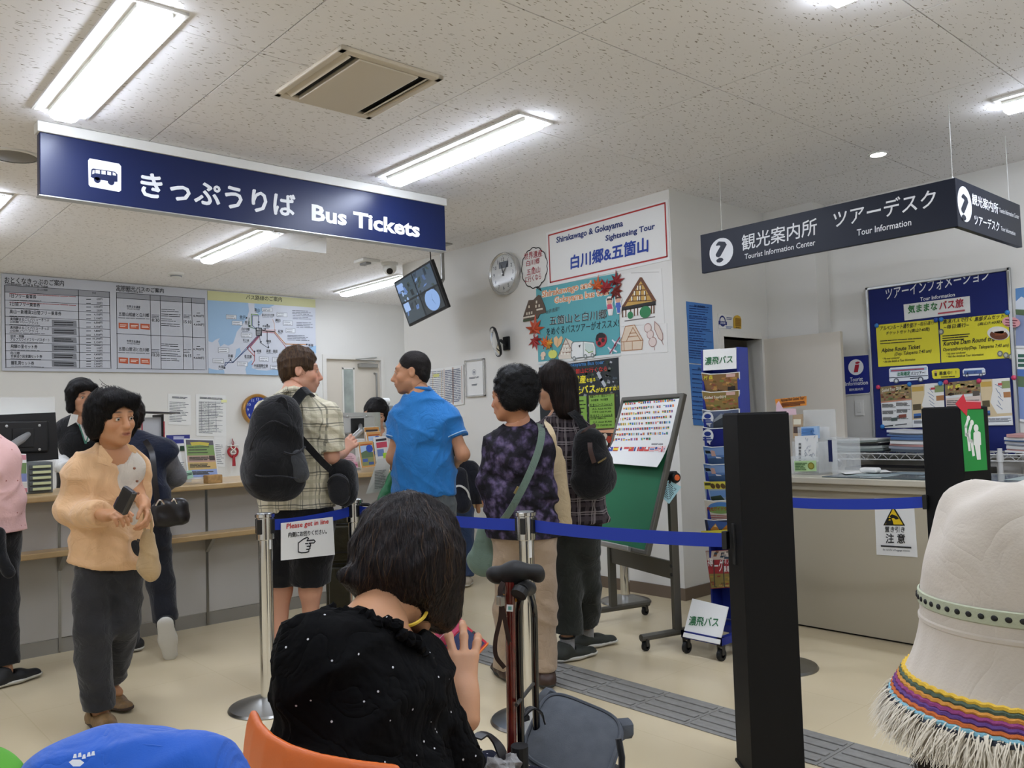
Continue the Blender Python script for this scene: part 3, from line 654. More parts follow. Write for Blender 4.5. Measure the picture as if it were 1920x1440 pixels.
MB().lathe([(0,.010),(.006,.010),(.006,0)],c,12,V(0,0,1).rotation_difference(n).to_matrix().to_4x4()).build('hand_pin','silver',r)
c=onY(484,768,YB-.06)
r,sh,P2=clock('wall_clock','gold-rimmed clock with a deep blue dial on the back wall',c,(0,-1,0),.19,mat('gold','b98a4a',.3,.6),'17308f','c9d2e6',None,.06,.2)
sh.build('dial',r); n=V(0,-1,0); hand(r,P2,n,.75,.6,.03,'white_plastic','minute_hand',.006); hand(r,P2,n,-2.4,.4,.04,'white_plastic','hour_hand',.004)
# red cord ornament hanging on the back wall
c=onY(437,848,YB-.03); r=thing('cord_ornament','red and white knotted cord ornament with tassel on the wall above the counter','ornament',c); mat('red_cord','a3202a',.6)
MB().tube([c+V(.055*math.cos(t)*(1+.2*math.sin(t)),0,.055*math.sin(t)) for t in [2*math.pi*i/24 for i in range(24)]],.014,8,closed=True).build('wreath','red_cord',r,True)
MB().tube([c+V(.03*math.sin(t*2),-.012,.05*math.cos(t)+.03) for t in [2*math.pi*i/30 for i in range(30)]],.006,6,closed=True).build('knot',mat('white_cord','e5ddd2',.6),r,True)
MB().tube([c+V(0,0,.06),c+V(-.01,0,.11),c+V(0,.02,.16),c+V(.01,0,.11),c+V(0,0,.06)],.005,6).build('loop','red_cord',r,True)
MB().tube([c+V(0,-.02,-.03),c+V(0,-.02,-.07),c+V(0,-.02,-.16)],[.012,.016,.02],10).build('tassel','red_cord',r,True)
MB().box(c+V(-.07,.0,.075),c+V(.07,.02,.09),.004).build('hook','white_plastic',r)
# ---------------------------------------------------------------- pillar wall
N_=(-1,0,0)
def wallx(name,label,px,cat='poster',m='paper',x=XW,t=.004,part='sheet',group=None): return board(name,label,cat,(x-t-.001,0,0),N_,px,t,m,part,group)
r,sh=wallx('tour_banner','white banner with red border reading Shirakawago and Gokayama Sightseeing Tour',[(1024,437),(1252,374),(1256,487),(1027,538)],'banner')
sh.strip([(1029,441.5),(1247,380.5),(1251,481),(1032,529.5),(1029,441.5)],.012,'b0302c',2)
bl='1f3a8f'
sh.text('Shirakawago & Gokayama',1043.5,459.5,1168.5,428,15,'22336f',.028,2); sh.text('Sightseeing Tour',1135.5,455.5,1228.5,432.5,14,'22336f',.028,2)
sh.text('白川郷&五箇山',1070,506,1216,472.5,27,'20409a',.035,2); sh.build('print',r)
r,sh=wallx('speech_bubble','white cloud-shaped paper bubble with red handwriting left of the banner',[(984,470)],'paper cutout') if False else (None,None)
def cutout(name,label,cat,px,col,t=.004,x=XW,off=.0,part='sheet',group=None,mm=None):
    """paper shape cut along pixel points on the pillar wall"""
    s_=Sheet((x-t-.001-off,0,0),N_); c=sum((s_.P(*p) for p in px),Vector())/len(px); r=thing(name,label,cat,c-s_.n*t,group)
    s_.body(px,t,mm or mat('card_'+col,col,.6),part,r); return r,s_
k=[]
for i in range(72):
    a=2*math.pi*i/72; s_=1+.07*abs(math.sin(a*6.5)); k.append((1002.5+23*math.cos(a)*s_,502-36*math.sin(a)*s_-3.2*math.cos(a)))
k.insert(56,(1015,545)); k.insert(57,(1013,541))
r,sh=cutout('speech_bubble','white cloud-shaped paper bubble with red handwriting left of the banner','paper cutout',k,'e2e0da',.003)
sh.strip(k+[k[0]],.008,'1c1c1c',2)
for t,x0,y0,x1,y1,h in (('世界遺産',983,488,1017,480.5,13),('白川郷',987,500,1012,494,11),('五箇山',988,517,1013,511,12),('に行くなら',985,531,1015,523.5,12)): sh.text(t,x0,y0,x1,y1,h,'a8323a',.01,2)
sh.disc(1000,502,.008,'a8323a',2,8); sh.build('print',r)
TP=[(1005,541.5),(1158,512),(1163,666),(1009.5,682)]
r,sh=wallx('tour_poster','teal handmade poster with maple leaves recommending the Shirakawago bus tour',TP,m=mat('teal_card','5aa5ab',.6))
og='d98b52'; pw='f1e8da'
sh.text('Shirakawago and',1016,562.5,1110,543,17,pw,.085,2); sh.text('Shirakawago and',1016.5,562,1109.5,542.5,16.5,og,.012,3)
sh.text('Gokayama bus tour',1039,573.5,1145,556.5,17,pw,.085,2); sh.text('Gokayama bus tour',1039.5,573,1144.5,556,16.5,og,.012,3)
sh.text('世界遺産!!',1024,590,1049,582,8,'4e5a58',.0,2)
sh.text('五箇山と白川郷',1031,610.5,1138,597.5,17,'f0f0ea',.03,2); sh.text('五箇山と白川郷',1031,610.5,1138,597.5,17,'1d2a2b',.010,4)
sh.text('をめぐるバスツアーがオススメ!',1025,629.5,1161,613,15,'1d2a2b',.006,3)
sh.strip([(1009,681),(1163,665)],.02,'d9dcd8',2); sh.build('print',r)
def leaf(px,py,sz,rot,c1,c2,label,depth=.012):
    """folded paper maple leaf: a ring of points raised in the middle"""
    c=onX(px,py,XW-.012); r=thing('paper_leaf',label,'paper leaf',c,'paper maple leaves around the teal poster'); m=MB(); pts=[]
    prof=[1,.42,.8,.36,.92,.4,.62,.25,.3,.06,.3,.25,.62,.4,.92,.36,.8,.42]; n_=len(prof)
    for i,q in enumerate(prof):
        a=rot+2*math.pi*i/n_; pts.append(c+V(-.002,-math.sin(a)*q*sz,math.cos(a)*q*sz))
    top=m.bm.verts.new(c+V(-depth-.012,0,0)); vs=[m.bm.verts.new(p) for p in pts]; bk=m.bm.verts.new(c+V(.004,0,0))
    for i in range(n_): m.bm.faces.new((top,vs[i],vs[(i+1)%n_])); m.bm.faces.new((bk,vs[(i+1)%n_],vs[i]))
    o=m.build('leaf_blade',mat('leaf_'+c1,c1,.55,noise=(14,.25)),r)
    MB().tube([c+V(-.004,0,0),c+V(-.004,math.sin(rot+math.pi)*-sz*.5,math.cos(rot+math.pi)*sz*.5)],.003,6).build('leaf_stalk','red_cord',r)
leaf(1120,537,0.095,.2,'c9602c','','orange paper maple leaf at the top right of the teal poster')
leaf(1137,541,0.101,-.5,'a3282f','','crimson paper maple leaf beside the orange leaf on the teal poster')
leaf(1156,528,0.095,.0,'8c2428','','dark red paper maple leaf at the upper right corner of the teal poster')
leaf(1154,545,0.095,2.4,'7a2a22','','brown-red paper maple leaf below the corner leaf of the teal poster')
leaf(1003,618,0.135,.1,'bb4a26','','large orange-red paper leaf at the left edge of the teal poster')
leaf(1003,638,0.101,2.9,'9c2a28','','red paper leaf below the large leaf at the left poster edge')
leaf(1022,645,0.088,.4,'d0632a','','orange paper leaf at the lower left of the teal poster')
leaf(1031,646,0.074,-.9,'d79a3c','','yellow-orange paper leaf beside the lower left orange leaf')
# brown house cutouts
br='5d4d40'
r,sh=cutout('paper_house','pair of dark brown thatched houses cut from card, left of the teal poster','paper cutout',[(981,593),(991,563),(1000,562),(1009,553),(1013,554),(1022,577),(1023,586),(1012,589),(1008,597),(995,601),(981,603.5)],br,.006,off=.006)
for x_,y in ((991,573),(987,586),(991.5,585),(996,584),(1005,564),(1004,572),(1010,571)): sh.poly([(x_,y),(x_+2.6,y-.5),(x_+2.6,y+4.5),(x_,y+5)],'cfc4ae',2)
for x0,y0,x1,y1 in ((982,596,992,594),(994,594,1002,592),(1007,581,1017,579)): sh.strip([(x0,y0),(x1,y1)],.014,'d5ccba',2)
sh.poly([(981,600),(994,597),(995,601),(981,603.5)],'47553c',2); sh.build('print',r)
bw='b08a5f'
def house_print(sh,roof,wall,x0,y0,x1,y1,ink,cols):
    pass
r,sh=cutout('house_drawing','white sheet with a coloured drawing of a thatched house right of the teal poster','drawing',[(1161,515),(1240,503),(1246,606),(1164,612)],'e3e1db',.002)
sh.poly([(1200,520),(1204,520),(1231,564),(1226,571),(1166,580),(1167,574)],'6b4128',2); sh.poly([(1202,527),(1225,567),(1172,575)],'c39a4c',3)
for y,xs in ((536,(1195,1200)),(546,(1189,1199,1208)),(556,(1184,1195,1199,1209))):
    for x_ in xs: sh.poly([(x_,y),(x_+2.4,y-.4),(x_+2.4,y+7.5),(x_,y+8)],'efe9d8',4); sh.strip([(x_+2.8,y),(x_+2.8,y+8)],.008,'5a3a22',4)
for y in (534,544,554,564): sh.strip([(1202-(y-520)*.62,y+1.5),(1202+(y-520)*.62,y-1.5)],.007,'7a4f2a',4)
sh.poly([(1165,576),(1230,564),(1230,572),(1166,583)],'231f1c',4); sh.poly([(1169,582),(1228,571.5),(1227,586),(1168,594)],'e9e6df',3)
for x_ in (1168,1174,1183,1190,1196,1206,1215,1222,1226.5): sh.strip([(x_,582-(x_-1168)*.17),(x_,594-(x_-1168)*.13)],.012,'6e4a30',4)
sh.disc(1182.5,591,.028,'2f7d4c',5,16); sh.disc(1210.5,585,.045,'2f7d4c',5,16,1.2); sh.strip([(1172,602),(1228,594)],.008,'77706a',2); sh.strip([(1184,503+9),(1236,500+10)],.004,'b5b0a8',2); sh.build('print',r)
r,sh=cutout('house_drawing','pale crayon drawing of a house with dumplings below the coloured house','drawing',[(1163,614),(1250,606),(1252,660),(1165,666)],'e2e0da',.002)
oc='b5835a'
sh.poly([(1173,611.5),(1190,609.5),(1205,637),(1204,655),(1166,658),(1165,640)],'dcc9b0',2)
for pts in ([(1165,640),(1173,612),(1190,609.5),(1206,638)],[(1175,640),(1187,614),(1202,639)],[(1166,658),(1166,641),(1206,638),(1204,655),(1166,658)],[(1186,641),(1186,656)],[(1170,641),(1171,657)],[(1178,632),(1196,630)],[(1181,625),(1193,624)]): sh.strip(pts,.006,oc,3)
for x_,y,q in ((1215,615,.036),(1219.5,627,.034),(1224,641,.038)): sh.disc(x_,y,q,'b08a80',2,20); sh.disc(x_,y,q-.006,'e0cfc6',3,20)
sh.poly([(1228,603),(1236,611),(1243,626),(1243,636),(1241,639),(1235,634),(1228,618)],'dccbbd',2); sh.strip([(1228,603),(1236,611),(1243,626),(1243,636),(1241,639),(1235,634),(1228,618),(1228,603)],.006,'b08a80',3); sh.strip([(1241,638),(1244,646)],.006,'b08a80',3); sh.strip([(1227,650),(1228,656)],.005,'b08a80',3)
sh.build('print',r)
# small cutouts on the teal poster
r,sh=cutout('paper_house','small outlined card house at the foot of the teal poster, beside the bus','paper cutout',[(1047,668),(1061,634),(1073,640),(1071,672),(1048,674)],'dcd2c2',.005,off=.006)
for pts in ([(1047,668),(1061,634),(1073,658)],[(1052,655),(1068,653)],[(1050,662),(1070,660)],[(1055,646),(1065,645)]): sh.strip(pts,.006,'8a5f44',2)
for y,xs in ((649,(1057,1062)),(656,(1054,1059,1064)),(664,(1052,1058,1064))):
    for x_ in xs: sh.poly([(x_,y-3),(x_+3,y-3.4),(x_+3,y+1),(x_,y+1.4)],'f0eadc',3)
sh.build('print',r)
r,sh=cutout('paper_bus','white card bus outlined in pencil at the foot of the teal poster','paper cutout',[(1072,645),(1076,641),(1096,640),(1113,642),(1116,650),(1117,664),(1112,668),(1074,672),(1071,668)],'e6e8e4',.006,off=.006)
sh.strip([(1072,645),(1076,641),(1096,640),(1113,642),(1116,650),(1117,664),(1112,668),(1074,672),(1071,668),(1072,645)],.005,'5c6a6a',2); sh.strip([(1094,641),(1094,668)],.005,'7d8a88',2)
sh.poly([(1096,643),(1111,644.5),(1114,652),(1112,659),(1104,661),(1098,656)],'c6d6cf',2); sh.strip([(1098,656),(1104,661),(1112,659)],.006,'8fb06a',3)
for x_,y in ((1077,672),(1098,668),(1111,666)): sh.disc(x_,y,.018,'7b8280',3,14); sh.disc(x_,y,.009,'d6dad6',4,10)
sh.poly([(1085,648),(1089,646),(1087,652)],'2b2b2b',3); sh.build('print',r)
r,sh=cutout('paper_ladybird','red card ladybird with black spots on the teal poster','paper cutout',[(1127+10*math.cos(t),637.5-13*math.sin(t)-2*math.cos(t)) for t in [2*math.pi*i/24 for i in range(24)]],'b1343c',.006,off=.006)
sh.poly([(1117.5,634),(1119,628),(1124,624),(1130,624),(1135,628),(1136,633)],'191718',2)
for x_,y in ((1120,636),(1131,638),(1124,644)): sh.disc(x_,y,.017,'191718',3,14)
sh.build('print',r)
for px,py,lab,s_ in ((1148,655,'white paper dragonfly low on the right of the teal poster',1),(1156,641,'pale paper dragonfly at the right edge of the teal poster, below the ladybird',-1)):
    r,sh=cutout('paper_dragonfly',lab,'paper cutout',[(px-8,py-5),(px-4,py-1),(px+1,py-1),(px+7,py-10),(px+9,py-9),(px+3,py),(px+9,py+4),(px+8,py+6),(px,py+2.5),(px-1,py+9),(px-4,py+9),(px-5,py+2),(px-9,py-3)],'dfe3ea',.004,off=.008)
    sh.strip([(px-4,py+7),(px+6,py-8)],.012,'8f4a5a',2); sh.build('print',r)
r,sh=cutout('paper_apple','yellow card fruit at the foot of the teal poster','paper cutout',[(1036+8*math.cos(t),664-8*math.sin(t)) for t in [2*math.pi*i/20 for i in range(20)]],'d3d86a',.006,off=.006); sh.strip([(1036,657),(1035,652)],.006,'4d5a33',2); sh.build('print',r)
r,sh=cutout('paper_mushroom','small pink and cream card mushroom left of the yellow fruit','paper cutout',[(1013,668),(1015,661),(1020,659),(1023,663),(1022,668),(1020,668),(1020,674),(1015,675),(1015,668)],'e3c9b0',.005,off=.006); sh.build('print',r)
r,sh=cutout('paper_heart','tan heart-shaped paper leaf above the card house on the teal poster','paper cutout',[(1038,634),(1043,630),(1047,636),(1052,630),(1055,634),(1052,644),(1045,652),(1039,645)],'dfb98a',.004,off=.006); sh.strip([(1047,636),(1045,650)],.004,'b98a5a',2); sh.build('print',r)
for px,py,c,lab in ((1143,573,'c94f6a','paper figure of a child in a white hat and pink top, left of the pair'),(1159,570,'4a66b8','paper figure of a child in a white hat and blue overalls, right of the pair')):
    r,sh=cutout('paper_figure',lab,'paper cutout',[(px-7,py-12),(px-3,py-17),(px+4,py-18),(px+7,py-10),(px+5,py-3),(px+7,py+4),(px+5,py+18),(px-2,py+19),(px-4,py+5),(px-6,py)],'e9e5e0',.005,off=.006)
    sh.disc(px,py-8,.026,'d9a98c',2,16); sh.poly([(px-5,py-9),(px-5,py-13),(px+5,py-14),(px+5,py-10),(px+2,py-11)],'4a3528',3); sh.poly([(px-4,py-2),(px+4,py-3),(px+6,py+6),(px-4,py+7)],c,3)
    sh.poly([(px-2,py+7),(px+4,py+6),(px+4,py+16),(px-1,py+17)],c if c[0]=='4' else 'efeae6',3); sh.build('print',r)
# dark tour poster with green price cards, orange poster below
r,sh=wallx('tour_poster','dark photo poster with yellow headline and green price cards below the teal poster',[(1010,689),(1159,670),(1163,803),(1014,816)],m=mat('poster_black','1b2226',.5))
rr=random.Random(3)
for i in range(150):
    x_=rr.uniform(1085,1157); y=rr.uniform(678,800); q=rr.uniform(2,5); c=rr.choice(['3d4c35','52614a','6d7168','2c3a2a','8f9190','44505a','a9abae','27302c'])
    if x_<1105 and y<712: c=rr.choice(['1f3326','27402c','1b2c22'])
    sh.poly([(x_,y-q*.6),(x_+q,y-q*.2),(x_+q*.8,y+q*.6),(x_-q*.3,y+q*.4)],c,1)
sh.strip([(1122,700),(1128,712),(1134,722)],.03,'b9bec4',2)
sh.text('Shirakawago & Gokayama Bus tour',1014,695,1133,684.5,9,'3f86c4',.01,3); sh.text('白川郷と五箇山に行くなら',1040,704.5,1139,696,9,'c8352c',.02,3)
sh.text('世界遺産',1052,721.5,1099,718.5,15,'f2e437',.035,3); sh.text('を巡る',1100,716.5,1117,715,7,'f2e437',.03,3)
sh.text('定期観光バス',1036,744,1117,736,15,'f2e437',.035,3); sh.text('がおすすめ！',1118,736.5,1160,731.5,9,'f2e437',.03,3)
gr='86b04a'
sh.poly([(1046,745.5),(1100,742.5),(1102,806.5),(1047,809)],gr,4); sh.poly([(1104,741),(1153,737),(1155,803),(1106,806)],'6d5a34',4); sh.poly([(1105,742),(1152,738.5),(1153.6,801.5),(1106.5,804)],gr,5)
for t,x0,y0,x1,y1,h in (('相倉コース　菅沼コース',1107,746.5,1146,743.5,5.5),('30分散策　70分散策',1109,753,1141,751,4.5),('料 金 Aコース Course A',1107,762,1149,759.5,5),('大人 Adult ¥6,900',1111,769.5,1147,767.5,4.5),('小学生 Child ¥4,600',1111,775,1147,773.5,4.5),('料 金 Bコース Course B',1108,782,1149,780,5),('(白川郷で解散の方)',1108,787.5,1137,786,4),('大人 Adult ¥5,900',1112,794,1148,792.5,4.5),('小学生 Child ¥4,100',1112,800,1148,798.5,4.5)): sh.text(t,x0,y0,x1,y1,h,'1d2b16',.008,6)
for y in (762.6,782.6): sh.strip([(1107,y),(1149,y-2.4)],.004,'1d2b16',6)
sh.lines(1050,750,1099,800,7,'24351a',.008,6,-.05,.5); sh.text('！！',1082,752,1086,751.5,5,'1d2b16',.02,7); sh.build('print',r)
r,sh=wallx('meal_poster','orange poster with a photo of a meal tray, below the dark tour poster',[(1030,816),(1160,804),(1163,870),(1033,880)],m=mat('peach_card','d8a17c',.6))
sh.poly([(1127,811),(1154,812),(1156,842),(1125,838)],'2a1a14',1)
for x_,y,q,c in ((1135,818,.024,'c9b8a4'),(1142,824,.028,'a33d2c'),(1131,826,.026,'8fae9c'),(1136,831,.024,'cfd6cc'),(1149,818,.02,'8a4f30'),(1147,833,.02,'6b4a30')): sh.disc(x_,y,q,c,2,14)
sh.lines(1096,812,1122,820,2,'9a5a44',.006,2,-.05,.2); sh.lines(1050,822,1120,860,5,'8d553f',.007,2,-.06,.4); sh.build('print',r)
# timetables, framed certificate, convex mirror, monitor
r,sh=wallx('timetable_sheet','white timetable sheet with orange columns, right of the man in blue',[(805,693),(847,688),(847.5,763),(805,766)],'timetable')
for q in (0,1): sh.strip([(812+17*q,697-2*q),(812+17*q,760-1.4*q)],.005,'c9a24a',2)
sh.lines(806,696,846,762,18,'7a7f90',.006,2,-.09,.05); sh.poly([(813,702),(824,700.6),(824,706),(813,707.4)],'d9d98a',3); sh.build('print',r)
r,sh=wallx('timetable_sheet','right timetable sheet with two red-edged columns beside the silver frame',[(831,690),(868.5,683.5),(869.5,758),(832,763)],'timetable',x=XW-.006)
for a in (833,848.5,850,866): sh.strip([(a,692-(a-833)*.17),(a+.7,760-(a-833)*.13)],.006,'b98a74',2)
sh.lines(835,694,864,757,19,'70768a',.008,2,-.15,.02,5); sh.build('print',r)
fr=thing('framed_certificate','silver framed white certificate on the wall between timetable and mirror','frame',onX(890,710,XW))
y0,y1,z0,z1=rectX([(870.5,677),(906,670.5),(908.5,741.5),(873.5,746.5)],XW-.02); f=MB(); e=.016
for a,b in (((y0,z0),(y0+e,z1)),((y1-e,z0),(y1,z1)),((y0,z0),(y1,z0+e)),((y0,z1-e),(y1,z1))): f.box((XW-.022,a[0],a[1]),(XW-.001,b[0],b[1]),.003)
f.build('frame_moulding','silver',fr); MB().box((XW-.012,y0+e,z0+e),(XW-.002,y1-e,z1-e)).build('certificate','paper',fr)
sh=Sheet((XW-.012,0,0),N_); sh.disc(889,698,.028,'a6a9ae',1,24,1,.022); sh.disc(889,698,.014,'8d9096',1,16); sh.lines(880,707,898,711,2,'5d6066',.005,2,-.1,.1); sh.lines(885,720,895,724,2,'5d6066',.005,2,-.1,.1); sh.build('print',fr)
mr=thing('convex_mirror','small black-rimmed convex safety mirror on an arm, left of the posters','mirror',onX(944,645,XW)); mat('mirror','e6e8ea',.03,1)
c=onX(929,641,XW-.13); n=V(-.86,.42,-.22).normalized(); u=V(0,0,1).cross(n).normalized(); v=n.cross(u)
def rr_(a,b,k=36,p=3.2): return [(a*math.copysign(abs(math.cos(t))**(2/p),math.cos(t)),b*math.copysign(abs(math.sin(t))**(2/p),math.sin(t))) for t in [2*math.pi*i/k for i in range(k)]]
m_=MB(); rings=[]
for s_ in (1,.85,.65,.4,.15): rings.append([m_.bm.verts.new(c+u*a*s_+v*b*s_+n*(.035*(1-s_*s_)+.004)) for a,b in rr_(.085,.125)])
for a,b in zip(rings,rings[1:]):
    for i in range(36): m_.bm.faces.new((a[i],a[(i+1)%36],b[(i+1)%36],b[i]))
m_.bm.faces.new(rings[-1]); m_.build('mirror_glass','mirror',mr,True)
MB().tube([c+u*a+v*b for a,b in rr_(.088,.128)],.008,8,closed=True).build('rim','black_plastic',mr,True)
m_=MB(); m_.prism([c+u*a+v*b-n*.004 for a,b in rr_(.086,.126)],-n*.012); m_.build('back_shell','black_plastic',mr)
MB().tube([c-n*.016,c-n*.05,V(XW-.02,c.y-.01,c.z-.02)],.014,10).box((XW-.022,c.y-.05,c.z-.07),(XW-.001,c.y+.03,c.z+.05),.006).build('arm_bracket','black_plastic',mr)
tv=thing('wall_monitor','black monitor tilted down on a ceiling bracket showing security camera pictures','monitor',(4.45,6.1,CZ))
c=V(4.286,6.034,2.448); u=V(-.127,-.985,.116); v=V(-.278,.148,.949); n=u.cross(v); u.normalize(); v=(v-u*u.dot(v)).normalized(); n=u.cross(v)
if n.x>0: n=-n
Rm=Matrix((u,v,n)).transposed(); tw,th=.72,.43
MB().obox(c-n*.02,(tw,th,.036),Rm,.006).obox(c-n*.05,(tw*.7,th*.7,.04),Rm,.01).build('housing','black_plastic',tv)
sh=Sheet(c,n)
def T2(a,b): return c+u*a*tw+v*b*th
def tq(a0,b0,a1,b1,col,l=1): sh.add([T2(a0,b0),T2(a1,b0),T2(a1,b1),T2(a0,b1)],[(0,1,2,3)],col,l)
tvm=bpy.data.materials.new('screen'); tvm.use_nodes=True; nt=tvm.node_tree; b_=nt.nodes['Principled BSDF']; a_=nt.nodes.new('ShaderNodeAttribute'); a_.attribute_name='Col'; nt.links.new(a_.outputs['Color'],b_.inputs['Emission Color']); b_.inputs['Emission Strength'].default_value=.42; b_.inputs['Base Color'].default_value=(.01,.01,.012,1); b_.inputs['Roughness'].default_value=.12; M['screen']=tvm
tq(-.47,-.45,.47,.46,'2b3238',0); tq(-.46,.02,-.02,.45,'3c4a54'); tq(.0,.02,.46,.45,'42505f'); tq(-.46,-.44,-.02,0,'39444c'); tq(0,-.44,.46,0,'2c3338')
rr=random.Random(5)
for i in range(46):
    a=rr.uniform(-.45,.4); b=rr.uniform(-.42,.4); w_,h_=rr.uniform(.01,.07),rr.uniform(.03,.14); c_=rr.choice(['6f8fc0','5a76a8','2a333c','20272c','8da6cc','39443f','4a5f86'])
    q=rr.uniform(-.05,.05); sh.add([T2(a,b),T2(a+w_,b+q*.3),T2(a+w_+q,min(.45,b+h_)),T2(a+q,min(.45,b+h_))],[(0,1,2,3)],c_,2)
k=24; sh.add([T2(.25+.17*math.cos(2*math.pi*i/k),-.22+.22*math.sin(2*math.pi*i/k)) for i in range(k)],[tuple(range(k))],'7d9ccb',3)
for a in (.3,2.6): sh.add([T2(.25,-.22),T2(.255,-.21),T2(.25+.09*math.sin(a),-.22+.15*math.cos(a))],[(0,1,2)],'1c2430',4)
tq(-.46,-.02,.46,.015,'1a1f23',4); tq(-.02,-.44,.0,.45,'1a1f23',4); tq(-.45,.25,-.3,.40,'86a2d0',3); tq(-.44,-.2,-.3,-.02,'8fabd6',3)
sh.build('screen',tv,'screen')
bk=c-n*.07; MB().tube([bk,bk-n*.12,V(4.60,6.1,2.62),V(4.60,6.1,CZ-.01)],.018,10).box((4.53,6.03,CZ-.012),(4.67,6.17,CZ),.003).build('ceiling_bracket','steel_kick',tv)
MB().tube([bk+v*.1,bk+v*.16-n*.08,V(4.62,6.3,2.75),V(4.64,6.34,CZ)],.006,6).build('cable','black_plastic',tv)
# ---------------------------------------------------------------- side wall and right wall
def bady(name,label,px,m,cat='notice',t=.004): return board(name,label,cat,(0,YS-t-.001,0),(0,-1,0),px,t,m,'sheet')
bs=mat('blue_paper','3f78bd',.5)
for px,lab,n_ in (([(1287,565),(1335,571.5),(1339.5,684),(1293,680.5)],'upper blue printed notice on the wall left of the open door',22),([(1293,682.5),(1339.5,686),(1346,800),(1301,797)],'lower blue printed notice partly behind the brochure rack',12)):
    r,sh=bady('blue_notice',lab,px,bs); a=px[0]
    sh.lines(a[0]+5,a[1]+6,a[0]+44,px[3][1]-8,n_,'1c3a78',.006,2,.1,.5); sh.text('旅行業登録票' if n_==22 else '条件書',a[0]+14,a[1]+11,a[0]+34,a[1]+13.5,5,'17305f',.01,3)
    for q in (.25,.45,.62,.8): sh.strip([(a[0]+3+q*5,a[1]+q*(px[3][1]-a[1])),(a[0]+45+q*4,a[1]+5+q*(px[3][1]-a[1]))],.003,'1c3a78',2)
    sh.build('print',r)
r,sh=bady('membership_plate','small white plate with a blue ring emblem above the side door','white_paint','sign') if False else bady('membership_plate','small white plate with a blue ring emblem above the side door',[(1346.5,588),(1373.5,591),(1374.5,617.5),(1347.5,615)],'white_plastic','sign')
sh.disc(1354.5,602,.042,'26357c',1,24,1,.03); sh.strip([(1348.5,605),(1361,606.5)],.028,'26357c',2); sh.text('正会員',1350,607,1359.5,608,4,'e8eaf0',.02,3); sh.lines(1362,594,1372,600,2,'5a6690',.006,2,.1,.1); sh.lines(1361,611,1373,616,2,'6d86b0',.006,2,.1,.1); sh.build('print',r)
r,sh=bady('award_plate','small yellow arched plate beside the blue ring emblem plate',[(1375.5,597),(1378,592.5),(1383,590.8),(1388,593.5),(1390,599),(1390,616.5),(1376,615)],mat('yellow_plate','d3a92c',.4),'sign')
sh.lines(1379,596,1388,611,5,'9c7416',.012,2,.1,.0); sh.text('認定',1379,615,1387,615.8,2.6,'6b4e10',.02,2); sh.build('print',r)
XQ=XR-.02
r,sh=board('tourist_information_sign','blue sign with a red letter i in a white circle reading Tourist Information','sign',(XR-.012,0,0),N_,[(1577.5,667.5),(1632.5,663.5),(1633.5,738),(1580,742)],.01,'white_plastic','plate')
sh.poly([(1579.5,671),(1582,668.8),(1628,665.6),(1630.5,668),(1631.5,734),(1629,736.5),(1584.5,739.5),(1582,737)],'1d2a86',1)
sh.disc(1605,688.5,.061,wt,2); sh.text('i',1600.5,698.5,1609.5,697.8,20,'b5283a',.02,3,.18)
sh.text('Tourist',1594,716,1618,714.3,8,wt,.012,2); sh.text('Information',1585,723.8,1627.5,720.6,7.5,wt,.012,2); sh.text('観光案内所',1592.5,733.6,1619,731.6,5,wt,.01,2); sh.build('lettering',r)
sw=thing('light_switch','white double light switch plate below the tourist information sign','switch',onX(1612,765,XR)); y0,y1,z0,z1=rectX([(1603,750),(1619.5,749.5),(1622,779),(1605.5,780)],XR)
MB().box((XR-.012,y0,z0),(XR-.001,y1,z1),.003).build('plate','white_plastic',sw); MB().box((XR-.017,y0+.02,z0+.025),(XR-.012,y1-.02,z1-.02),.002).build('rocker','white_plastic',sw)
tb=thing('tour_notice_board','large blue pinboard in a silver frame headed Tour Information','notice board',(XR,2.47,1.6)); y0,y1,z0,z1=1.976,2.977,.957,2.243
f=MB(); e=.022
for a,b in (((y0,z0),(y0+e,z1)),((y1-e,z0),(y1,z1)),((y0,z0),(y1,z0+e)),((y0,z1-e),(y1,z1))): f.box((XR-.03,a[0],a[1]),(XR-.001,b[0],b[1]),.004)
f.build('frame','alu',tb); MB().box((XR-.018,y0+e,z0+e),(XR-.002,y1-e,z1-e)).build('pinboard',mat('felt_navy','0f1f66',.8),tb)
sh=Sheet((XQ+.002,0,0),N_); sh.text('ツアーインフォメーション',1660.5,563,1855.5,524.5,21,wt,.01,1); sh.text('Tour Information',1725.5,564.8,1790.5,555.5,7,wt,.012,1); sh.build('lettering',tb)
def pin(name,label,px,m,cat='flyer',k=0,group=None): return board(name,label,cat,(XQ-.001-.003*k,0,0),N_,px,.002,m,'sheet',group)
def pinhead(x,y,c,lab):
    p=onX(x,y,XQ-.012); t=thing('push_pin',lab,'push pin',p+V(.012,0,0),'push pins on the blue pinboard'); MB().ball(p,(.012,.017,.017),14).build('pin_head',c,t,True); MB().tube([p,p+V(.014,0,0)],.002,6).build('pin_point','steel',t)
r,sh=pin('headline_strip','white strip on the blue pinboard with green and red Japanese headline','paper',None) if False else pin('headline_strip','white strip on the blue pinboard with green and red Japanese headline',[(1694,571),(1818,555),(1819.5,586),(1696,601)],'paper')
sh.text('気ままな',1702.5,588.5,1758,582,16,'2f7a3c',.035,2); sh.text('バス旅',1761,582,1807,576,17,'b02a3c',.035,2); sh.strip([(1760,588),(1808,582)],.012,'b9505a',2); sh.build('print',r)
yl=mat('yellow_card','e3d92c',.55); bk='1c1c14'
r,sh=pin('yellow_flyer','left yellow flyer on the pinboard for the Alpine Route Ticket',[(1642,609.5),(1758,598.5),(1763,680.5),(1647,688)],yl)
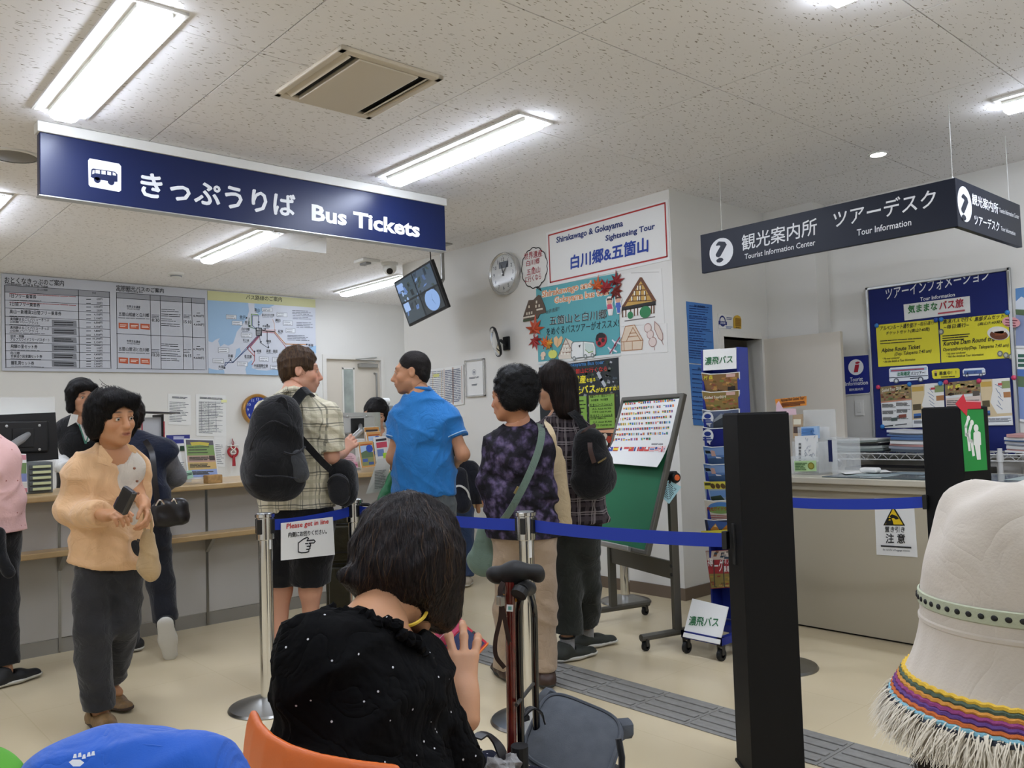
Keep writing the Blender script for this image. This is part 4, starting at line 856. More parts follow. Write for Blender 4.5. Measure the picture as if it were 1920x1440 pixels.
for t,x0,y0,x1,y1,h,b,sk in (('アルペンルート通り抜け',1650,620.5,1718,613.5,9,.02,.15),('~毎日運行~',1721,612,1755,608,8,.0,.15),('チケットセット(高山7:40発)',1661,629.5,1743,621.5,8,.015,.15),('Alpine Route Ticket',1652,663.5,1725,656,10,.02,.15),('(Dep. Takayama 7:40 am)',1677,669,1746,662.5,8,.01,.15),('・No tour conductor',1655,674.5,1687,672.5,4,.01,.1),('・Ask the details at Tour Information',1656,680.5,1716,676,4.5,.01,.1)): sh.text(t,x0,y0,x1,y1,h,bk,b,2,sk)
sh.lines(1651,637,1730,647,2,bk,.006,2,-.07,.2); sh.build('print',r)
r,sh=pin('yellow_flyer','right yellow flyer on the pinboard for the Kurobe Dam round trip',[(1762,600),(1890,587),(1895.5,671),(1765,680)],yl)
for t,x0,y0,x1,y1,h,b,sk in (('高速バスで行く',1768,608,1822,602,8.5,.02,.15),('黒部ダムセット',1827,603,1882,596.5,8.5,.02,.15),('~毎日運行~',1769.5,617.5,1817,612.5,8,.02,.1),('(高山7:40発)',1833,612,1878,607,7,.01,.15),('Kurobe Dam Round trip',1768.5,651.5,1866,641.5,11,.02,.15),('OperateEveryday(Dep. Takayama 7:40 am)',1767.5,660.5,1891,652,8,.012,.15),('・No tour conductor',1774,665.5,1811,662.5,4,.01,.1),('・Ask the details at Tour Information',1775,671,1844,666.5,4.5,.01,.1)): sh.text(t,x0,y0,x1,y1,h,bk,b,2,sk)
sh.lines(1768,628,1822,641,3,bk,.007,2,-.08,.3); sh.build('print',r)
def disk_px(x,y,rx,ry,n_=20,sl=0): return [(x+rx*math.cos(2*math.pi*i/n_),y-ry*math.sin(2*math.pi*i/n_)+sl*rx*math.cos(2*math.pi*i/n_)) for i in range(n_)]
r,sh=pin('food_photo_cutout','round cutout photo of rice and curry on the right yellow flyer',disk_px(1872,625,21,13,24,.05),'white_plastic','photo cutout',1)
sh.poly(disk_px(1873,628,17,9,20,.05),'6b3a1e',2); sh.poly(disk_px(1872,620,13,6,18,.05),'ece6da',3); sh.poly([(1864,622),(1882,620),(1884,628),(1866,630)],'8a4a24',3); sh.build('print',r)
r,sh=pin('pink_note','small pink cloud-shaped note on the board frame beside the curry photo',disk_px(1896,604,17,10,18,.1),mat('pink_card','e3a2a4',.6),'note',2); sh.lines(1886,597,1908,612,3,'7a3a44',.007,2,.08,.2); sh.build('print',r)
for x_,y,lab in ((1764.5,622,'grey round cutout between the two yellow flyers'),(1875,663,'grey round cutout at the lower right of the right yellow flyer'),(1886,666,'second grey round cutout at the lower right flyer corner'),(1896,668.5,'third grey round cutout touching the board frame')):
    r,sh=pin('badge_cutout',lab,disk_px(x_,y,5.2,5.6,16),mat('badge_grey','6f7066',.5),'paper cutout',2,'grey round cutouts on the yellow flyers'); sh.poly(disk_px(x_,y,3,3.2,14),'b9b8a8',1); sh.build('print',r)
def bus_card(x0,y0,x1,y1,sl,lab,big):
    w_,h_=x1-x0,y1-y0; k=3
    r,sh=pin('bus_card',lab,[(x0,y0+k),(x0+k,y0),(x1-k,y0+sl),(x1,y0+sl+k),(x1+1,y1+sl-2),(x1-2,y1+sl),(x0+2,y1),(x0+.5,y1-2)],mat('card_white','e8ecf0',.45),'paper cutout')
    s_=sl/w_
    sh.poly([(x0+2,y0+3),(x1-2,y0+3+sl*.95),(x1-2,y0+h_*.32+sl),(x0+2,y0+h_*.32)],'a9cbe2',1); sh.strip([(x0+1,y0+h_*.72),(x1,y0+h_*.72+sl)],.006,'4a4f58',2)
    for q in (.19,.82): sh.disc(x0+w_*q,y1-1+sl*q,.020 if big else .012,'5b6068',3,14); sh.disc(x0+w_*q,y1-1+sl*q,.012 if big else .006,'d9dde0',4,12)
    if big: sh.text('出発確定',x0+16,y0+16,x0+40,y0+14.4,8,'2f7f5a',.03,3); sh.text('バスツアー!',x0+41,y0+14.5,x0+68,y0+12.5,7,'22252b',.02,3); sh.lines(x0+5,y0+3.5,x1-6,y0+8,1,'b0576a',.012,3,s_,.1); sh.lines(x0+40,y0+18,x1-8,y0+22,1,'3d424a',.006,3,s_,.1)
    else: sh.lines(x0+4,y0+4,x1-4,y0+10,2,'4d66a0',.012,3,s_,.05)
    sh.build('print',r)
bus_card(1667,689.5,1739.5,716,-4.5,'large white bus-shaped card on the pinboard, left of the yellow tag',True); bus_card(1805,691.5,1847,705.5,-2.2,'small white bus-shaped card on the pinboard, right of the yellow tag',False)
r,sh=pin('yellow_tag','rounded yellow tag with black lettering between two bus-shaped cards',[(1747,696),(1750,693.5),(1796,690.5),(1799,692.5),(1799.5,706.5),(1797,708.5),(1751,710.5),(1748.5,708)],yl,'tag')
sh.text('募集中！！',1761,704,1793,702,7.5,bk,.015,2); sh.lines(1765,705.5,1790,708.5,1,bk,.006,2,-.05,0); sh.disc(1754.5,697.5,.009,'c99a6c',2,10); sh.poly([(1752.5,699.5),(1756.8,699.2),(1757,705),(1752.8,705.3)],'2b2b2b',2); sh.build('print',r)
def tour_leaf(px,lab,kind,k):
    r,sh=pin('tour_leaflet',lab,px,'paper','leaflet',k); (xa,ya),(xb,yb),(xc,yc),(xd,yd)=px; rr=random.Random(k*5+int(xa))
    L_=lambda a,b:(xa+(xb-xa)*a+(xd-xa)*b,ya+(yb-ya)*a+(yd-ya)*b)
    def q(a0,b0,a1,b1,c,l): sh.poly([L_(a0,b0),L_(a1,b0),L_(a1,b1),L_(a0,b1)],c,l)
    if kind==0:
        q(0,0,1,.36,'8a7a52',1)
        for i in range(60):
            a,b=rr.random()*.92,rr.random()*.32; q(a,b,min(1,a+rr.uniform(.05,.14)),min(.36,b+rr.uniform(.02,.05)),rr.choice(['9c6a4a','a88a4f','6f7a44','b08f78','8c4f3c','c2a36a']),2)
        q(0,.36,1,.39,'c9886c',2); sh.text('Guided Tour 2019',*L_(.05,.13),*L_(.68,.12),6,'efe9d6',.01,3)
        for a in (.04,.5):
            for b in (.42,.58,.74): 
                p0,p1=L_(a,b),L_(a+.42,b+.12); sh.lines(p0[0],p0[1],p1[0],p1[1],4,'6b6a66',.005,2,-.02,.35,int(b*100))
        q(.55,.72,.8,.8,'8a4a3a',3); q(.3,.78,.5,.86,'4d5a55',3); q(.0,.93,1,1,'e2e2de',3); q(.05,.95,.35,.98,'2b2d30',4); q(.42,.95,.8,.975,'44474a',4)
    elif kind==1:
        q(0,0,1,1,'d9c49a',1); sh.poly([L_(.42,.0),L_(1,.0),L_(1,.76),L_(.5,.76),L_(.3,.5),L_(.4,.25)],'e9e6dd',2); q(.02,.05,.38,.16,'c9a54e',2)
        q(.72,.06,1,.22,'8b9a63',3); q(.76,.3,1,.42,'b07a4a',3); q(.03,.46,.28,.6,'5b4f33',3); q(.04,.68,.27,.78,'3f6fae',3); q(.04,.74,.27,.79,'2b3d5a',4); q(.6,.1,.74,.15,'c2484a',4)
        for i in range(6): sh.strip([L_(.5+rr.random()*.15,.12+i*.09),L_(.55+rr.random()*.2,.22+i*.09)],.004,'7d8ba0',3)
        q(0,.82,1,1,'ececea',3); p0,p1=L_(.05,.84),L_(.95,.97); sh.lines(p0[0],p0[1],p1[0],p1[1],4,'85878a',.005,4,-.02,.2)
    elif kind==2:
        q(0,0,1,.3,'8a7a52',1)
        for i in range(60):
            a,b=rr.random()*.92,rr.random()*.26; q(a,b,min(1,a+rr.uniform(.05,.14)),min(.3,b+rr.uniform(.02,.05)),rr.choice(['9c6a4a','a88a4f','6f7a44','b08f78','8c4f3c','c2a36a']),2)
        sh.text('村 森',*L_(.06,.16),*L_(.46,.14),7,'e8d94a',.03,3); q(.78,.25,.98,.36,'5a5248',3); q(.0,.36,1,1,'dccbbd',1); sh.text('散策ガイド',*L_(.12,.31),*L_(.46,.3),5,'3a2f2a',.02,3)
        p0,p1=L_(.04,.4),L_(.95,.95); sh.lines(p0[0],p0[1],p1[0],p1[1],12,'5f5a58',.006,2,-.03,.3)
    sh.build('print',r)
tour_leaf([(1650,725.5),(1707.5,719.5),(1711.5,801.5),(1655,802.5)],'leftmost tour leaflet on the pinboard with an autumn photo on top',0,1)
tour_leaf([(1708.5,722),(1769,717),(1771.5,800),(1712,801.5)],'cream map leaflet on the pinboard, second from the left',1,2)
tour_leaf([(1771.5,717.5),(1837,711.5),(1843,798),(1776,800)],'autumn photo leaflet on the pinboard behind the red arrow',2,1)
tour_leaf([(1837.5,712),(1893,708.5),(1899.5,797),(1843.5,798)],'rightmost cream map leaflet on the pinboard',1,2)
bp=mat('pin_blue','2f7cc4',.3); rp=mat('pin_red','cf3f63',.3)
for x_,y,c,lab in ((1643.5,610.5,bp,'blue push pin at the left corner of the left yellow flyer'),(1755,600,mat('pin_navy','24479c',.3),'dark blue push pin at the right corner of the left yellow flyer'),(1764.5,599,bp,'blue push pin at the left corner of the right yellow flyer'),(1888.5,586,bp,'blue push pin at the upper right corner of the right yellow flyer'),
 (1646.5,726,rp,'red push pin on the leftmost tour leaflet'),(1705,720.5,bp,'blue push pin between the two left leaflets'),(1763,719,bp,'blue push pin at the right corner of the cream map leaflet'),(1773.5,716.5,rp,'red push pin on the left corner of the leaflet behind the arrow'),(1835.5,714,rp,'red push pin between the two right leaflets'),(1901,708,rp,'red push pin on the rightmost leaflet'),(1654.5,800,bp,'blue push pin at the foot of the leftmost leaflet'),(1843,797.5,bp,'blue push pin at the foot of the rightmost leaflet')): pinhead(x_,y,c,lab)
# posters at the right edge
r,sh=board('scenery_poster','scenic poster with mountains at the right edge beside the blue pinboard','poster',(XR-.006,0,0),N_,[(1903.5,540),(1990,528),(1995,655),(1905,652)],.004,'paper','sheet')
sh.poly([(1904,541),(1990,529),(1990,560),(1960,556),(1935,566),(1915,560),(1905,572)],'5f8fc4',1); sh.poly([(1904,566),(1915,556),(1928,562),(1940,552),(1990,562),(1990,585),(1905,580)],'d3dae2',2); sh.poly([(1904,580),(1990,583),(1992,600),(1905,590)],'566b4a',2); sh.poly([(1904.5,590),(1990,600),(1993,650),(1905,648)],'8b97b8',1); sh.build('print',r)
r,sh=board('scenery_poster','lower poster at the right edge with green lettering and a snowy river photo','poster',(XR-.008,0,0),N_,[(1906,655),(1995,658),(2002,812),(1912,790)],.004,'paper','sheet')
for i in range(3): sh.poly([(1909,664+i*9),(1925,664+i*9),(1925,670+i*9),(1909,670+i*9)],'2f5d4a',1)
sh.poly([(1907,692),(1997,695),(1998,712),(1908,705)],'4a6fae',1); sh.poly([(1908,705),(1998,712),(1999,735),(1909,725)],'5a7050',1); sh.poly([(1909,725),(1999,735),(2001,800),(1912,785)],'7f93c0',1); sh.build('print',r)
# ---------------------------------------------------------------- ticket counter
YC,YP,ZT=5.5,5.66,.955
tcn=thing('ticket_counter','long pale grey ticket counter front under a wooden worktop','counter',(1.5,5.9,0))
xs=[-2.9]+[onY(390,1165,YP).x+.9*k for k in range(-5,3)]+[4.44]; xs=sorted(x for x in xs if -2.91<x<4.45)
for a,b in zip(xs,xs[1:]):
    MB().box((a+.004,YP,.09),(b-.004,YP+.03,.91),.003).build('front_panel','laminate',tcn)
    MB().box((a+.002,YP+.006,0),(b-.002,YP+.03,.085)).build('kick_plate','steel_kick',tcn)
for x in xs[1:-1]: MB().box((x-.008,YP-.004,.01),(x+.008,YP+.002,.915)).build('joint_strip','steel',tcn)
MB().box((4.41,YP+.03,0),(4.44,6.2,.91)).build('end_panel','laminate',tcn)
r=thing('counter_worktop','wooden ticket counter worktop with rounded front edge','worktop',(1.5,5.8,ZT-.04)); MB().box((-2.92,YC,ZT-.036),(4.47,6.25,ZT),.008).build('board','wood_top',r)
r=thing('bag_shelf','narrow wooden bag shelf running along the ticket counter front','shelf',(1.5,5.58,.6)); MB().box((-2.92,YC,.592),(4.52,YP-.004,.628),.006).build('board','wood_top',r)
for x in xs[1:-1]: MB().prism([(x-.012,YP-.006,.592),(x-.012,YC+.03,.592),(x-.012,YP-.006,.49)],(.024,0,0)).build('bracket','steel_kick',r)
# monitors and things standing on the counter
def arm_monitor(lab,px,yv,m,armpx,t=.035,vesa=True,wide=1):
    sh=Sheet((0,yv,0),(0,-1,0)); P=[sh.P(*p) for p in px]; c=sum(P,Vector())/4; r=thing('computer_monitor',lab,'monitor',V(c.x,yv+.05,ZT))
    MB().prism(P,(0,t,0)).build('shell',m,r); x0,x1=min(p.x for p in P),max(p.x for p in P); z0,z1=min(p.z for p in P),max(p.z for p in P)
    MB().box((c.x-(x1-x0)*.36,yv-.025,c.z-(z1-z0)*.3),(c.x+(x1-x0)*.36,yv+.001,c.z+(z1-z0)*.34),.012).build('back_cover',m,r)
    MB().box((c.x-.06,yv-.035,c.z-.06),(c.x+.06,yv-.024,c.z+.06),.004).build('mount_plate','black_plastic',r)
    for a,b in ((-1,-1),(1,-1),(-1,1),(1,1)): MB().lathe([(0,.006),(.008,.005),(.009,0)],(c.x+a*.09,yv-.027,c.z+b*.075),12,Matrix.Rotation(math.pi/2,4,'X')).build('screw','alu',r)
    A=[onY(*p,yv-.1) for p in armpx]; A[0].y=yv-.03
    MB().tube(A,[.016]+[.024]*(len(A)-2)+[.024],12).build('arm','grey_plastic' if m!='silver' else 'alu',r)
    e=A[-1]; MB().tube([e,V(e.x,e.y,ZT+.02)],.02,14).build('arm_post','alu',r); MB().lathe([(0,.02),(.05,.02),(.06,.012),(.062,0)],(e.x,e.y,ZT),20).build('arm_foot','alu',r)
    MB().box((x0+.012,yv+t,z0+.012),(x1-.012,yv+t+.003,z1-.012)).build('screen',mat('screen_glow','202428',.2,emit=('dfe8f2',.6)),r); return r
arm_monitor('black computer monitor seen from behind at the left end of the counter',[(-28,779),(104,773),(110,861),(-26,872)],5.95,'black_plastic',[(58,814),(40,824),(12,842)])
arm_monitor('silver-backed computer monitor in front of the seated clerk',[(617,774),(713,773),(714,822),(620,823)],6.0,'silver',[(684,797),(676,808),(661,822)])
sc=thing('acrylic_screen','clear acrylic screen standing on the left of the counter with a reflection of light','screen',onZ(40,925,ZT)); P=[onY(-60,745,6.12),onY(103,742,6.12)]
MB().box((P[0].x,6.118,ZT),(P[1].x,6.124,P[0].z)).build('panel','acrylic',sc); MB().box((P[0].x+.1,6.08,ZT),(P[0].x+.14,6.16,ZT+.05),.003).build('foot','acrylic',sc); MB().box((P[1].x-.14,6.08,ZT),(P[1].x-.1,6.16,ZT+.05),.003).build('foot','acrylic',sc)
dr=thing('letter_tray','grey desktop drawer unit with five yellow-labelled drawers on the counter','drawers',onY(76,925,5.8)); a=onY(51,868,5.78); b=onY(101,926,5.78); x0,x1,zt=a.x,b.x,a.z
MB().box((x0,5.8,ZT),(x1,6.08,zt),.004).build('cabinet',mat('tray_grey','6a6f6e',.5),dr); hh=(zt-ZT-.02)/5
for i in range(5):
    z=ZT+.01+hh*i; d_=MB().box((x0+.012,5.785,z+.004),(x1-.012,5.802,z+hh-.004),.003).build('drawer',mat('tray_dark','4b5050',.5),dr); d_.data.materials[0]=M['tray_dark']
    MB().box((x0+.03,5.781,z+hh*.3),(x0+.13,5.786,z+hh*.75)).build('label_card',mat('label_cream','c9cfa0',.6),d_)
def stand(name,lab,px,yv,m,tilt=.12,cat='sign stand',t=.006):
    """upright leaning card on a back strut, its front plane tilted back"""
    n=V(0,-math.cos(tilt),math.sin(tilt)); foot=onY(px[3][0],px[3][1],yv); sh=Sheet(foot,n); P=[sh.P(*p) for p in px]; c=(P[2]+P[3])/2
    r=thing(name,lab,cat,V(c.x,c.y+.03,c.z)); sh.body(px,t,m,'card',r); top=(P[0]+P[1])/2; u=(P[1]-P[0]).normalized()
    mid=c+(top-c)*.6-sh.n*t; f=V(mid.x,mid.y+.09,c.z); MB().prism([mid-u*.03,mid+u*.03,f+u*.03,f-u*.03],-sh.n*.003).build('strut',m,r); return r,sh
r,sh=stand('pamphlet_stand','small stand with a pink and green pamphlet at the left end of the counter',[(29,850),(49,851),(52,923),(31,924)],5.6,'white_plastic')
sh.rect(30,853,49,862,'cf8f96',1); sh.rect(30.5,868,49.5,890,'6f8a56',1); sh.rect(31,888,50,903,'7c88b8',2); sh.rect(31,905,51,914,'d2cfc4',1); sh.rect(31,915,51,923,'b9767c',1); sh.build('print',r)
fb=thing('file_tower','black upright file box with papers and red edges on the counter','file box',onZ(295,880,ZT)); a=onY(268,777,5.9); b=onY(310,835,5.9)
MB().box((a.x+.14,5.92,ZT),(b.x,6.14,a.z),.003).build('box','black_plastic',fb); MB().box((a.x,5.95,ZT+.05),(a.x+.138,6.1,a.z-.02),.002).build('papers',mat('paper_grey','b9bbbd',.6),fb)
MB().box((a.x+.005,5.945,ZT+.05),(a.x+.012,5.952,a.z-.02)).build('red_edge',mat('red_edge','a3202c',.5),fb); MB().box((b.x-.004,5.916,ZT+.05),(b.x+.003,5.922,a.z-.05)).build('red_edge','red_edge',fb)
q=onY(327,776,5.88); MB().obox(((a.x+q.x)/2+.01,6.0,a.z+.012),(q.x-a.x+.06,.24,.006),Matrix.Rotation(.05,3,'Y')).build('lid_sheet',mat('dark_card','2b262b',.5),fb)
r,sh=stand('purple_card','blue-violet card standing behind the payment terminal',[(312,816),(356,815),(356,836),(312,838)],6.05,mat('violet_card','33398f',.5),0); sh.lines(326,818,344,824,2,'c9cde8',.010,2,0,0); sh.build('print',r)
tm=thing('payment_terminal','white card payment terminal with a small green display on the counter','terminal',onZ(350,890,ZT)); a=onY(330,832,5.85); b=onY(348,896,5.85)
MB().prism([(a.x,5.85,ZT),(a.x,5.83,a.z),(a.x,5.93,a.z),(a.x,5.98,ZT)],(b.x-a.x+.04,0,0)).build('body','white_plastic',tm); MB().box((a.x+.02,5.825,a.z-.05),(a.x+.075,5.835,a.z-.015),.002).build('display',mat('lcd','24422f',.2),tm)
r,sh=stand('price_card','white rounded card standing beside the payment terminal',[(323,848),(338,847),(348,884),(333,889)],5.66,'white_plastic',.1); sh.lines(333,866,345,884,5,'9a9da2',.005,2,-.05,.2); sh.build('print',r)
r,sh=stand('green_card','small pale green card leaning at the foot of the flyer stand',[(347,884),(359,881),(363,895),(352,899)],5.56,mat('mint_card','a5cdb0',.6),.2,'card'); sh.lines(351,887,359,892,2,'4a6a58',.006,2,-.2,.1); sh.build('print',r)
bx=thing('cork_block','small tan cork block on the counter edge','box',onZ(343,902,ZT)); a=onZ(345,901,ZT); MB().box((a.x-.05,5.54,ZT),(a.x+.05,5.62,ZT+.055),.004).build('block',mat('cork','b08a55',.8,noise=(60,.2)),bx)
r,sh=stand('flyer_stand','white stand holding a striped green, pink and yellow tour flyer on the counter',[(345.5,822),(401,824),(410.5,895),(352,899.5)],5.62,'white_plastic',.16,t=.012)
sh.poly([(348,824.5),(399,826),(408,892),(354.5,896)],'8a8578',1)
for (a,b),c in (((.0,.13),'5f5a60'),((.13,.42),'7f9a58'),((.42,.60),'bd9a88'),((.60,.80),'cfb070'),((.80,1),'93a5cf')):
    f=lambda t,s_:(348+6.5*t+(51-1*t+3.5*t*0)*s_*(1),824.5+71.5*t+(1.5-5.5*t)*s_)
    g=lambda t,s_:(348+(354.5-348)*t+((399+(408-399)*t)-(348+(354.5-348)*t))*s_,824.5+(896-824.5)*t+((826+(892-826)*t)-(824.5+(896-824.5)*t))*s_)
    sh.poly([g(a,0),g(a,1),g(b,1),g(b,0)],c,2)
    if a>.1:
        p0,p1=g(a+.03,.08),g(b-.03,.9); sh.lines(p0[0],p0[1],p1[0],p1[1],3,'4d4a3c',.006,4,-.02,.3,int(a*90))
sh.poly([g(.07,.15),g(.05,.5),g(.07,.85),g(.16,.8),g(.13,.5),g(.16,.2)],'c9b84a',3); sh.poly([g(.43,.78),g(.43,.98),g(.56,.98),g(.56,.78)],'4a3c38',3); sh.build('print',r)
def pamph(lab,px,yv,c,k):
    r,sh=stand('tour_pamphlet',lab,px,yv,'paper',.18,'pamphlet',.012); (xa,ya),(xb,yb),(xc,yc),(xd,yd)=px; rr=random.Random(k)
    L_=lambda a,b:(xa+(xd-xa)*b+((xb+(xc-xb)*b)-(xa+(xd-xa)*b))*a,ya+(yd-ya)*b+((yb+(yc-yb)*b)-(ya+(yd-ya)*b))*a)
    sh.poly([L_(.01,.01),L_(.99,.01),L_(.99,.99),L_(.01,.99)],c,1)
    if k<3: sh.poly([L_(.1,.16),L_(.92,.16),L_(.92,.92),L_(.1,.92)],'a9c0dd',2); sh.poly([L_(.1,.42),L_(.5,.34),L_(.92,.44),L_(.92,.62),L_(.1,.62)],'5e7350',3); sh.poly([L_(.1,.62),L_(.92,.62),L_(.92,.92),L_(.1,.92)],'8a8f5a',3); sh.poly([L_(.15,.66),L_(.5,.66),L_(.5,.78),L_(.15,.78)],'4f66a8',4); sh.poly([L_(.55,.8),L_(.9,.8),L_(.9,.9),L_(.55,.9)],'40588f',4); sh.poly([L_(.12,.1),L_(.9,.1),L_(.9,.14),L_(.12,.14)],'b5562a',3); p=L_(.2,.26); sh.disc(p[0]+14,p[1],.03,'2f4ea8',4,16)
    else: sh.poly([L_(.1,.08),L_(.9,.08),L_(.9,.16),L_(.1,.16)],'3a3335',2); sh.poly([L_(.1,.2),L_(.9,.2),L_(.9,.4),L_(.1,.4)],'c2465a' if k==3 else 'c9a05a',2); sh.poly([L_(.1,.45),L_(.6,.45),L_(.6,.7),L_(.1,.7)],'6d86b8',2); sh.poly([L_(.5,.6),L_(.95,.6),L_(.95,.95),L_(.5,.95)],'a5cf3a',3)
    sh.build('print',r)
pamph('orange pamphlet with a blue mountain picture standing nearest on the counter',[(671,829),(699,826),(704,875),(678,878)],5.56,'cf9a5a',1)
pamph('orange pamphlet second in the row behind the nearest one',[(686,810),(713,808),(720,862),(694,866)],5.74,'cf9a5a',2)
pamph('orange pamphlet farthest back in the counter row',[(682,801),(710,800),(716,862),(690,864)],5.86,'c98f4a',4)
pamph('white and green pamphlet beside the man in blue',[(701,820),(726,817),(732,869),(708,872)],5.63,'d9d6d2',3)
r,sh=stand('pink_sign','round pink paper sign on the counter by the plaid shirt man',disk_px(656,861,13,11,20),5.62,mat('pink_pale','e2c0c4',.6),.05) if False else board('pink_sign','round pink paper sign on the counter by the plaid shirt man','sign',(0,5.6,0),(0,-1,0),disk_px(655,860,13,11,20),.004,mat('pink_pale','e2c0c4',.6),'card')
a=onY(655,860,5.6); MB().box((a.x-.006,5.604,ZT),(a.x+.006,5.61,a.z)).build('stick','white_plastic',r); MB().box((a.x-.04,5.58,ZT),(a.x+.04,5.64,ZT+.008),.002).build('foot','white_plastic',r); sh.lines(647,855,664,868,4,'b58a92',.006,2,0,.3); sh.build('print',r)
r,sh=board('pink_tag','small pink tag lettered Time on a tan box at the counter edge','tag',(0,5.52,0),(0,-1,0),[(658,866.5),(670,865.5),(671.5,876.5),(659.5,878)],.004,mat('pink_tag','e3a8ba',.6),'card'); sh.text('Time',660,874,670,873,5,'9a2c4a',.02,2); sh.build('print',r)
bx=thing('cork_block','tan box behind the small pink tag on the counter','box',onZ(655,880,ZT)); a=onY(659,878,5.54); MB().box((a.x-.07,5.528,ZT),(a.x+.02,5.58,ZT+.06),.004).build('block','cork',bx)
pr=thing('ticket_printer','grey printer tray with a white paper roll behind the seated clerk','printer',(0,0,0)); a=onY(714,750,8.6); b=onY(738,760,8.6); pr.location=((a.x+b.x)/2,8.7,.9)
MB().box((a.x,8.6,1.30),(b.x,8.9,b.z),.01).build('tray','grey_plastic',pr); MB().box((a.x+.02,8.64,0),(b.x-.02,8.9,1.30),.01).build('cabinet','white_plastic',pr)
MB().tube([(a.x+.02,8.7,b.z+.05),(b.x-.01,8.7,b.z+.05)],.045,18).build('paper_roll','paper',pr)
# ---------------------------------------------------------------- information counter
XF=4.73; ic=thing('information_counter','long beige information counter with a pale top at the right','counter',(5.0,.8,0)); yE=2.93
ys=[yE,1.75,.55,-.65,-1.8]
for a,b in zip(ys,ys[1:]): MB().box((XF,b+.001,.012),(XF+.03,a-.001,.85),.001).build('front_panel','beige_counter',ic)
MB().box((XF+.02,-1.8,0),(XF+.03,yE,.012)).build('toe_gap','rubber',ic); MB().box((XF+.03,yE-.03,0),(5.32,yE,.85)).build('end_panel','beige_counter',ic)
MB().box((XF-.035,-1.8,.836),(5.34,yE+.02,.878),.003).build('apron',mat('beige_lip','a59c88',.45),ic); MB().box((XF-.055,-1.8,.878),(5.36,yE+.03,.915),.006).build('worktop',mat('top_grey','c2bba9',.3),ic)
r=thing('desk_mat','dark glass desk mat with leaflets under it on the information counter','desk mat',(4.98,1.9,.916)); MB().box((4.70,.4,.9155),(5.25,2.55,.921),.001).build('glass_sheet',mat('mat_glass','4f5b5c',.08),r)
sh=Sheet((0,0,.921),(0,0,1)); 
for x0,y0,x1,y1,c in ((4.78,2.2,5.0,2.45,'8d9a9a'),(4.82,1.75,5.05,2.05,'7c8a8e'),(4.8,1.3,5.1,1.6,'93a09c'),(5.02,2.1,5.2,2.3,'6f8088'),(4.8,.8,5.1,1.1,'8d9a9a')): sh.add([V(x0,y0,.921),V(x1,y0,.921),V(x1,y1,.921),V(x0,y1,.921)],[(0,1,2,3)],c,0)
sh.build('print',r)
r=thing('loose_sheet','loose white sheet on the desk mat of the information counter','paper',onZ(1640,885,.925)); P=[onZ(*p,.9245) for p in ((1570,884),(1660,881),(1672,885),(1585,889))]; MB().prism(P,(0,0,.001)).build('sheet','paper',r)
r=thing('tape_dispenser','small white rounded box on the loose sheet of the information counter','box',onZ(1632,886,.927)); a=onZ(1632,886,.927); MB().box((a.x-.035,a.y-.055,.927),(a.x+.035,a.y+.055,.958),.012).build('body','white_plastic',r)
wn,sh=board('warning_notice','white warning notice with a yellow theft triangle on the information counter front','notice',(XF-.003,0,0),N_,[(1639.5,934),(1713,936),(1720.5,1045),(1643.5,1040)],.002,'paper','sheet')
sh.text('Warning',1654,952,1699,954,13,'b3262c',.03,2)
sh.poly([(1675,948),(1697.5,985.5),(1656.5,985)],'1d1c16',2); sh.poly([(1675,953),(1693.5,983.5),(1660.5,983)],'e5c21c',3)
sh.poly([(1661.5,983),(1663,976),(1674,975.5),(1676,983.2)],'1d1c16',4); sh.strip([(1665,976),(1666,972.5),(1671,972),(1672,975.5)],.008,'1d1c16',4); sh.poly([(1668,968),(1673,964),(1683,968),(1686,973),(1680,974),(1676,971),(1672,971.5)],'1d1c16',4)
sh.text('置き引き',1659.5,998,1696.5,998.5,11,'1f1f1f',.012,2); sh.text('注 意',1661,1018,1697.5,1019,18,'1f1f1f',.02,2); sh.lines(1653,1021,1708,1026,1,'3a3a3a',.009,2,.06,.02); sh.text('Be careful of luggage thieves.',1656,1033,1707,1035.5,4.5,'3a3a3a',0,2); sh.build('print',wn)
# brochure holder at the counter end
ho=thing('brochure_holder','clear acrylic tiered brochure holder at the left end of the information counter','holder',onZ(1512,888,.915)); a=onX(1488,890,4.85); b=onX(1532,890,4.85); ya,yb=a.y,b.y
MB().box((4.86,yb-.01,.915),(5.10,ya+.05,.925),.002).box((5.09,yb-.01,.915),(5.10,ya+.05,1.32),.002).build('back_and_base','acrylic',ho)
for i in range(3): MB().box((4.86+.075*i,yb-.01,.925),(4.865+.075*i,ya+.05,1.03+.09*i)).build('tier','acrylic',ho)
MB().box((4.86,yb-.012,.925),(5.09,yb-.006,1.12)).build('side_wall','acrylic',ho)
def card_x(name,lab,px,xv,m,t=.006,cat='brochure'): return board(name,lab,cat,(xv,0,0),N_,px,t,m,'sheet')
r,sh=card_x('map_booklet','white map booklet with vertical brush lettering in the counter brochure holder',[(1490,818),(1529,816),(1531,866),(1492,868)],4.875,'paper',.03); sh.text('世界遺産マップ',1499,862,1503,830,3,'222',.02,2) if False else None
for i,ch in enumerate('飛騨世界遺産'): sh.text(ch,1497.5,836+i*6.2,1502.5,835.8+i*6.2,5.2,'26282c',.01,2)
for i in range(22):
    rr=random.Random(i); x_=rr.uniform(1507,1527); y=rr.uniform(821,862); sh.strip([(x_,y),(x_+rr.uniform(-5,5),y+rr.uniform(-6,6))],.003,'9aa0aa',2)
sh.build('print',r)
r,sh=card_x('blue_booklet','pale blue booklets behind the map booklet in the counter holder',[(1502,800.5),(1532,799),(1533,822),(1503,822)],4.955,mat('pale_blue','9dbbdc',.5),.03); sh.lines(1504,803,1528,818,4,'4f7fb8',.010,2,-.03,.2); sh.build('print',r)
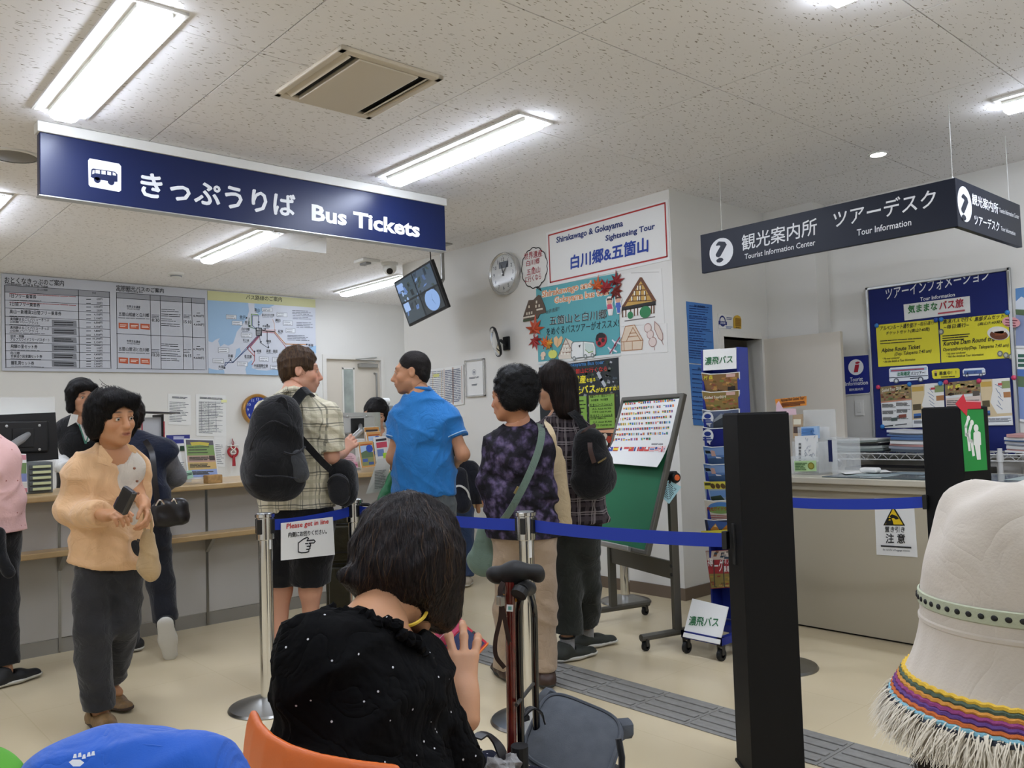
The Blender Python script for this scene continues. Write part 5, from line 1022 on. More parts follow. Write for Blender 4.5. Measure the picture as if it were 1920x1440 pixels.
r,sh=card_x('brown_brochure','narrow brown and cream brochure at the left of the counter holder',[(1486,778),(1503,776.5),(1502,822),(1487,822)],5.03,mat('tan_card','b59a78',.55),.02); sh.rect(1488,786,1502,796,'e3dcc4',1); sh.rect(1488,800,1501,812,'54433a',1); sh.build('print',r)
r,sh=card_x('green_coupon','pale green coupon card with an olive seal leaning on the counter holder',[(1489,864.5),(1529.5,863.5),(1530.5,883.5),(1490,884)],4.84,mat('mint_pale','b5d39a',.55),.004); sh.disc(1521,873.5,.022,'7f7a2c',2,18); sh.disc(1521,873.5,.015,'a39a45',3,16); sh.lines(1492,867,1514,882,5,'5a7a4c',.006,2,0,.3); sh.build('print',r)
r,sh=card_x('orange_notice','orange strip notice for the national park guided tour above the brochure holder',[(1453,748.5),(1512,742.5),(1512,760),(1456,766)],5.10,mat('orange_card','e08a2a',.55),.003)
sh.text('Kam… National Park Guided Tour !' if False else 'National Park Guided Tour !',1464,753.5,1509.5,748.5,6,'3a2410',.02,2,.1); sh.lines(1466,755,1509,763,3,'7a4416',.008,2,-.09,.2); sh.build('print',r)
r,sh=card_x('pink_card','pale pink card cut with a peak below the orange notice',[(1455,768),(1456,757),(1460,752),(1464,759),(1468,766),(1492,766),(1493,778),(1456,778)],5.06,mat('pink_soft','e0bfc8',.6),.003)
ed=thing('acrylic_divider','upright acrylic divider edged with navy tape on the information counter','divider',onZ(1560,888,.915)); a=onX(1555,825,4.84); b=onX(1562,886,4.84)
MB().box((4.84,b.y,.916),(5.2,b.y+.004,a.z)).build('panel','acrylic',ed); MB().box((4.836,b.y-.001,1.0),(4.842,b.y+.022,a.z)).build('edge_tape',mat('navy_tape','1c2450',.4),ed)
# wire shelf with paper stacks against the right wall
ws=thing('wire_shelf','white wire storage rack with paper stacks below the blue pinboard','rack',(6.02,2.3,0)); zs=1.0; x0,x1,y0,y1=5.82,6.24,.9,3.12
mat('white_wire','d3d3cf',.4)
for z in (zs,.55,.15):
    for x in (x0,x1): MB().tube([(x,y0,z),(x,y1,z)],.005,6).tube([(x,y0,z-.04),(x,y1,z-.04)],.004,6).tube([(x,y0+.08*(k*.5),z-(.0 if k%2 else .04)) for k in range(int((y1-y0)/.04))],.003,5).build('edge_truss','white_wire',ws)
    for k in range(24): MB().tube([(x0,y0+k*(y1-y0)/23,z+.004),(x1,y0+k*(y1-y0)/23,z+.004)],.0025,5).build('wire','white_wire',ws)
for y in (y0,1.95,y1):
    for x in (x0,x1): MB().tube([(x,y,0),(x,y,zs+.04)],.014,12).tube([(x,y,zs-.045),(x,y,zs+.01)],.02,12).build('post','white_wire',ws)
def stack(lab,yc,zb,n,cols,w_=.21,d_=.3,seed=0,x=5.99,curl=.0):
    rr=random.Random(seed); r=thing('paper_stack',lab,'papers',(x,yc,zb)); z=zb
    for i in range(n):
        t=rr.uniform(.008,.022); a=rr.uniform(-.06,.06); R_=Matrix.Rotation(a,3,'Z'); c=cols[i%len(cols)]
        cx,cy=x+rr.uniform(-.02,.02),yc+rr.uniform(-.015,.015)
        m_=MB(); cl=curl*rr.uniform(.5,1.2)
        m_.grid(lambda u_,v_:V(cx,cy,0)+R_@V((u_-.5)*w_*1.5,(v_-.5)*d_,0)+V(0,0,z+cl*(2*v_-1)**2*(1 if v_>.5 else .4)),2,8,-t*.9); m_.build('booklet_layer',mat('stack_'+c,c,.5),r); z+=t
    return z
zt=zs+.008
stack('curled stack of dark and green-grey magazines on the wire shelf',2.92,zt,7,['3a4044','7d8a84','aab2ac','2c2f33','c3c6c2','8d9890','dcdcd8'],.2,.40,1,5.98,.02)
stack('stack of blue and grey leaflets on the wire shelf, left of the black queue post',2.40,zt,9,['4a5560','8a8f98','b98a84','d9d9d6','6a7078','4d6fa0','5a7ba8','8d97a8','c9ccd2'],.2,.5,2,5.98,.01)
stack('stack of white leaflets on the wire shelf, right of the black queue post',1.72,zt,8,['d9d9d6','b98a84','d0d0cd','8a8f98','dedede','4d6fa0'],.2,.40,3,5.98,.01)
stack('flat white stack at the right end of the wire shelf',1.2,zt,6,['dedede','d0d0cd','c5c9cf'],.2,.42,4,5.98,.0)
bx=thing('cardboard_box','brown cardboard box on the lower tier of the wire shelf','box',(6.0,2.05,.56)); MB().box((5.86,1.62,.56),(6.18,1.9,.86),.003).build('carton',mat('cardboard','a77f4e',.8),bx)
bx=thing('storage_box','black storage box on the lower tier of the wire shelf','box',(6.0,2.6,.56)); MB().box((5.86,2.1,.56),(6.2,3.0,.9),.004).build('carton',mat('box_dark','3b3832',.7),bx)
# ---------------------------------------------------------------- tactile paving
tp=thing('tactile_paving','strip of grey tactile guide tiles running across the floor','paving',(3.07,1.5,0)); mat('tactile_grey','84827d',.6,noise=(30,.12))
def tactile(bars):
    m=MB().box((0,0,0),(.297,.297,.004),.001)
    if bars:
        for k in range(4): x=.025+.068*k; m.box((x,.012,.0035),(x+.036,.285,.0095),.0025)
    else:
        for i in range(5):
            for j in range(5): m.lathe([(0,.009),(.008,.0085),(.012,.004)],(.034+.0575*i,.034+.0575*j,0),8)
    return m
first=None; dots=None
for k in range(20):
    y=3.75-.3*k+.0
    if y>3.6:
        dots=tactile(False).build('paving_tile','tactile_grey',tp); dots.location+=V(2.87,y,.0005)-Vector(tp.location)*0; continue
    if first is None: first=tactile(True).build('paving_tile','tactile_grey',tp); o=first
    else: o=first.copy(); COL.objects.link(o)
    o.location=V(2.90+.0,y,.0005)
for x in (2.57,2.27):
    o=dots.copy(); COL.objects.link(o); o.location=V(x,3.75,.0005)
# ---------------------------------------------------------------- queue barriers
BZ=.845
def stanchion_parts(r,h=.905):
    x,y=r.location.x,r.location.y
    MB().lathe([(0,.055),(.04,.05),(.12,.03),(.175,.014),(.182,.004),(.18,0),(0,0)],(x,y,0),40).build('base','steel',r,True)
    MB().lathe([(.033,.045),(.033,h-.1)],(x,y,0),28).build('pole','chrome',r,True)
    MB().lathe([(.033,h-.125),(.041,h-.12),(.041,h-.02),(.047,h-.016),(.047,h-.002),(.043,h),(0,h)],(x,y,0),28).build('belt_head','chrome',r,True)
    MB().lathe([(0,h+.003),(.036,h+.002),(.038,h)],(x,y,0),24).build('cap','alu',r)
    for k in range(4):
        a=k*math.pi/2+.5; MB().obox((x+.041*math.cos(a),y+.041*math.sin(a),BZ),(.014,.024,.07),Matrix.Rotation(a,3,'Z'),.003).build('belt_slot','black_plastic',r)
SA=onZ(503,1326,0); SP=onZ(664,957,BZ); SB=onZ(986,985,BZ); SC=onZ(1466,1250,0); SW=onZ(1173,1128,0)
for p,l in ((SA,'chrome queue barrier post left of the Please get in line sheet'),(SP,'chrome queue barrier post right of the Please get in line sheet'),(SB,'chrome queue barrier post beside the cane and shopping cart'),(SC,'barrier post hidden behind the tall black queue pillar, only its round base showing'),(SW,'chrome barrier post standing behind the green easel board')):
    r=thing('queue_barrier_post',l,'barrier post',(p.x,p.y,0),'chrome queue barrier posts'); stanchion_parts(r)
for p,dx in ((SA,-.002),(SB,.0)):
    pass
def sticker(root_xy,px,lab): pass
for nm,(x0,y0,x1,y1),S_ in (('A',(506,1000,514,1030),SA),('B',(992,1010,1001,1046),SB)):
    d=(CAM-V(S_.x,S_.y,CAM.z)).normalized(); pt=V(S_.x,S_.y,0)+d*.034; sh=Sheet(pt,d); P=[sh.P(*q) for q in ((x0,y0),(x1,y0),(x1,y1),(x0,y1))]
    root=[o for o in COL.objects if o.name.startswith('queue_barrier_post') and (Vector(o.location)-V(S_.x,S_.y,0)).length<.01][0]
    ax=V(S_.x,S_.y,0); m=MB(); 
    def wrap(u_,v_):
        p=P[0].lerp(P[1],u_).lerp(P[3].lerp(P[2],u_),v_); q=p-V(ax.x,ax.y,p.z); q=q.normalized()*.0342; return V(ax.x+q.x,ax.y+q.y,p.z)
    m.grid(wrap,5,2).build('label_sticker','paper',root)
def belt(lab,A,B,sag=.012,w=.052,inset=.045):
    A,B=Vector(A),Vector(B); d=(B-A); d.normalize(); A=A+d*inset; B=B-d*inset*.6
    r=thing('barrier_belt',lab,'barrier belt',(A+B)/2,'blue queue barrier belts'); n=d.cross(V(0,0,1)).normalized()
    MB().grid(lambda u,v:A.lerp(B,u)+V(0,0,(v-.5)*w-sag*4*u*(1-u))+n*.004*math.sin(u*9),14,2,.002).build('webbing','belt_blue',r,True)
    MB().obox(A,(.012,.03,.062),Matrix((d,n,V(0,0,1))).transposed(),.002).build('belt_clip','black_plastic',r); 
    MB().obox(B,(.02,.03,.066),Matrix((d,n,V(0,0,1))).transposed(),.002).build('belt_clip','black_plastic',r)
    return A,B
pz=lambda p:V(p.x,p.y,BZ)
belt('blue belt holding the Please get in line sheet',pz(SA),pz(SP)); belt('blue belt passing behind the seated woman in black',pz(SP),pz(SB))
# tall black square pillars
def pillar(lab,seam_px,d,s,a):
    S_=W(*seam_px,d); S_.z=0; e=(S_-V(0,0,0)); e.z=0; e.normalize(); rt=V(e.y,-e.x,0)
    w_=rt*math.cos(a)+e*math.sin(a); l_=-rt*math.sin(a)+e*math.cos(a); top=1.305
    r=thing('queue_pillar',lab,'queue pillar',S_+(w_+l_)*s/2); R_=Matrix((w_,l_,V(0,0,1))).transposed(); c=S_+(w_+l_)*s/2
    MB().obox(c+V(0,0,top/2),(s,s,top),R_,.004).build('column','matte_black',r)
    MB().obox(c+V(0,0,.006),(s+.012,s+.012,.012),R_,.004).build('base_plate','matte_black',r)
    MB().obox(c+V(0,0,top+.002),(s-.012,s-.012,.004),R_,.001).build('top_cap','black_plastic',r)
    return r,S_,w_,l_,s
p1,S1,w1,l1,s1=pillar('nearest tall black queue pillar with the blue belt clipped into its left side',(1382,776),3.03,.19,math.radians(17))
p2,S2,w2,l2,s2=pillar('black queue pillar with the green entrance sign and a red paper arrow',(1800,760),3.72,.195,math.radians(55.4))
# belt slot on pillar 1's left face
c=S1+l1*s1*.5; nl=-w1; MB().obox(c+V(0,0,.825)+nl*.001,(.012,.03,.15),Matrix((nl,l1,V(0,0,1))).transposed(),.002).build('belt_slot','rubber',p1)
E1=S1+l1*s1*.5+nl*.008; E1.z=.838
A_,B_=belt('blue belt running from the chrome post by the cart to the black pillar',pz(SB),E1,.01,.052,.045)
belt('blue belt in front of the information counter between the two black pillars',pz(SC),V(*(S2+l2*s2*.9)[:2],.875),.012,.052,.03)
# green face of pillar 2
sh=Sheet(S2-l2*.0006,-l2); gq=[(1800.5,768),(1843,767.5),(1851,881),(1808.5,884)]
sh.poly(gq,'1f8f3d',1); wq='eef0ea'
for hx_,hy,bx,by,sc in ((1815,784,0,0,.8),(1821.5,792.5,0,0,.9)):
    sh.disc(hx_,hy,.0115*sc*1.25,wq,2,16)
sh.strip([(1813,790),(1810,800),(1810.5,815),(1814,816),(1817,843)],.016,wq,2); sh.strip([(1819.5,799),(1816.5,810),(1817,826),(1821,828),(1824.5,852)],.018,wq,2)
sh.disc(1829,802.8,.017,wq,3,18); sh.poly([(1824,812),(1827,809),(1834,808.5),(1837.5,811),(1838.5,834),(1836.5,834.5),(1838,861.5),(1831,862),(1826.5,835),(1824.5,834)],wq,3)
sh.text('入口',1814,926,1848.5,925.5,28,wq,.012,2); sh.build('entrance_sign',p2)
ra=thing('paper_arrow','red paper arrow pointing left stuck on top of the green entrance sign','arrow',S2+V(0,0,1.28)); sh=Sheet(S2-l2*.004,-l2); AP=[(1791.5,757.5),(1806.5,739),(1811,751.5),(1839,752.5),(1839.5,766),(1814,767),(1813,780)]
mat('red_paper','d0283a',.5); sh.body(AP,.0015,'red_paper','sheet',ra); sh.strip([(1811,752),(1839,753)],.006,'e5a0a6',1); sh.build('tape',ra)
# sheet hanging on the first belt
d=(pz(SP)-pz(SA)).normalized(); nb=d.cross(V(0,0,1)).normalized(); pt=pz(SA)+ (nb if nb.dot(CAM-pz(SA))>0 else -nb)*.010
g,sh=board('queue_notice','laminated white Please get in line sheet hanging from the blue belt','sign',pt,nb,[(527,981),(624,969),(628,1040),(527,1051)],.002,'paper','sheet')
sh.text('Please get in line',536.5,995,615.5,984.5,13,'c4322c',.016,2,.06); sh.text('内側にお回りください。',540,1008,612,1001,10,'26262a',.018,2)
hd=[(559,1035),(559,1018),(568,1011),(575,1007.5),(578,1009.5),(575,1014),(588,1012.5),(590.5,1015),(588,1018),(579,1018.5),(582,1020),(582,1023.5),(580,1024.5),(581,1028),(578.5,1030),(578.5,1034),(573,1036),(565,1036.5),(559,1035)]
sh.strip(hd,.006,'26262a',2); sh.strip([(577,1019),(572,1019.5)],.005,'26262a',2); sh.strip([(580,1024),(575,1024.5)],.005,'26262a',2); sh.strip([(578.5,1030),(574,1030)],.005,'26262a',2); sh.build('print',g)
# ---------------------------------------------------------------- brochure rack
rk=thing('brochure_rack','blue wheeled brochure rack with a white header behind the black pillar','brochure rack',(4.05,2.79,0)); mat('rack_white','e6e6e2',.4)
X0=4.06; pA=onX(1317,700,X0).y; pB=onX(1384,700,X0).y; yl,yr=pA+.006,pB-.004; zt=onX(1317,657,X0).z+.0
MB().box((X0,yl-.012,.13),(X0+.10,yl,zt),.002).build('side_panel','rack_blue',rk); MB().box((X0,yr,.13),(X0+.10,yr+.012,zt),.002).build('side_panel','rack_blue',rk)
MB().box((X0+.095,yr,.13),(X0+.10,yl,zt),.001).build('back_panel','rack_blue',rk)
bx0,bx1=3.78,4.27; ya,yb_=2.66,2.925
f=MB()
for a,b in (((bx0,ya,.085),(bx1,ya+.03,.125)),((bx0,yb_-.03,.085),(bx1,yb_,.125)),((bx0,ya,.085),(bx0+.03,yb_,.125)),((bx1-.03,ya,.085),(bx1,yb_,.125)),((4.04,ya,.085),(4.18,yb_,.125))): f.box(a,b)
f.build('base_frame','rack_blue',rk)
def caster(parent,x,y,h=.085,a=0,r=.032):
    q=Matrix.Translation(V(x,y,r))@Matrix.Rotation(a,4,'Z')@Matrix.Rotation(math.pi/2,4,'X')
    w_=MB().lathe([(r*.5,-.012),(r,-.010),(r,.010),(r*.5,.012)],(0,0,0),20,q).build('caster_wheel','rubber',parent,True)
    MB().box((x-.012,y-.018,r),(x+.012,y-.014,h)).box((x-.012,y+.014,r),(x+.012,y+.018,h)).box((x-.014,y-.018,h-.012),(x+.014,y+.018,h)).build('caster_fork','dark_metal',parent)
for x,y in ((bx0+.02,ya+.02),(bx0+.02,yb_-.02),(bx1-.02,ya+.02),(bx1-.02,yb_-.02)): caster(rk,x,y)
sh=Sheet((X0-.004,0,0),N_); sh.body([(1318,656),(1380,652),(1380.5,691),(1318.5,695)],.004,'rack_white','header',rk)
sh.text('濃飛バス',1321.5,685,1374,681,15,'1f6b3c',.018,2,.08); sh.build('lettering',rk)
lz=thing('bus_company_plate','white leaning plate lettered in green at the foot of the brochure rack','sign',(3.85,2.79,.12)); n=V(-.80,-.0,.60); sh=Sheet((3.79,2.79,.13),n)
sh.body([(1298,1122),(1365.5,1138),(1349,1208),(1280,1193.5)],.006,'rack_white','plate',lz); sh.text('濃飛バス',1291,1173,1347,1176.5,18,'1f6b3c',.018,2,.15); sh.build('lettering',lz)
MB().prism([sh.P(1300,1160)-sh.n*.008,sh.P(1306,1160)-sh.n*.008,V(4.05,sh.P(1306,1160).y,.12),V(4.05,sh.P(1300,1160).y,.12)],(0,.002,0)).build('stay','rack_blue',lz)
tops=[699,733,768,801,836,869,902,937,973]; heads=['brown autumn guide brochure in the top pocket of the rack','brown autumn Guided Tour brochure in the second rack pocket','mountain brochure with a white round badge in the third rack pocket','dark blue brochure with a white round badge in the fourth rack pocket','blue hot spring brochure in the fifth rack pocket','blue hot spring brochure in the sixth rack pocket','yellow-topped brochure with round photos in the seventh rack pocket','white sightseeing taxi brochure in the eighth rack pocket','night view brochure in the ninth rack pocket']
yellow='d9cf57'
for i,y in enumerate(tops):
    h=47 if i<8 else 40; xl=1315+ (y-699)*.019; xr=1386
    n=V(-.96,0,-.28); X=X0-.012-.004*0; pt=onX(xl,y,X)
    pt.x=X; q=[(xl,y),(xl+16,y+2.5),(xl+45,y+1),(xr,y-1.5),(xr+1,y+h-3),(xl+7,y+h)]
    r,sh=board('brochure',heads[i],'brochure',pt,n,q,.006,'paper','sheet','brochures in the blue rack'); rr=random.Random(40+i)
    bg={0:'8a6a44',1:'8f7a48',2:'5a6580',3:'1c2470',4:'5d80b8',5:'5d80b8',6:'9fb3cc',7:'d9d3c8',8:'2a3350'}[i]
    sh.poly([(q[0][0]+1,q[0][1]+1),(q[1][0],q[1][1]+1),(q[2][0],q[2][1]+1),(q[3][0]-1,q[3][1]+1),(q[4][0]-1,q[4][1]-1),(q[5][0],q[5][1]-1)],bg,1)
    if i<2:
        for k in range(36): a,b=rr.uniform(xl+4,1378),rr.uniform(y+8,y+34); sh.poly([(a,b),(a+rr.uniform(3,9),b),(a+rr.uniform(2,8),b+4),(a-1,b+3)],rr.choice(['9a5f3c','b5824a','7d8a44','a96a58','c49a5c','6f5a30']),2)
        sh.text('村 森' if i==0 else 'Guided Tour2019',xl+5,y+13 if i==0 else y+15,xl+(22 if i==0 else 46),y+12 if i==0 else y+13.5,8 if i==0 else 5.5,'e8d94a' if i==0 else 'efe9da',.02,3); sh.poly([(1362,y+2),(1379,y+1),(1379,y+7),(1362,y+8)],'d9b3a8',3)
        if i==0: sh.poly([(1365,y+26),(1379,y+24),(1379,y+32),(1365,y+33)],'3a3430',3)
    elif i in (2,3):
        if i==2: sh.poly([(1338,y+20),(1352,y+7),(1362,y+12),(1372,y+5),(1384,y+14),(1384,y+33),(1338,y+33)],'8d949c',2); sh.poly([(1338,y+24),(1356,y+14),(1384,y+20),(1384,y+34),(1338,y+34)],'3b4046',3)
        sh.poly(disk_px(1327.5,y+16,11,13,20),'e8ebee',4); sh.poly([(1327,y+27),(1332,y+33),(1333,y+25)],'e8ebee',4); sh.poly(disk_px(1327.5,y+12,6.5,4.5,16),'2c3f8f',5); sh.lines(1320,y+17,1336,y+25,2,'4a5c9a',.010,5,0,.1)
    elif i in (4,5):
        sh.poly([(xl+3,y+5),(1384,y+3),(1384,y+16),(xl+5,y+18)],'7d9ccc',2); sh.poly([(xl+7,y+24),(1384,y+18),(1384,y+46),(xl+9,y+44)],'3f5a80',2)
        for a,b,c,w_,h_ in ((1322,8,'23282c',9,6),(1333,8,'c9a49a',7,11),(1362,16,'d9c4b4',12,12),(1342,20,'e4e8ee',9,3),(1374,6,'2c3a44',6,5)): sh.poly([(a,y+b),(a+w_,y+b+1),(a+w_+3,y+b+h_),(a+2,y+b+h_)],c,3)
    elif i==6:
        sh.poly([(xl+1,y+1),(xr-1,y),(xr-1,y+15),(xl+3,y+15)],yellow,2)
        for k in range(5): sh.disc(1337+9.5*k,y+9,.016,'5f4a2c',3,14)
        sh.poly([(xl+12,y+18),(xr,y+16),(xr,y+30),(xl+14,y+30)],'6f97cf',2); sh.poly([(xl+14,y+29),(1352,y+26),(1362,y+38),(xl+17,y+40)],'3c4a3a',3); sh.lines(xl+4,y+3,xl+14,y+8,2,'4a4a28',.008,3)
    elif i==7:
        sh.poly(disk_px(1352,y+14,24,10,24),'4f83c4',2); sh.poly(disk_px(1352,y+19,23,7,24),'7a9a58',3); sh.text('観光ガイドタクシー',1326,y+21,1384,y+20,8,'a3302a',.02,4); sh.lines(1330,y+27,1376,y+38,3,'b0726a',.007,2,.05,.3); sh.poly([(1373,y+28),(1382,y+27),(1382,y+37),(1373,y+37)],'3f5f86',3)
    else:
        sh.poly([(xl+6,y+2),(xr,y+8),(xr,y+20),(xl+10,y+18)],'3f5fa0',2); sh.poly([(1332,y+20),(1342,y+8),(1350,y+22)],'c98a3c',3); sh.poly([(1352,y+22),(1364,y+10),(1376,y+22)],'b5772f',3); sh.poly([(1339,y+14),(1342,y+10),(1345,y+15)],'e8d9a8',4)
    sh.build('print',r)
r,sh=board('brochure','yellow brochure edge showing above the blue belt in the rack','brochure',(X0-.016,0,0),N_,[(1314,996),(1384,992),(1384,1020),(1318,1022)],.01,mat('brochure_yellow','d5cb45',.5),'sheet','brochures in the blue rack')
r,sh=board('brochure','red and brown tour brochure in the lowest wire pocket of the rack','brochure',onX(1350,1100,X0-.03),V(-.95,0,.2),[(1323,1033),(1386,1030),(1386,1100),(1333,1104)],.012,mat('brochure_red','9c2f34',.5),'sheet','brochures in the blue rack')
sh.poly([(1324,1034),(1386,1031),(1386,1048),(1326,1050)],'c9b9ac',1); rr=random.Random(3)
for k in range(18): a,b=rr.uniform(1326,1380),rr.uniform(1033,1045); sh.poly([(a,b),(a+6,b),(a+5,b+4),(a-1,b+4)],rr.choice(['5a3a34','e3d9d0','8a5a40','3b4a5a']),2)
sh.poly([(1330,1076),(1386,1075),(1386,1099),(1334,1103)],'8a7a44',1)
for k in range(26): a,b=rr.uniform(1332,1380),rr.uniform(1078,1098); sh.poly([(a,b),(a+6,b),(a+5,b+3),(a-1,b+3)],rr.choice(['a3863c','6b5a34','b59a5a','8a4a34']),2)
sh.text('得',1327.5,1062,1337.5,1062,15,'f0e9e4',.02,3); sh.text('ーク',1340,1072,1355,1072,22,'f0e9e4',.02,3); sh.text('¥1.00',1353,1057,1376,1057,9,'f0e9e4',.02,3); sh.text('乗車券',1356,1073,1378,1073,12,'f0e9e4',.02,3); sh.build('print',r)
for x_ in (1338,1356,1374):
    a=onX(x_,1050,X0-.05); b=onX(x_+2,1100,X0-.05); MB().tube([a,b,V(X0-.01,b.y,b.z-.01)],.003,6).build('pocket_wire','dark_metal',rk)
# ---------------------------------------------------------------- easel board
ez=thing('easel_board','tilted green easel board on a grey wheeled stand','easel',(3.95,3.35,0)); ec=V(3.91,3.33,.985); eu=V(-.272,-.962,0).normalized(); en=V(-.913,.258,.315).normalized(); ev=en.cross(eu).normalized(); ev=ev if ev.z>0 else -ev
mat('easel_grey','57544c',.45,.3); mat('board_green','186a45',.7)
sh=Sheet(ec,en); ew,eh=.62,.925; RE=Matrix((eu,ev,en)).transposed(); E3=lambda a,b,c=0: ec+eu*a+ev*b+en*c
MB().obox(ec-en*.012,(ew-.03,eh-.03,.02),RE).build('board','board_green',ez)
f=MB()
for a,b,w_,h_ in ((-ew/2,0,.03,eh),(ew/2,0,.03,eh),(0,eh/2,ew+.03,.03),(0,-eh/2,ew+.03,.03)): f.obox(E3(a,b,-.008),(w_,h_,.034),RE,.008)
f.build('board_frame','easel_grey',ez)
MB().obox(E3(0,-eh/2+.0,.02),(ew*.55,.03,.03),RE,.006).build('pen_tray','steel_kick',ez)
RU,LU=onZ(1270,1186,.07),onZ(1150,1142,.07); sd_=(RU-LU); sd_.z=0; sd_.normalize(); fd=V(sd_.y,-sd_.x,0)
if fd.dot(CAM-RU)<0: fd=-fd
fd=(onZ(1202,1198,.07)-RU); fd.z=0; fl=fd.length; fd.normalize(); bk_=V(0,0,0)
for nm,U in (('R',RU),('L',LU)):
    R_=Matrix((fd,V(0,0,1).cross(fd),V(0,0,1))).transposed(); b=U-fd*.0
    MB().obox(V(b.x,b.y,.52),(.05,.03,.88),R_,.004).build('upright','easel_grey',ez)
    MB().tube([b+fd*fl+V(0,0,.005),b-fd*.28+V(0,0,.005)],.02,10).build('foot_bar','easel_grey',ez)
    for q in (fl-.03,-.25): caster(ez,*(b+fd*q)[:2],.07,0,.026)
    z=.955; s_=1 if nm=='R' else -1
    MB().obox(V(b.x,b.y,z),(.06,.045,.07),R_,.006).build('clamp','black_plastic',ez)
    kp=V(b.x,b.y,z)+sd_*s_*.03; q=V(0,0,1).rotation_difference(sd_*s_).to_matrix().to_4x4()
    MB().lathe([(.03,0),(.03,.02),(.024,.028),(0,.028)],kp,20,q).build('knob_rim','black_plastic',ez,True)
    MB().lathe([(0,.034),(.015,.033),(.018,.028)],kp,18,q).build('knob_cap',mat('orange_plastic','d9622c',.4),ez,True)
Rb=Matrix((sd_,V(0,0,1).cross(sd_),V(0,0,1))).transposed(); mid=(RU+LU)/2; mid.z=.42; MB().obox(mid,((RU-LU).length,.022,.10),Rb,.003).build('cross_bar','easel_grey',ez)
for z in (.40,.45): MB().lathe([(0,.004),(.01,.003),(.011,0)],V(RU.x,RU.y,z)+fd*.026,12,V(0,0,1).rotation_difference(fd).to_matrix().to_4x4()).build('bolt','black_plastic',ez)
fl_=thing('flag_sheet','white curling sheet of world flags in rows pinned to the green easel','poster',E3(0,.3)); 
def fs(u,v): 
    c_=[sh.P(1170,757),sh.P(1277,747.5),sh.P(1243.5,880),sh.P(1139,871)]; p=c_[0].lerp(c_[1],u).lerp(c_[3].lerp(c_[2],u),v); return p+en*(.004+.05*max(0,v-.55)**2*4)
MB().grid(lambda u,v:fs(u,v),6,14,.0015).build('sheet','paper',fl_,True)
class Curl(Sheet):
    def P(s,x,y):
        p=hit(x,y,ec,en); b=(p-ec).dot(ev); v=(sh.P(1170,757)-ec).dot(ev)-b; v=v/((sh.P(1170,757)-sh.P(1139,871)).dot(ev)); return p+en*(.004+.05*max(0,v-.55)**2*4)
cs=Curl(ec,en); rr=random.Random(11); FC=['c8322c','20408a','2c8a4a','e0c03a','1c1c20','e9e9e6','4f8fd0','d9772c','8a2430']
for i in range(8):
    t=i/7.6; xa,ya=1173-25*t*1.0,757.8+73*t; xb,yb=(1268-17*t,750.5+79*t); n_=23 if i<7 else 15
    if i==7: xb=1222
    for k in range(n_):
        if rr.random()<.06: continue
        a=(k+.08)/n_; b=(k+.86)/n_; hh=2.3; P0=(xa+(xb-xa)*a,ya+(yb-ya)*a); P1=(xa+(xb-xa)*b,ya+(yb-ya)*b); c3=[rr.choice(FC) for _ in range(3)]; 
        if rr.random()<.5:
            for j in range(3): cs.poly([(P0[0],P0[1]-hh+j*hh*2/3),(P1[0],P1[1]-hh+j*hh*2/3),(P1[0],P1[1]-hh+(j+1)*hh*2/3),(P0[0],P0[1]-hh+(j+1)*hh*2/3)],c3[j],2)
        else:
            for j in range(3):
                u0=P0[0]+(P1[0]-P0[0])*j/3; u1=P0[0]+(P1[0]-P0[0])*(j+1)/3; cs.poly([(u0,P0[1]-hh),(u1,P0[1]-hh),(u1,P0[1]+hh),(u0,P0[1]+hh)],c3[j],2)
cs.lines(1224,832,1247,835,2,'8a8a8a',.005,2,0,.2)
def fl(x,y,w,h,bands,vert=False,ex=None):
    n_=len(bands)
    for j,c in enumerate(bands):
        if vert: cs.poly([(x+w*j/n_,y),(x+w*(j+1)/n_,y),(x+w*(j+1)/n_-1.2,y+h),(x+w*j/n_-1.2,y+h)],c,2)
        else: cs.poly([(x-1.2*j/n_,y+h*j/n_),(x+w-1.2*j/n_,y+h*j/n_),(x+w-1.2*(j+1)/n_,y+h*(j+1)/n_),(x-1.2*(j+1)/n_,y+h*(j+1)/n_)],c,2)
    if ex: ex(x,y,w,h)
y0=839; fw,fh=9,8.5; X=lambda k:1144.5+9.7*k
fl(X(0),y0,fw,fh,['1f3a8f'],ex=lambda x,y,w,h:cs.strip([(x+1,y+1),(x+4,y+4)],.006,'e9e9e6',3))
fl(X(1),y0,fw,fh,['b3262c','e5c21c','e5c21c','b3262c']); fl(X(2),y0,fw,fh,['eeeeec'],ex=lambda x,y,w,h:(cs.disc(x+w*.45,y+h*.4,.012,'b3262c',3,12),cs.disc(x+w*.45,y+h*.62,.010,'20408a',4,12)))
fl(X(3),y0,fw,fh,['c8322c','eeeeec']); fl(X(4),y0,fw,fh,['c8322c'],ex=lambda x,y,w,h:cs.disc(x+2.5,y+3,.008,'e5c21c',3,8)); fl(X(5),y0,fw,fh,['20408a','eeeeec','c8322c'],True)
fl(X(6),y0,fw,fh,['c8322c'],ex=lambda x,y,w,h:cs.poly([(x,y),(x+4,y),(x+3.6,y+4),(x-.4,y+4)],'20408a',3)); fl(X(7),y0,fw,fh,['c8322c'],ex=lambda x,y,w,h:cs.disc(x+4,y+4,.014,'eeeeec',3,10))
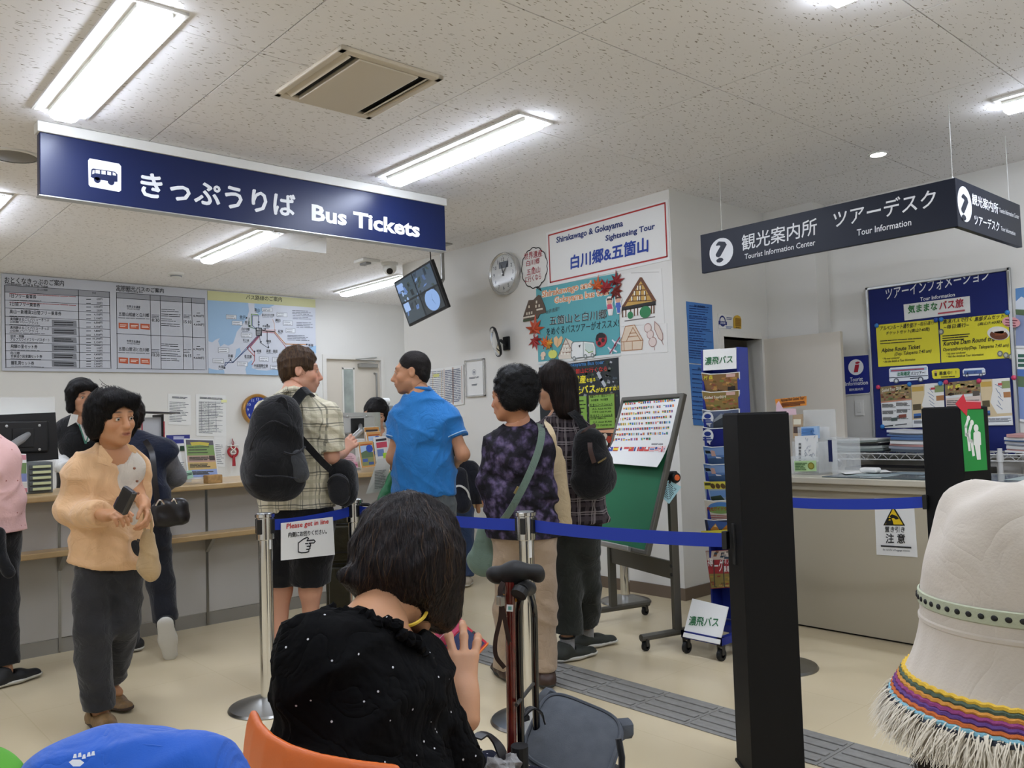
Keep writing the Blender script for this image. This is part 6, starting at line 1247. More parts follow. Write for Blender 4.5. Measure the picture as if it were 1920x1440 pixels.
fl(X(8),y0,fw,fh,['c8322c','eeeeec','20408a','20408a','eeeeec','c8322c']); fl(X(9),y0,fw,fh,['c8322c','eeeeec']*4,ex=lambda x,y,w,h:cs.poly([(x,y),(x+4,y),(x+3.6,y+4.4),(x-.4,y+4.4)],'20408a',3)); fl(X(10)-.5,y0,fw,fh,['20408a'],ex=lambda x,y,w,h:(cs.strip([(x,y),(x+w-1,y+h)],.014,'e9c9c9',3),cs.strip([(x+w,y),(x-1,y+h)],.014,'e9c9c9',3),cs.strip([(x+4,y),(x+4,y+h)],.012,'c8322c',4)))
cs.build('flags',fl_)
cp=V(RU.x,RU.y,.93)+fd*.05; cn=(CAM-cp); cn.z=0; cn.normalize(); tg,sh2=board('blue_tag_card','pale blue square card with rows of dots hanging from the easel knob','card',cp,cn,[(1254,899.5),(1277.5,913),(1254.5,945),(1232.5,925)],.0015,mat('tag_blue','a9d4dc',.5),'card')
for i in range(9):
    for j in range(9):
        if (i*7+j*5)%6==0: continue
        x_=1251+2.0*i-1.55*j; y=903.5+1.7*i+2.5*j; 
        if y<938: sh2.disc(x_,y,.0032,'26323a',1,6)
sh2.build('print',tg)
# ---------------------------------------------------------------- figures
UP=V(0,0,1)
def sample(D,lo,h,p):
    """trilinear look-up in a distance field"""
    g=(p-lo)/h; n=np.array(D.shape); g=np.clip(g,0,n-1.001); i=g.astype(int); f=g-i; r=0
    for a in (0,1):
        for b in (0,1):
            for c in (0,1):
                w=(f[:,0] if a else 1-f[:,0])*(f[:,1] if b else 1-f[:,1])*(f[:,2] if c else 1-f[:,2]); r=r+w*D[i[:,0]+a,i[:,1]+b,i[:,2]+c]
    return r
def strands(name,m,sdf,parent,n,top,steps=14,step=.014,width=.0011,lift=(.001,.006),seed=1,flow=None,wob=.25,keep=None,zmin=None):
    """hair strands: ribbons combed down over the hair volume by following its own surface"""
    D,lo,h=sdf.D,sdf.lo,sdf.h; r=np.random.default_rng(seed); v,_=nets(D,lo,h,0); p=v[r.integers(0,len(v),n*3)]
    if keep is not None: p=p[keep(p)]
    p=p[:n]; n=len(p)
    if not n: return
    L=r.uniform(lift[0],lift[1],n); top=np.array(tuple(top)); pts=[]; nor=[]; e=h
    ph=r.uniform(0,6.28,n); alive=np.ones(n,bool)
    for k in range(steps):
        g=np.stack([sample(D,lo,h,p+np.eye(3)[a]*e)-sample(D,lo,h,p-np.eye(3)[a]*e) for a in range(3)],1); g/=np.maximum(np.linalg.norm(g,axis=1),1e-6)[:,None]
        p=p-g*(sample(D,lo,h,p)-L)[:,None]
        d=(p-top); d[:,2]=0; d/=np.maximum(np.linalg.norm(d,axis=1),1e-3)[:,None]; d=d*.55; d[:,2]-=1.0
        if flow is not None: d=d+flow(p)
        sd=np.cross(d,g); d=d+sd*(wob*np.sin(ph+k*.7))[:,None]
        d-=g*(d*g).sum(1)[:,None]; d/=np.maximum(np.linalg.norm(d,axis=1),1e-6)[:,None]
        pts.append(p.copy()); nor.append(np.cross(d,g)); p=p+d*step
        if zmin is not None: p[:,2]=np.maximum(p[:,2],zmin)
    P=np.stack(pts,1); N=np.stack(nor,1); w=width*np.linspace(1,.35,steps)[None,:,None]*r.uniform(.6,1.3,(n,1,1))
    A=(P-N*w).reshape(-1,3); B=(P+N*w).reshape(-1,3); vv=np.concatenate([A,B]); o=len(A)
    i=(np.arange(n)[:,None]*steps+np.arange(steps-1)[None,:]).ravel(); f=np.stack([i,i+1,i+1+o,i+o],1)
    ob=skin_mesh(name,m,vv,f,parent); ob['kind']='stuff'; return ob
def hair_mat(name,c0,c1,rough=.38,scale=(140,140,9)):
    m=bpy.data.materials.new(name); m.use_nodes=True; nt=m.node_tree; b=nt.nodes['Principled BSDF']; N=nt.nodes.new; L=nt.links.new
    tc=N('ShaderNodeTexCoord'); mp=N('ShaderNodeMapping'); mp.inputs['Scale'].default_value=scale; L(tc.outputs['Object'],mp.inputs['Vector']); n=N('ShaderNodeTexNoise'); n.inputs['Scale'].default_value=1; n.inputs['Detail'].default_value=3; L(mp.outputs[0],n.inputs['Vector'])
    r=N('ShaderNodeValToRGB'); r.color_ramp.elements[0].position=.35; r.color_ramp.elements[1].position=.7; r.color_ramp.elements[0].color=(*hx(c0),1); r.color_ramp.elements[1].color=(*hx(c1),1); L(n.outputs['Fac'],r.inputs['Fac']); L(r.outputs['Color'],b.inputs['Base Color'])
    q=N('ShaderNodeBump'); q.inputs['Strength'].default_value=.9; q.inputs['Distance'].default_value=.005; L(n.outputs['Fac'],q.inputs['Height']); L(q.outputs['Normal'],b.inputs['Normal']); b.inputs['Roughness'].default_value=rough; b.inputs['Specular IOR Level'].default_value=.24
    M[name]=m; return m
hair_mat('hair_black','080707','1c1818',.6); hair_mat('hair_darkbrown','0d0807','2b1d16',.55); hair_mat('hair_brown','33241a','5f4730',.5); hair_mat('hair_soft','131012','2e2726',.48); hair_mat('hair_crop','100d0c','2b2420',.6,(300,300,300)); hair_mat('hair_curl','060606','1a191b',.45,(160,160,160))
def wrinkle(m,dist=.012,strength=.55,scale=9):
    """soft creases laid under the weave of a cloth"""
    nt=m.node_tree; b=nt.nodes['Principled BSDF']; N=nt.nodes.new; L=nt.links.new; tc=N('ShaderNodeTexCoord')
    n=N('ShaderNodeTexNoise'); n.inputs['Scale'].default_value=scale; n.inputs['Detail'].default_value=3; n.inputs['Distortion'].default_value=1.6; L(tc.outputs['Object'],n.inputs['Vector'])
    w=N('ShaderNodeMath'); w.operation='SUBTRACT'; w.inputs[1].default_value=.5; L(n.outputs['Fac'],w.inputs[0]); a=N('ShaderNodeMath'); a.operation='ABSOLUTE'; L(w.outputs[0],a.inputs[0]); p=N('ShaderNodeMath'); p.operation='POWER'; p.inputs[1].default_value=.6; L(a.outputs[0],p.inputs[0])
    q=N('ShaderNodeBump'); q.inputs['Strength'].default_value=strength; q.inputs['Distance'].default_value=dist; L(p.outputs[0],q.inputs['Height'])
    if b.inputs['Normal'].is_linked: L(b.inputs['Normal'].links[0].from_socket,q.inputs['Normal'])
    L(q.outputs['Normal'],b.inputs['Normal'])
def cloth(name,col,nz=.12,bump=(220,.12),rough=.85,sheen=.2):
    m=mat(name,col,rough,noise=(14,nz),bump=bump,spec=.2,sheen=sheen); wrinkle(m); return m
def pattern_mat(name,center,f,base,stripes,rough=.85,vary=.06):
    """woven check: stripes = (axis 'u' round the body or 'z', period, offset, width, colour, strength)"""
    m=bpy.data.materials.new(name); m.use_nodes=True; nt=m.node_tree; b=nt.nodes['Principled BSDF']; N=nt.nodes.new; L=nt.links.new
    tc=N('ShaderNodeTexCoord'); sb=N('ShaderNodeVectorMath'); sb.operation='SUBTRACT'; sb.inputs[1].default_value=tuple(center); L(tc.outputs['Object'],sb.inputs[0])
    wn=N('ShaderNodeTexNoise'); wn.inputs['Scale'].default_value=7; L(tc.outputs['Object'],wn.inputs['Vector'])
    sp=N('ShaderNodeSeparateXYZ'); L(sb.outputs[0],sp.inputs[0])
    def mth(op,a,b_=None):
        q=N('ShaderNodeMath'); q.operation=op
        for i,v in enumerate((a,b_)):
            if v is None: continue
            if isinstance(v,(int,float)): q.inputs[i].default_value=v
            else: L(v,q.inputs[i])
        return q.outputs[0]
    ang=math.atan2(f.x,f.y); ca,sa=math.cos(ang),math.sin(ang)
    side=mth('ADD',mth('MULTIPLY',sp.outputs[0],ca),mth('MULTIPLY',sp.outputs[1],-sa)); fw=mth('ADD',mth('MULTIPLY',sp.outputs[0],sa),mth('MULTIPLY',sp.outputs[1],ca))
    u=mth('MULTIPLY',mth('ARCTAN2',side,mth('MULTIPLY',fw,-1)),.16); u=mth('ADD',u,mth('MULTIPLY',wn.outputs['Fac'],.03)); z=mth('ADD',sp.outputs[2],mth('MULTIPLY',wn.outputs['Fac'],.03))
    col=None; c=N('ShaderNodeRGB'); c.outputs[0].default_value=(*hx(base),1); col=c.outputs[0]
    for ax,per,off,wd_,cc,st in stripes:
        t=mth('ABSOLUTE',mth('SUBTRACT',mth('FRACT',mth('ADD',mth('DIVIDE',u if ax=='u' else z,per),off)),.5)); fac=mth('MULTIPLY',mth('LESS_THAN',t,wd_/per/2),st)
        mx=N('ShaderNodeMix'); mx.data_type='RGBA'; L(fac,mx.inputs[0]); L(col,mx.inputs[6]); mx.inputs[7].default_value=(*hx(cc),1); col=mx.outputs[2]
    L(col,b.inputs['Base Color']); b.inputs['Roughness'].default_value=rough; b.inputs['Specular IOR Level'].default_value=.2; M[name]=m; wrinkle(m); return m
def floral_mat():
    m=bpy.data.materials.new('floral_purple'); m.use_nodes=True; nt=m.node_tree; b=nt.nodes['Principled BSDF']; N=nt.nodes.new; L=nt.links.new
    tc=N('ShaderNodeTexCoord'); w=N('ShaderNodeTexNoise'); w.inputs['Scale'].default_value=22; w.inputs['Detail'].default_value=3; L(tc.outputs['Object'],w.inputs['Vector'])
    ad=N('ShaderNodeVectorMath'); ad.operation='MULTIPLY_ADD'; ad.inputs[1].default_value=(.09,.09,.09); L(w.outputs['Color'],ad.inputs[0]); L(tc.outputs['Object'],ad.inputs[2])
    v=N('ShaderNodeTexVoronoi'); v.inputs['Scale'].default_value=17; L(ad.outputs[0],v.inputs['Vector'])
    r=N('ShaderNodeValToRGB'); cs_=[(0,'776a86'),(.28,'5c5070'),(.46,'3a3149'),(.62,'1b1722'),(1,'15121a')]
    r.color_ramp.elements[0].color=(*hx(cs_[0][1]),1); r.color_ramp.elements[1].color=(*hx(cs_[-1][1]),1)
    for p,c in cs_[1:-1]: e=r.color_ramp.elements.new(p); e.color=(*hx(c),1)
    L(v.outputs['Distance'],r.inputs['Fac'])
    n=N('ShaderNodeTexNoise'); n.inputs['Scale'].default_value=34; n.inputs['Detail'].default_value=4; L(tc.outputs['Object'],n.inputs['Vector'])
    mr=N('ShaderNodeMapRange'); mr.inputs[1].default_value=.35; mr.inputs[2].default_value=.65; mr.inputs[3].default_value=.35; mr.inputs[4].default_value=1.15; L(n.outputs['Fac'],mr.inputs[0])
    mx=N('ShaderNodeMix'); mx.data_type='RGBA'; mx.blend_type='MULTIPLY'; mx.inputs[0].default_value=1; L(r.outputs['Color'],mx.inputs[6]); L(mr.outputs[0],mx.inputs[7]); L(mx.outputs[2],b.inputs['Base Color']); b.inputs['Roughness'].default_value=.7; b.inputs['Specular IOR Level'].default_value=.25; M['floral_purple']=m; wrinkle(m)
floral_mat()
def dots_mat(name,base,dot,scale,rad,rough=.9,prob=.62):
    m=bpy.data.materials.new(name); m.use_nodes=True; nt=m.node_tree; b=nt.nodes['Principled BSDF']; N=nt.nodes.new; L=nt.links.new
    tc=N('ShaderNodeTexCoord'); v=N('ShaderNodeTexVoronoi'); v.inputs['Scale'].default_value=scale; L(tc.outputs['Object'],v.inputs['Vector'])
    a=N('ShaderNodeMath'); a.operation='LESS_THAN'; a.inputs[1].default_value=rad; L(v.outputs['Distance'],a.inputs[0])
    sp=N('ShaderNodeSeparateColor'); L(v.outputs['Color'],sp.inputs[0]); q=N('ShaderNodeMath'); q.operation='GREATER_THAN'; q.inputs[1].default_value=prob; L(sp.outputs[0],q.inputs[0]); mu=N('ShaderNodeMath'); mu.operation='MULTIPLY'; L(a.outputs[0],mu.inputs[0]); L(q.outputs[0],mu.inputs[1])
    mx=N('ShaderNodeMix'); mx.data_type='RGBA'; L(mu.outputs[0],mx.inputs[0]); mx.inputs[6].default_value=(*hx(base),1); mx.inputs[7].default_value=(*hx(dot),1); L(mx.outputs[2],b.inputs['Base Color']); b.inputs['Roughness'].default_value=rough; b.inputs['Specular IOR Level'].default_value=.15
    n=N('ShaderNodeTexNoise'); n.inputs['Scale'].default_value=90; n.inputs['Detail'].default_value=4; L(tc.outputs['Object'],n.inputs['Vector']); bp_=N('ShaderNodeBump'); bp_.inputs['Strength'].default_value=.35; bp_.inputs['Distance'].default_value=.004; L(n.outputs['Fac'],bp_.inputs['Height']); L(bp_.outputs['Normal'],b.inputs['Normal']); M[name]=m
def hand_prims(sd,w,d,n,t,curl=(.5,.5,.55,.6),s=1,thumb=.5,spread=.12,tips=None):
    """w wrist, d towards the fingers, n out of the back of the hand, t towards the thumb side"""
    d=Vector(d).normalized(); n=Vector(n); n=(n-d*n.dot(d)).normalized(); q=d.cross(n); t=q if q.dot(Vector(t))>0 else -q
    sd.cap(w-d*.03*s,w+d*.02*s,.022*s,.023*s,k=.02,ax=t,st=1.25)
    for o in (-.026,-.009,.009,.026): sd.cap(w+d*.015*s+t*o*.55*s,w+d*.082*s+t*o*s,.0125*s,.0105*s,k=.014)
    L_=((.040,.026,.020),(.044,.030,.021),(.041,.028,.020),(.032,.020,.018))
    for i,o in enumerate((.028,.0095,-.0095,-.028)):
        b=w+d*(.084-.004*(i==3)-.002*(i==0))*s+t*o*s; a=curl[i]*.75; dd=(d+t*(.5-i*.33)*spread).normalized(); r_=.0088*s
        for j,l in enumerate(L_[i]):
            e=b+(dd*math.cos(a)-n*math.sin(a))*l*s; sd.cap(b,e,r_,r_*.93,k=.006); b=e; r_*=.93; a+=curl[i]*(1.0 if j==0 else .7)
        if tips is not None: tips.append(b)
    b=w+d*.022*s+t*.022*s-n*.004*s; v1=(d*.72+t*.62-n*.25).normalized(); e=b+v1*.042*s; sd.cap(b,e,.0145*s,.0105*s,k=.014); v2=(d*.85+t*(.30-thumb*.5)-n*.35*(1+thumb)).normalized(); e2=e+v2*.034*s; sd.cap(e,e2,.0100*s,.0092*s,k=.006); e3=e2+(v2*.9-t*.25*thumb).normalized()*.026*s; sd.cap(e2,e3,.0092*s,.0078*s,k=.006)
    if tips is not None: tips.append(e3)
class Fig:
    def __init__(s,label,ht,base,f,J=None,headf=None,heads=1.0,girth=1.0,skin='c08a64',tilt=0,roll=0,name='person',drop=.03):
        base=Vector(base); base.z=0; f=Vector(f); f.z=0; f.normalize(); s.f=f; s.r=f.cross(UP); s.ht=ht; k=ht/1.7; s.k=k; s.g=girth
        at=lambda a,b,c: base+s.r*a*k+f*b*k+UP*c*k
        s.J=dict(head=at(0,.03,1.585),neck=at(0,-.01,1.44),chest=at(0,0,1.27),waist=at(0,0,1.06),pelvis=at(0,0,.92),sl=at(-.18,0,1.385),sr=at(.18,0,1.385),el=at(-.23,-.02,1.10),er=at(.23,-.02,1.10),wl=at(-.24,.06,.86),wr=at(.24,.06,.86),
            hl=at(-.09,0,.88),hr=at(.09,0,.88),kl=at(-.095,.02,.47),kr=at(.095,.02,.47),al=at(-.095,-.02,.08),ar=at(.095,-.02,.08))
        for n,v in (J or {}).items(): s.J[n]=W(*v) if not isinstance(v,Vector) else v
        for a in 'lr':
            if drop: s.J['s'+a]=s.J['s'+a]-UP*drop*k
        J=s.J; s.side=(J['sr']-J['sl']).normalized(); s.hside=(J['hr']-J['hl']).normalized()
        hf=Vector(headf if headf is not None else f).normalized(); s.hf=hf; s.hr=hf.cross(UP).normalized(); s.hu=s.hr.cross(hf)
        if roll: s.hr=s.hr*math.cos(roll)+s.hu*math.sin(roll); s.hu=s.hr.cross(hf)
        s.hs=heads; s.skin=skin
        s.root=thing(name,label,'person',(J['al']+J['ar'])/2*1.0); s.root.location.z=0
        s.hands=[]; s.sdf_head=None
    def T(s,x,y,z): return s.J['head']+(s.hr*x+s.hf*y+s.hu*z)*s.hs
    # -- shared outlines
    def torso(s,sd,g=1,low=True):
        J=s.J; k=s.k; g=g*s.g
        sd.cap(J['pelvis'],J['waist'],.098*k*g,.088*k*g,k=.05,ax=s.hside,st=1.5); sd.cap(J['waist'],J['chest'],.088*k*g,.098*k*g,k=.05,ax=s.side,st=1.48)
        sd.cap(J['sl'].lerp(J['sr'],.12),J['sl'].lerp(J['sr'],.88),.058*k*g,k=.06); sd.cap(J['chest'],J['neck']-UP*.06*k,.092*k*g,.06*k,k=.06,ax=s.side,st=1.25)
        for a in 'lr': sd.cap(J['neck'].lerp(J['s'+a],.15),J['s'+a],.045*k,.052*k,k=.05)
    def arm(s,sd,a,t0=0,t1=2,g=1,flat=False,rs=(.050,.039,.028)):
        J=s.J; k=s.k; P=[J['s'+a],J['e'+a],J['w'+a]]; rs=[r*k*g for r in rs]
        for i in (0,1):
            if t1<=i: break
            b=min(1,t1-i); end=P[i].lerp(P[i+1],b); re=rs[i]+(rs[i+1]-rs[i])*b
            sd.cap(P[i],end,rs[i],re,k=.035,flat=flat and t1-i<=1)
    def leg(s,sd,a,t1=2,g=1,flat=False,rs=(.082,.056,.038),k_=.05):
        J=s.J; k=s.k; P=[J['h'+a],J['k'+a],J['a'+a]]; rs=[r*k*g for r in rs]
        for i in (0,1):
            if t1<=i: break
            b=min(1,t1-i); end=P[i].lerp(P[i+1],b); re=rs[i]+(rs[i+1]-rs[i])*b
            sd.cap(P[i],end,rs[i],re,k=k_,flat=flat and t1-i<=1)
    def headp(s,sd,face=True,ears=True,old=0,nose=1.0,jaw=1.0):
        T=s.T; q=s.hs; R_=(s.hr,s.hf,s.hu)
        sd.ell(T(0,-.018,.035),(.074*q,.094*q,.088*q),R_,k=.02); sd.ell(T(0,.028,-.025),(.062*q*jaw,.062*q,.085*q),R_,k=.03)
        sd.cap(T(-.046*jaw,.0,-.062),T(-.016,.062,-.092),.022*q,.018*q,k=.03); sd.cap(T(.046*jaw,.0,-.062),T(.016,.062,-.092),.022*q,.018*q,k=.03); sd.ell(T(0,.068,-.094),(.020*q,.018*q,.018*q),R_,k=.02)
        sd.cap(T(0,-.03,-.05),s.J['neck']-UP*.03,.050*q,.058*q,k=.03)
        if face:
            sd.cap(T(-.034,.074,.030),T(.034,.074,.030),.015*q,k=.022)
            for e in (-1,1):
                sd.ell(T(.042*e,.055,-.024),(.022*q,.024*q,.022*q),R_,k=.02); sd.ell(T(.031*e,.094,.008),(.017*q,.014*q,.0105*q),R_,k=.014,sub=True)
                sd.ell(T(.031*e,.077,.007),(.0155*q,.0125*q,.0125*q),R_,k=.004)
                sd.cap(T(.018*e,.0885,.0135),T(.031*e,.0925,.0165),.0032*q,k=.004); sd.cap(T(.031*e,.0925,.0165),T(.045*e,.083,.0115),.0032*q,k=.004)
                sd.ell(T(.0115*e,.098,-.035),(.008*q,.009*q,.0075*q),R_,k=.008)
            sd.cap(T(0,.086,.018),T(0,.086+.022*nose,-.028),.0085*q,.0125*q,k=.014); sd.ell(T(0,.086+.026*nose,-.032),(.0105*q,.0095*q,.009*q),R_,k=.008)
            sd.ell(T(0,.082,-.060),(.030*q,.020*q,.020*q),R_,k=.02)
            sd.cap(T(-.020,.092,-.0605),T(0,.1015,-.0565),.0048*q,k=.005); sd.cap(T(.020,.092,-.0605),T(0,.1015,-.0565),.0048*q,k=.005); sd.cap(T(-.017,.093,-.068),T(.017,.093,-.068),.0065*q,k=.007)
            sd.cap(T(-.022,.098,-.0632),T(.022,.098,-.0632),.0020*q,k=.004,sub=True)
            if old:
                for e in (-1,1): sd.cap(T(.019*e,.098,-.035),T(.031*e,.086,-.066),.0018*q,k=.010,sub=True); sd.cap(T(.02*e,.090,-.006),T(.042*e,.078,-.008),.0015*q,k=.008,sub=True)
        if ears:
            for e in (-1,1):
                A=(s.hr*1.0,s.hf,s.hu); sd.ell(T(.076*e,-.014,.0),(.0085*q,.019*q,.031*q),A,k=.006); sd.ell(T(.084*e,-.010,.006),(.006*q,.009*q,.016*q),A,k=.006,sub=True)
    def headcol(s,v,brow='1c1512',lip='a2574c',stub=None,flush=.25,browz=.034,scalp=None):
        X=v-np.array(tuple(s.J['head'])); q=s.hs; x=X@np.array(tuple(s.hr))/q; y=X@np.array(tuple(s.hf))/q; z=X@np.array(tuple(s.hu))/q
        sk=np.array(hx(s.skin)); c=np.tile(sk,(len(v),1)); front=(y>.045)&(np.abs(z)<.16)
        def blend(w,col): nonlocal c; w=np.clip(w,0,1)[:,None]; c=c*(1-w)+np.array(col)*w
        red=sk*np.array([1.05,.78,.72]); ax=np.abs(x)
        blend(flush*np.exp(-(((ax-.043)/.02)**2+((z+.028)/.022)**2))*front,red); blend(flush*1.1*np.exp(-((x/.016)**2+((z+.032)/.014)**2))*(y>.09),red)
        if stub: blend(.35*((z<-.045)&(y>-.01))*np.clip((-.03-z)/.03,0,1),hx(stub))
        blend(.8*np.exp(-((x/.019)**4+((z+.063)/.0085)**4))*(y>.082),hx(lip)); blend(.75*np.exp(-((x/.019)**4+((z+.0632)/.0018)**2))*(y>.08),hx('5a2a26'))
        blend(.85*np.exp(-(((ax-.033)/.0185)**4+((z-browz+.22*(ax-.033)**2*20)/.0045)**2))*(y>.04),hx(brow))
        blend(.85*np.exp(-(((ax-.031)/.0155)**4+((z-.0125)/.0022)**2))*(y>.06),hx('231814'))
        if scalp: blend(1.0*(s.scalp_mask(x,y,z)),hx(scalp))
        return c
    def body(s,head_h=.0042,body_h=.011,face=True,ears=True,old=0,nose=1,jaw=1,hands=(),legs=True,colkw=None,wrist_r=.028,lower=True):
        """one continuous figure: coarse under the clothes, fine at the head and hands"""
        J=s.J; k=s.k; b=SDF(body_h); s.torso(b,.90)
        b.cap(J['head']-s.hu*.05*s.hs-s.hf*.03,J['neck']-UP*.03,.050*s.hs,.058*s.hs,k=.03)
        for a in 'lr':
            s.arm(b,a,0,2,.93)
            if legs: s.leg(b,a,2,.92)
            if legs and lower: b.cap(J['a'+a],J['a'+a]-UP*.03+s.f*.08,.03*k,.026*k,k=.03)
        cutp=J['head']-s.hu*.075*s.hs; cutn=(s.hu-s.hf*.0).normalized()
        nb=(J['neck']-cutp); cut=J['neck'].lerp(cutp,.45); dirn=(cutp-J['neck']).normalized(); b.clip(cut+dirn*.006,dirn)
        parts=[b.data(1)]; cols=[np.tile(np.array(hx(s.skin)),(len(parts[0][0]),1))]
        h=SDF(head_h); s.headp(h,face,ears,old,nose,jaw); h.clip(cut-dirn*.006,-dirn); s.sdf_head=h; d=h.data(1); parts.append(d); cols.append(s.headcol(d[0],**(colkw or {})))
        for (a,d_,n_,t_,kw) in hands:
            hs=SDF(.0036); wp=J['w'+a]; fore=(wp-J['e'+a]).normalized(); hs.cap(wp-fore*.05,wp,wrist_r*k*1.02,wrist_r*k*.95,k=.02); hand_prims(hs,wp,d_,n_,t_,**kw); d2=hs.data(1); parts.append(d2)
            c_=np.tile(np.array(hx(s.skin)),(len(d2[0]),1)); cols.append(c_)
        vs=[];fs=[];o=0
        for v,f in parts: vs.append(v); fs.append(f+o); o+=len(v)
        s.body_o=skin_mesh('body','skin',np.concatenate(vs),np.concatenate(fs),s.root,np.concatenate(cols)); return s.body_o
    def eyes(s,look=None,open_=.0):
        q=s.hs; look=Vector(look).normalized() if look is not None else s.hf
        for e in (-1,1):
            c=s.T(.031*e,.0795,.0065); m=MB(); m.ball(c,(.0118*q,)*3,20); me_o=m.build('eye','gloss_print',s.body_o if hasattr(s,'body_o') else s.root,True); me=me_o.data
            co=np.zeros(len(me.vertices)*3); me.vertices.foreach_get('co',co); d=(co.reshape(-1,3)-np.array(tuple(c)))/(.0118*q)@np.array(tuple(look))
            col=np.tile(np.array(hx('d9d2c8')),(len(d),1)); col[d>.86]=hx('1c100b'); a=me.color_attributes.new('Col','FLOAT_COLOR','POINT'); a.data.foreach_set('color',np.c_[col,np.ones(len(d))].astype('f').ravel())
    def shirt(s,name,m,hem=None,sleeve=(1.0,1.0),inf=.014,h=.0075,fold=(.006,26,1),neck=.0,extra=None,g=1.0,neckr=.062,sl_r=(.056,.05,.036),clip=None,loose=0,open_front=None):
        J=s.J; sd=SDF(h); sd.inf=inf; s.torso(sd,g)
        if loose: sd.cap(J['waist'],J['pelvis']-UP*.10*s.k,.10*s.k*s.g*loose,.112*s.k*s.g*loose,k=.05,ax=s.hside,st=1.5)
        for a,t in zip('lr',sleeve):
            if t>0: s.arm(sd,a,0,t,1,True,sl_r)
        if extra: extra(sd)
        sd.fold=fold
        sd.cap(J['neck']-UP*(.02+neck)+s.f*.02,J['head'],neckr*s.k,neckr*s.k*1.15,k=.012,sub=True)
        if open_front: open_front(sd)
        if hem is not None: sd.clip(hem,(0,0,-1) if not clip else clip)
        s.sdf_shirt=sd; return sd.mesh(name,m,s.root)
    def trousers(s,name,m,top=None,t1=(1.93,1.93),inf=.010,h=.008,fold=(.006,22,3),rs=(.092,.07,.062),g=1.0,seat=1.0,flat=True):
        J=s.J; sd=SDF(h); sd.inf=inf; k=s.k*s.g; sd.cap(J['pelvis']-UP*.02*k,J['pelvis'].lerp(J['waist'],.6),.098*k*seat,.086*k,k=.05,ax=s.hside,st=1.5)
        for a,t in zip('lr',t1): s.leg(sd,a,t,g,flat,rs,.03)
        sd.fold=fold
        if top is not None: sd.clip(top,(0,0,1))
        return sd.mesh(name,m,s.root)
    def shoe(s,a,d,m,sole='dd',L=.25,toe=None,up=None,heel=True,solem='sole_white',accent=None):
        """d = where the toe points; the sole follows up (default level)"""
        J=s.J; k=s.k*1.16; d=Vector(d).normalized(); up=Vector(up).normalized() if up is not None else UP; up=(up-d*up.dot(d)).normalized(); sd_=d.cross(up); A=J['a'+a]; b=A-up*(.062*k)
        if up is UP or up.z>.97: b.z=.022
        q=SDF(.006); q.cap(b-d*.045*k+up*.018,b+d*.06*k+up*.018,.040*k,.041*k,k=.03,ax=up,st=.8); q.cap(b+d*.06*k+up*.01,b+d*.14*k+up*.004,.042*k,.036*k,k=.03,ax=up,st=.7); q.cap(b-d*.035*k+up*.02,A-d*.01*k+up*.005,.040*k,.046*k,k=.03); q.cap(A+d*.01,A+up*.06,.036*k,.036*k,k=.01,sub=True); q.clip(b-up*.008,-up)
        o=q.mesh('shoe',m,s.root)
        w=SDF(.006); w.cap(b-d*.045*k,b+d*.05*k,.043*k,.044*k,k=.03,ax=up,st=.42); w.cap(b+d*.05*k,b+d*.145*k,.046*k,.038*k,k=.03,ax=up,st=.42); w.clip(b+up*.006,up); w.clip(b-up*.020,-up); w.mesh('sole',solem,o); return o
mat('sole_white','c9c7be',.6); mat('sole_brown','3b2c22',.7); mat('sole_dark','26241f',.7)
def ribbon(name,m,pts,nrm,w,t,parent,smooth=True):
    """strap of width w and thickness t through points, nrm = outward direction per point"""
    pts=[Vector(p) for p in pts]; n=len(pts); nr=[Vector(x).normalized() for x in nrm] if isinstance(nrm,list) else [Vector(nrm).normalized()]*n; mb=MB(); rings=[]
    for i,p in enumerate(pts):
        d=(pts[min(i+1,n-1)]-pts[max(i-1,0)]).normalized(); e=d.cross(nr[i]).normalized(); q=e.cross(d)
        rings.append([mb.bm.verts.new(p+e*a*w/2+q*b*t/2) for a,b in ((-1,-1),(1,-1),(1,1),(-1,1))])
    for a,b in zip(rings,rings[1:]):
        for k in range(4): mb.bm.faces.new((a[k],a[(k+1)%4],b[(k+1)%4],b[k]))
    mb.bm.faces.new(rings[0][::-1]); mb.bm.faces.new(rings[-1]); return mb.build(name,m,parent,smooth)
def spline(pts,n=20):
    """smooth path through points (Catmull-Rom)"""
    P=[Vector(p) for p in pts]; P=[P[0]*2-P[1]]+P+[P[-1]*2-P[-2]]; out=[]
    m=len(P)-3
    for i in range(n):
        t=i/(n-1)*m; k=min(int(t),m-1); f=t-k; a,b,c,d=P[k:k+4]; out.append(.5*((2*b)+(c-a)*f+(2*a-5*b+4*c-d)*f*f+(3*b-a-3*c+d)*f**3))
    return out
def blob(name,m,parent,prims,h=.007,fold=None,clips=(),inf=0):
    q=SDF(h); q.inf=inf
    for p in prims: (q.cap if p[0]=='c' else q.ell)(*p[1],**(p[2] if len(p)>2 else {}))
    q.fold=fold
    for c in clips: q.clip(*c)
    return q.mesh(name,m,parent)
def toward(px,d,ang):
    """horizontal direction at a pixel: 0 = straight away from the camera, +90 = to the right in the picture, 180 = to the camera"""
    e=W(px[0],px[1],d)-CAM; e.z=0; e.normalize(); r=V(e.y,-e.x,0); a=math.radians(ang); return e*math.cos(a)+r*math.sin(a)
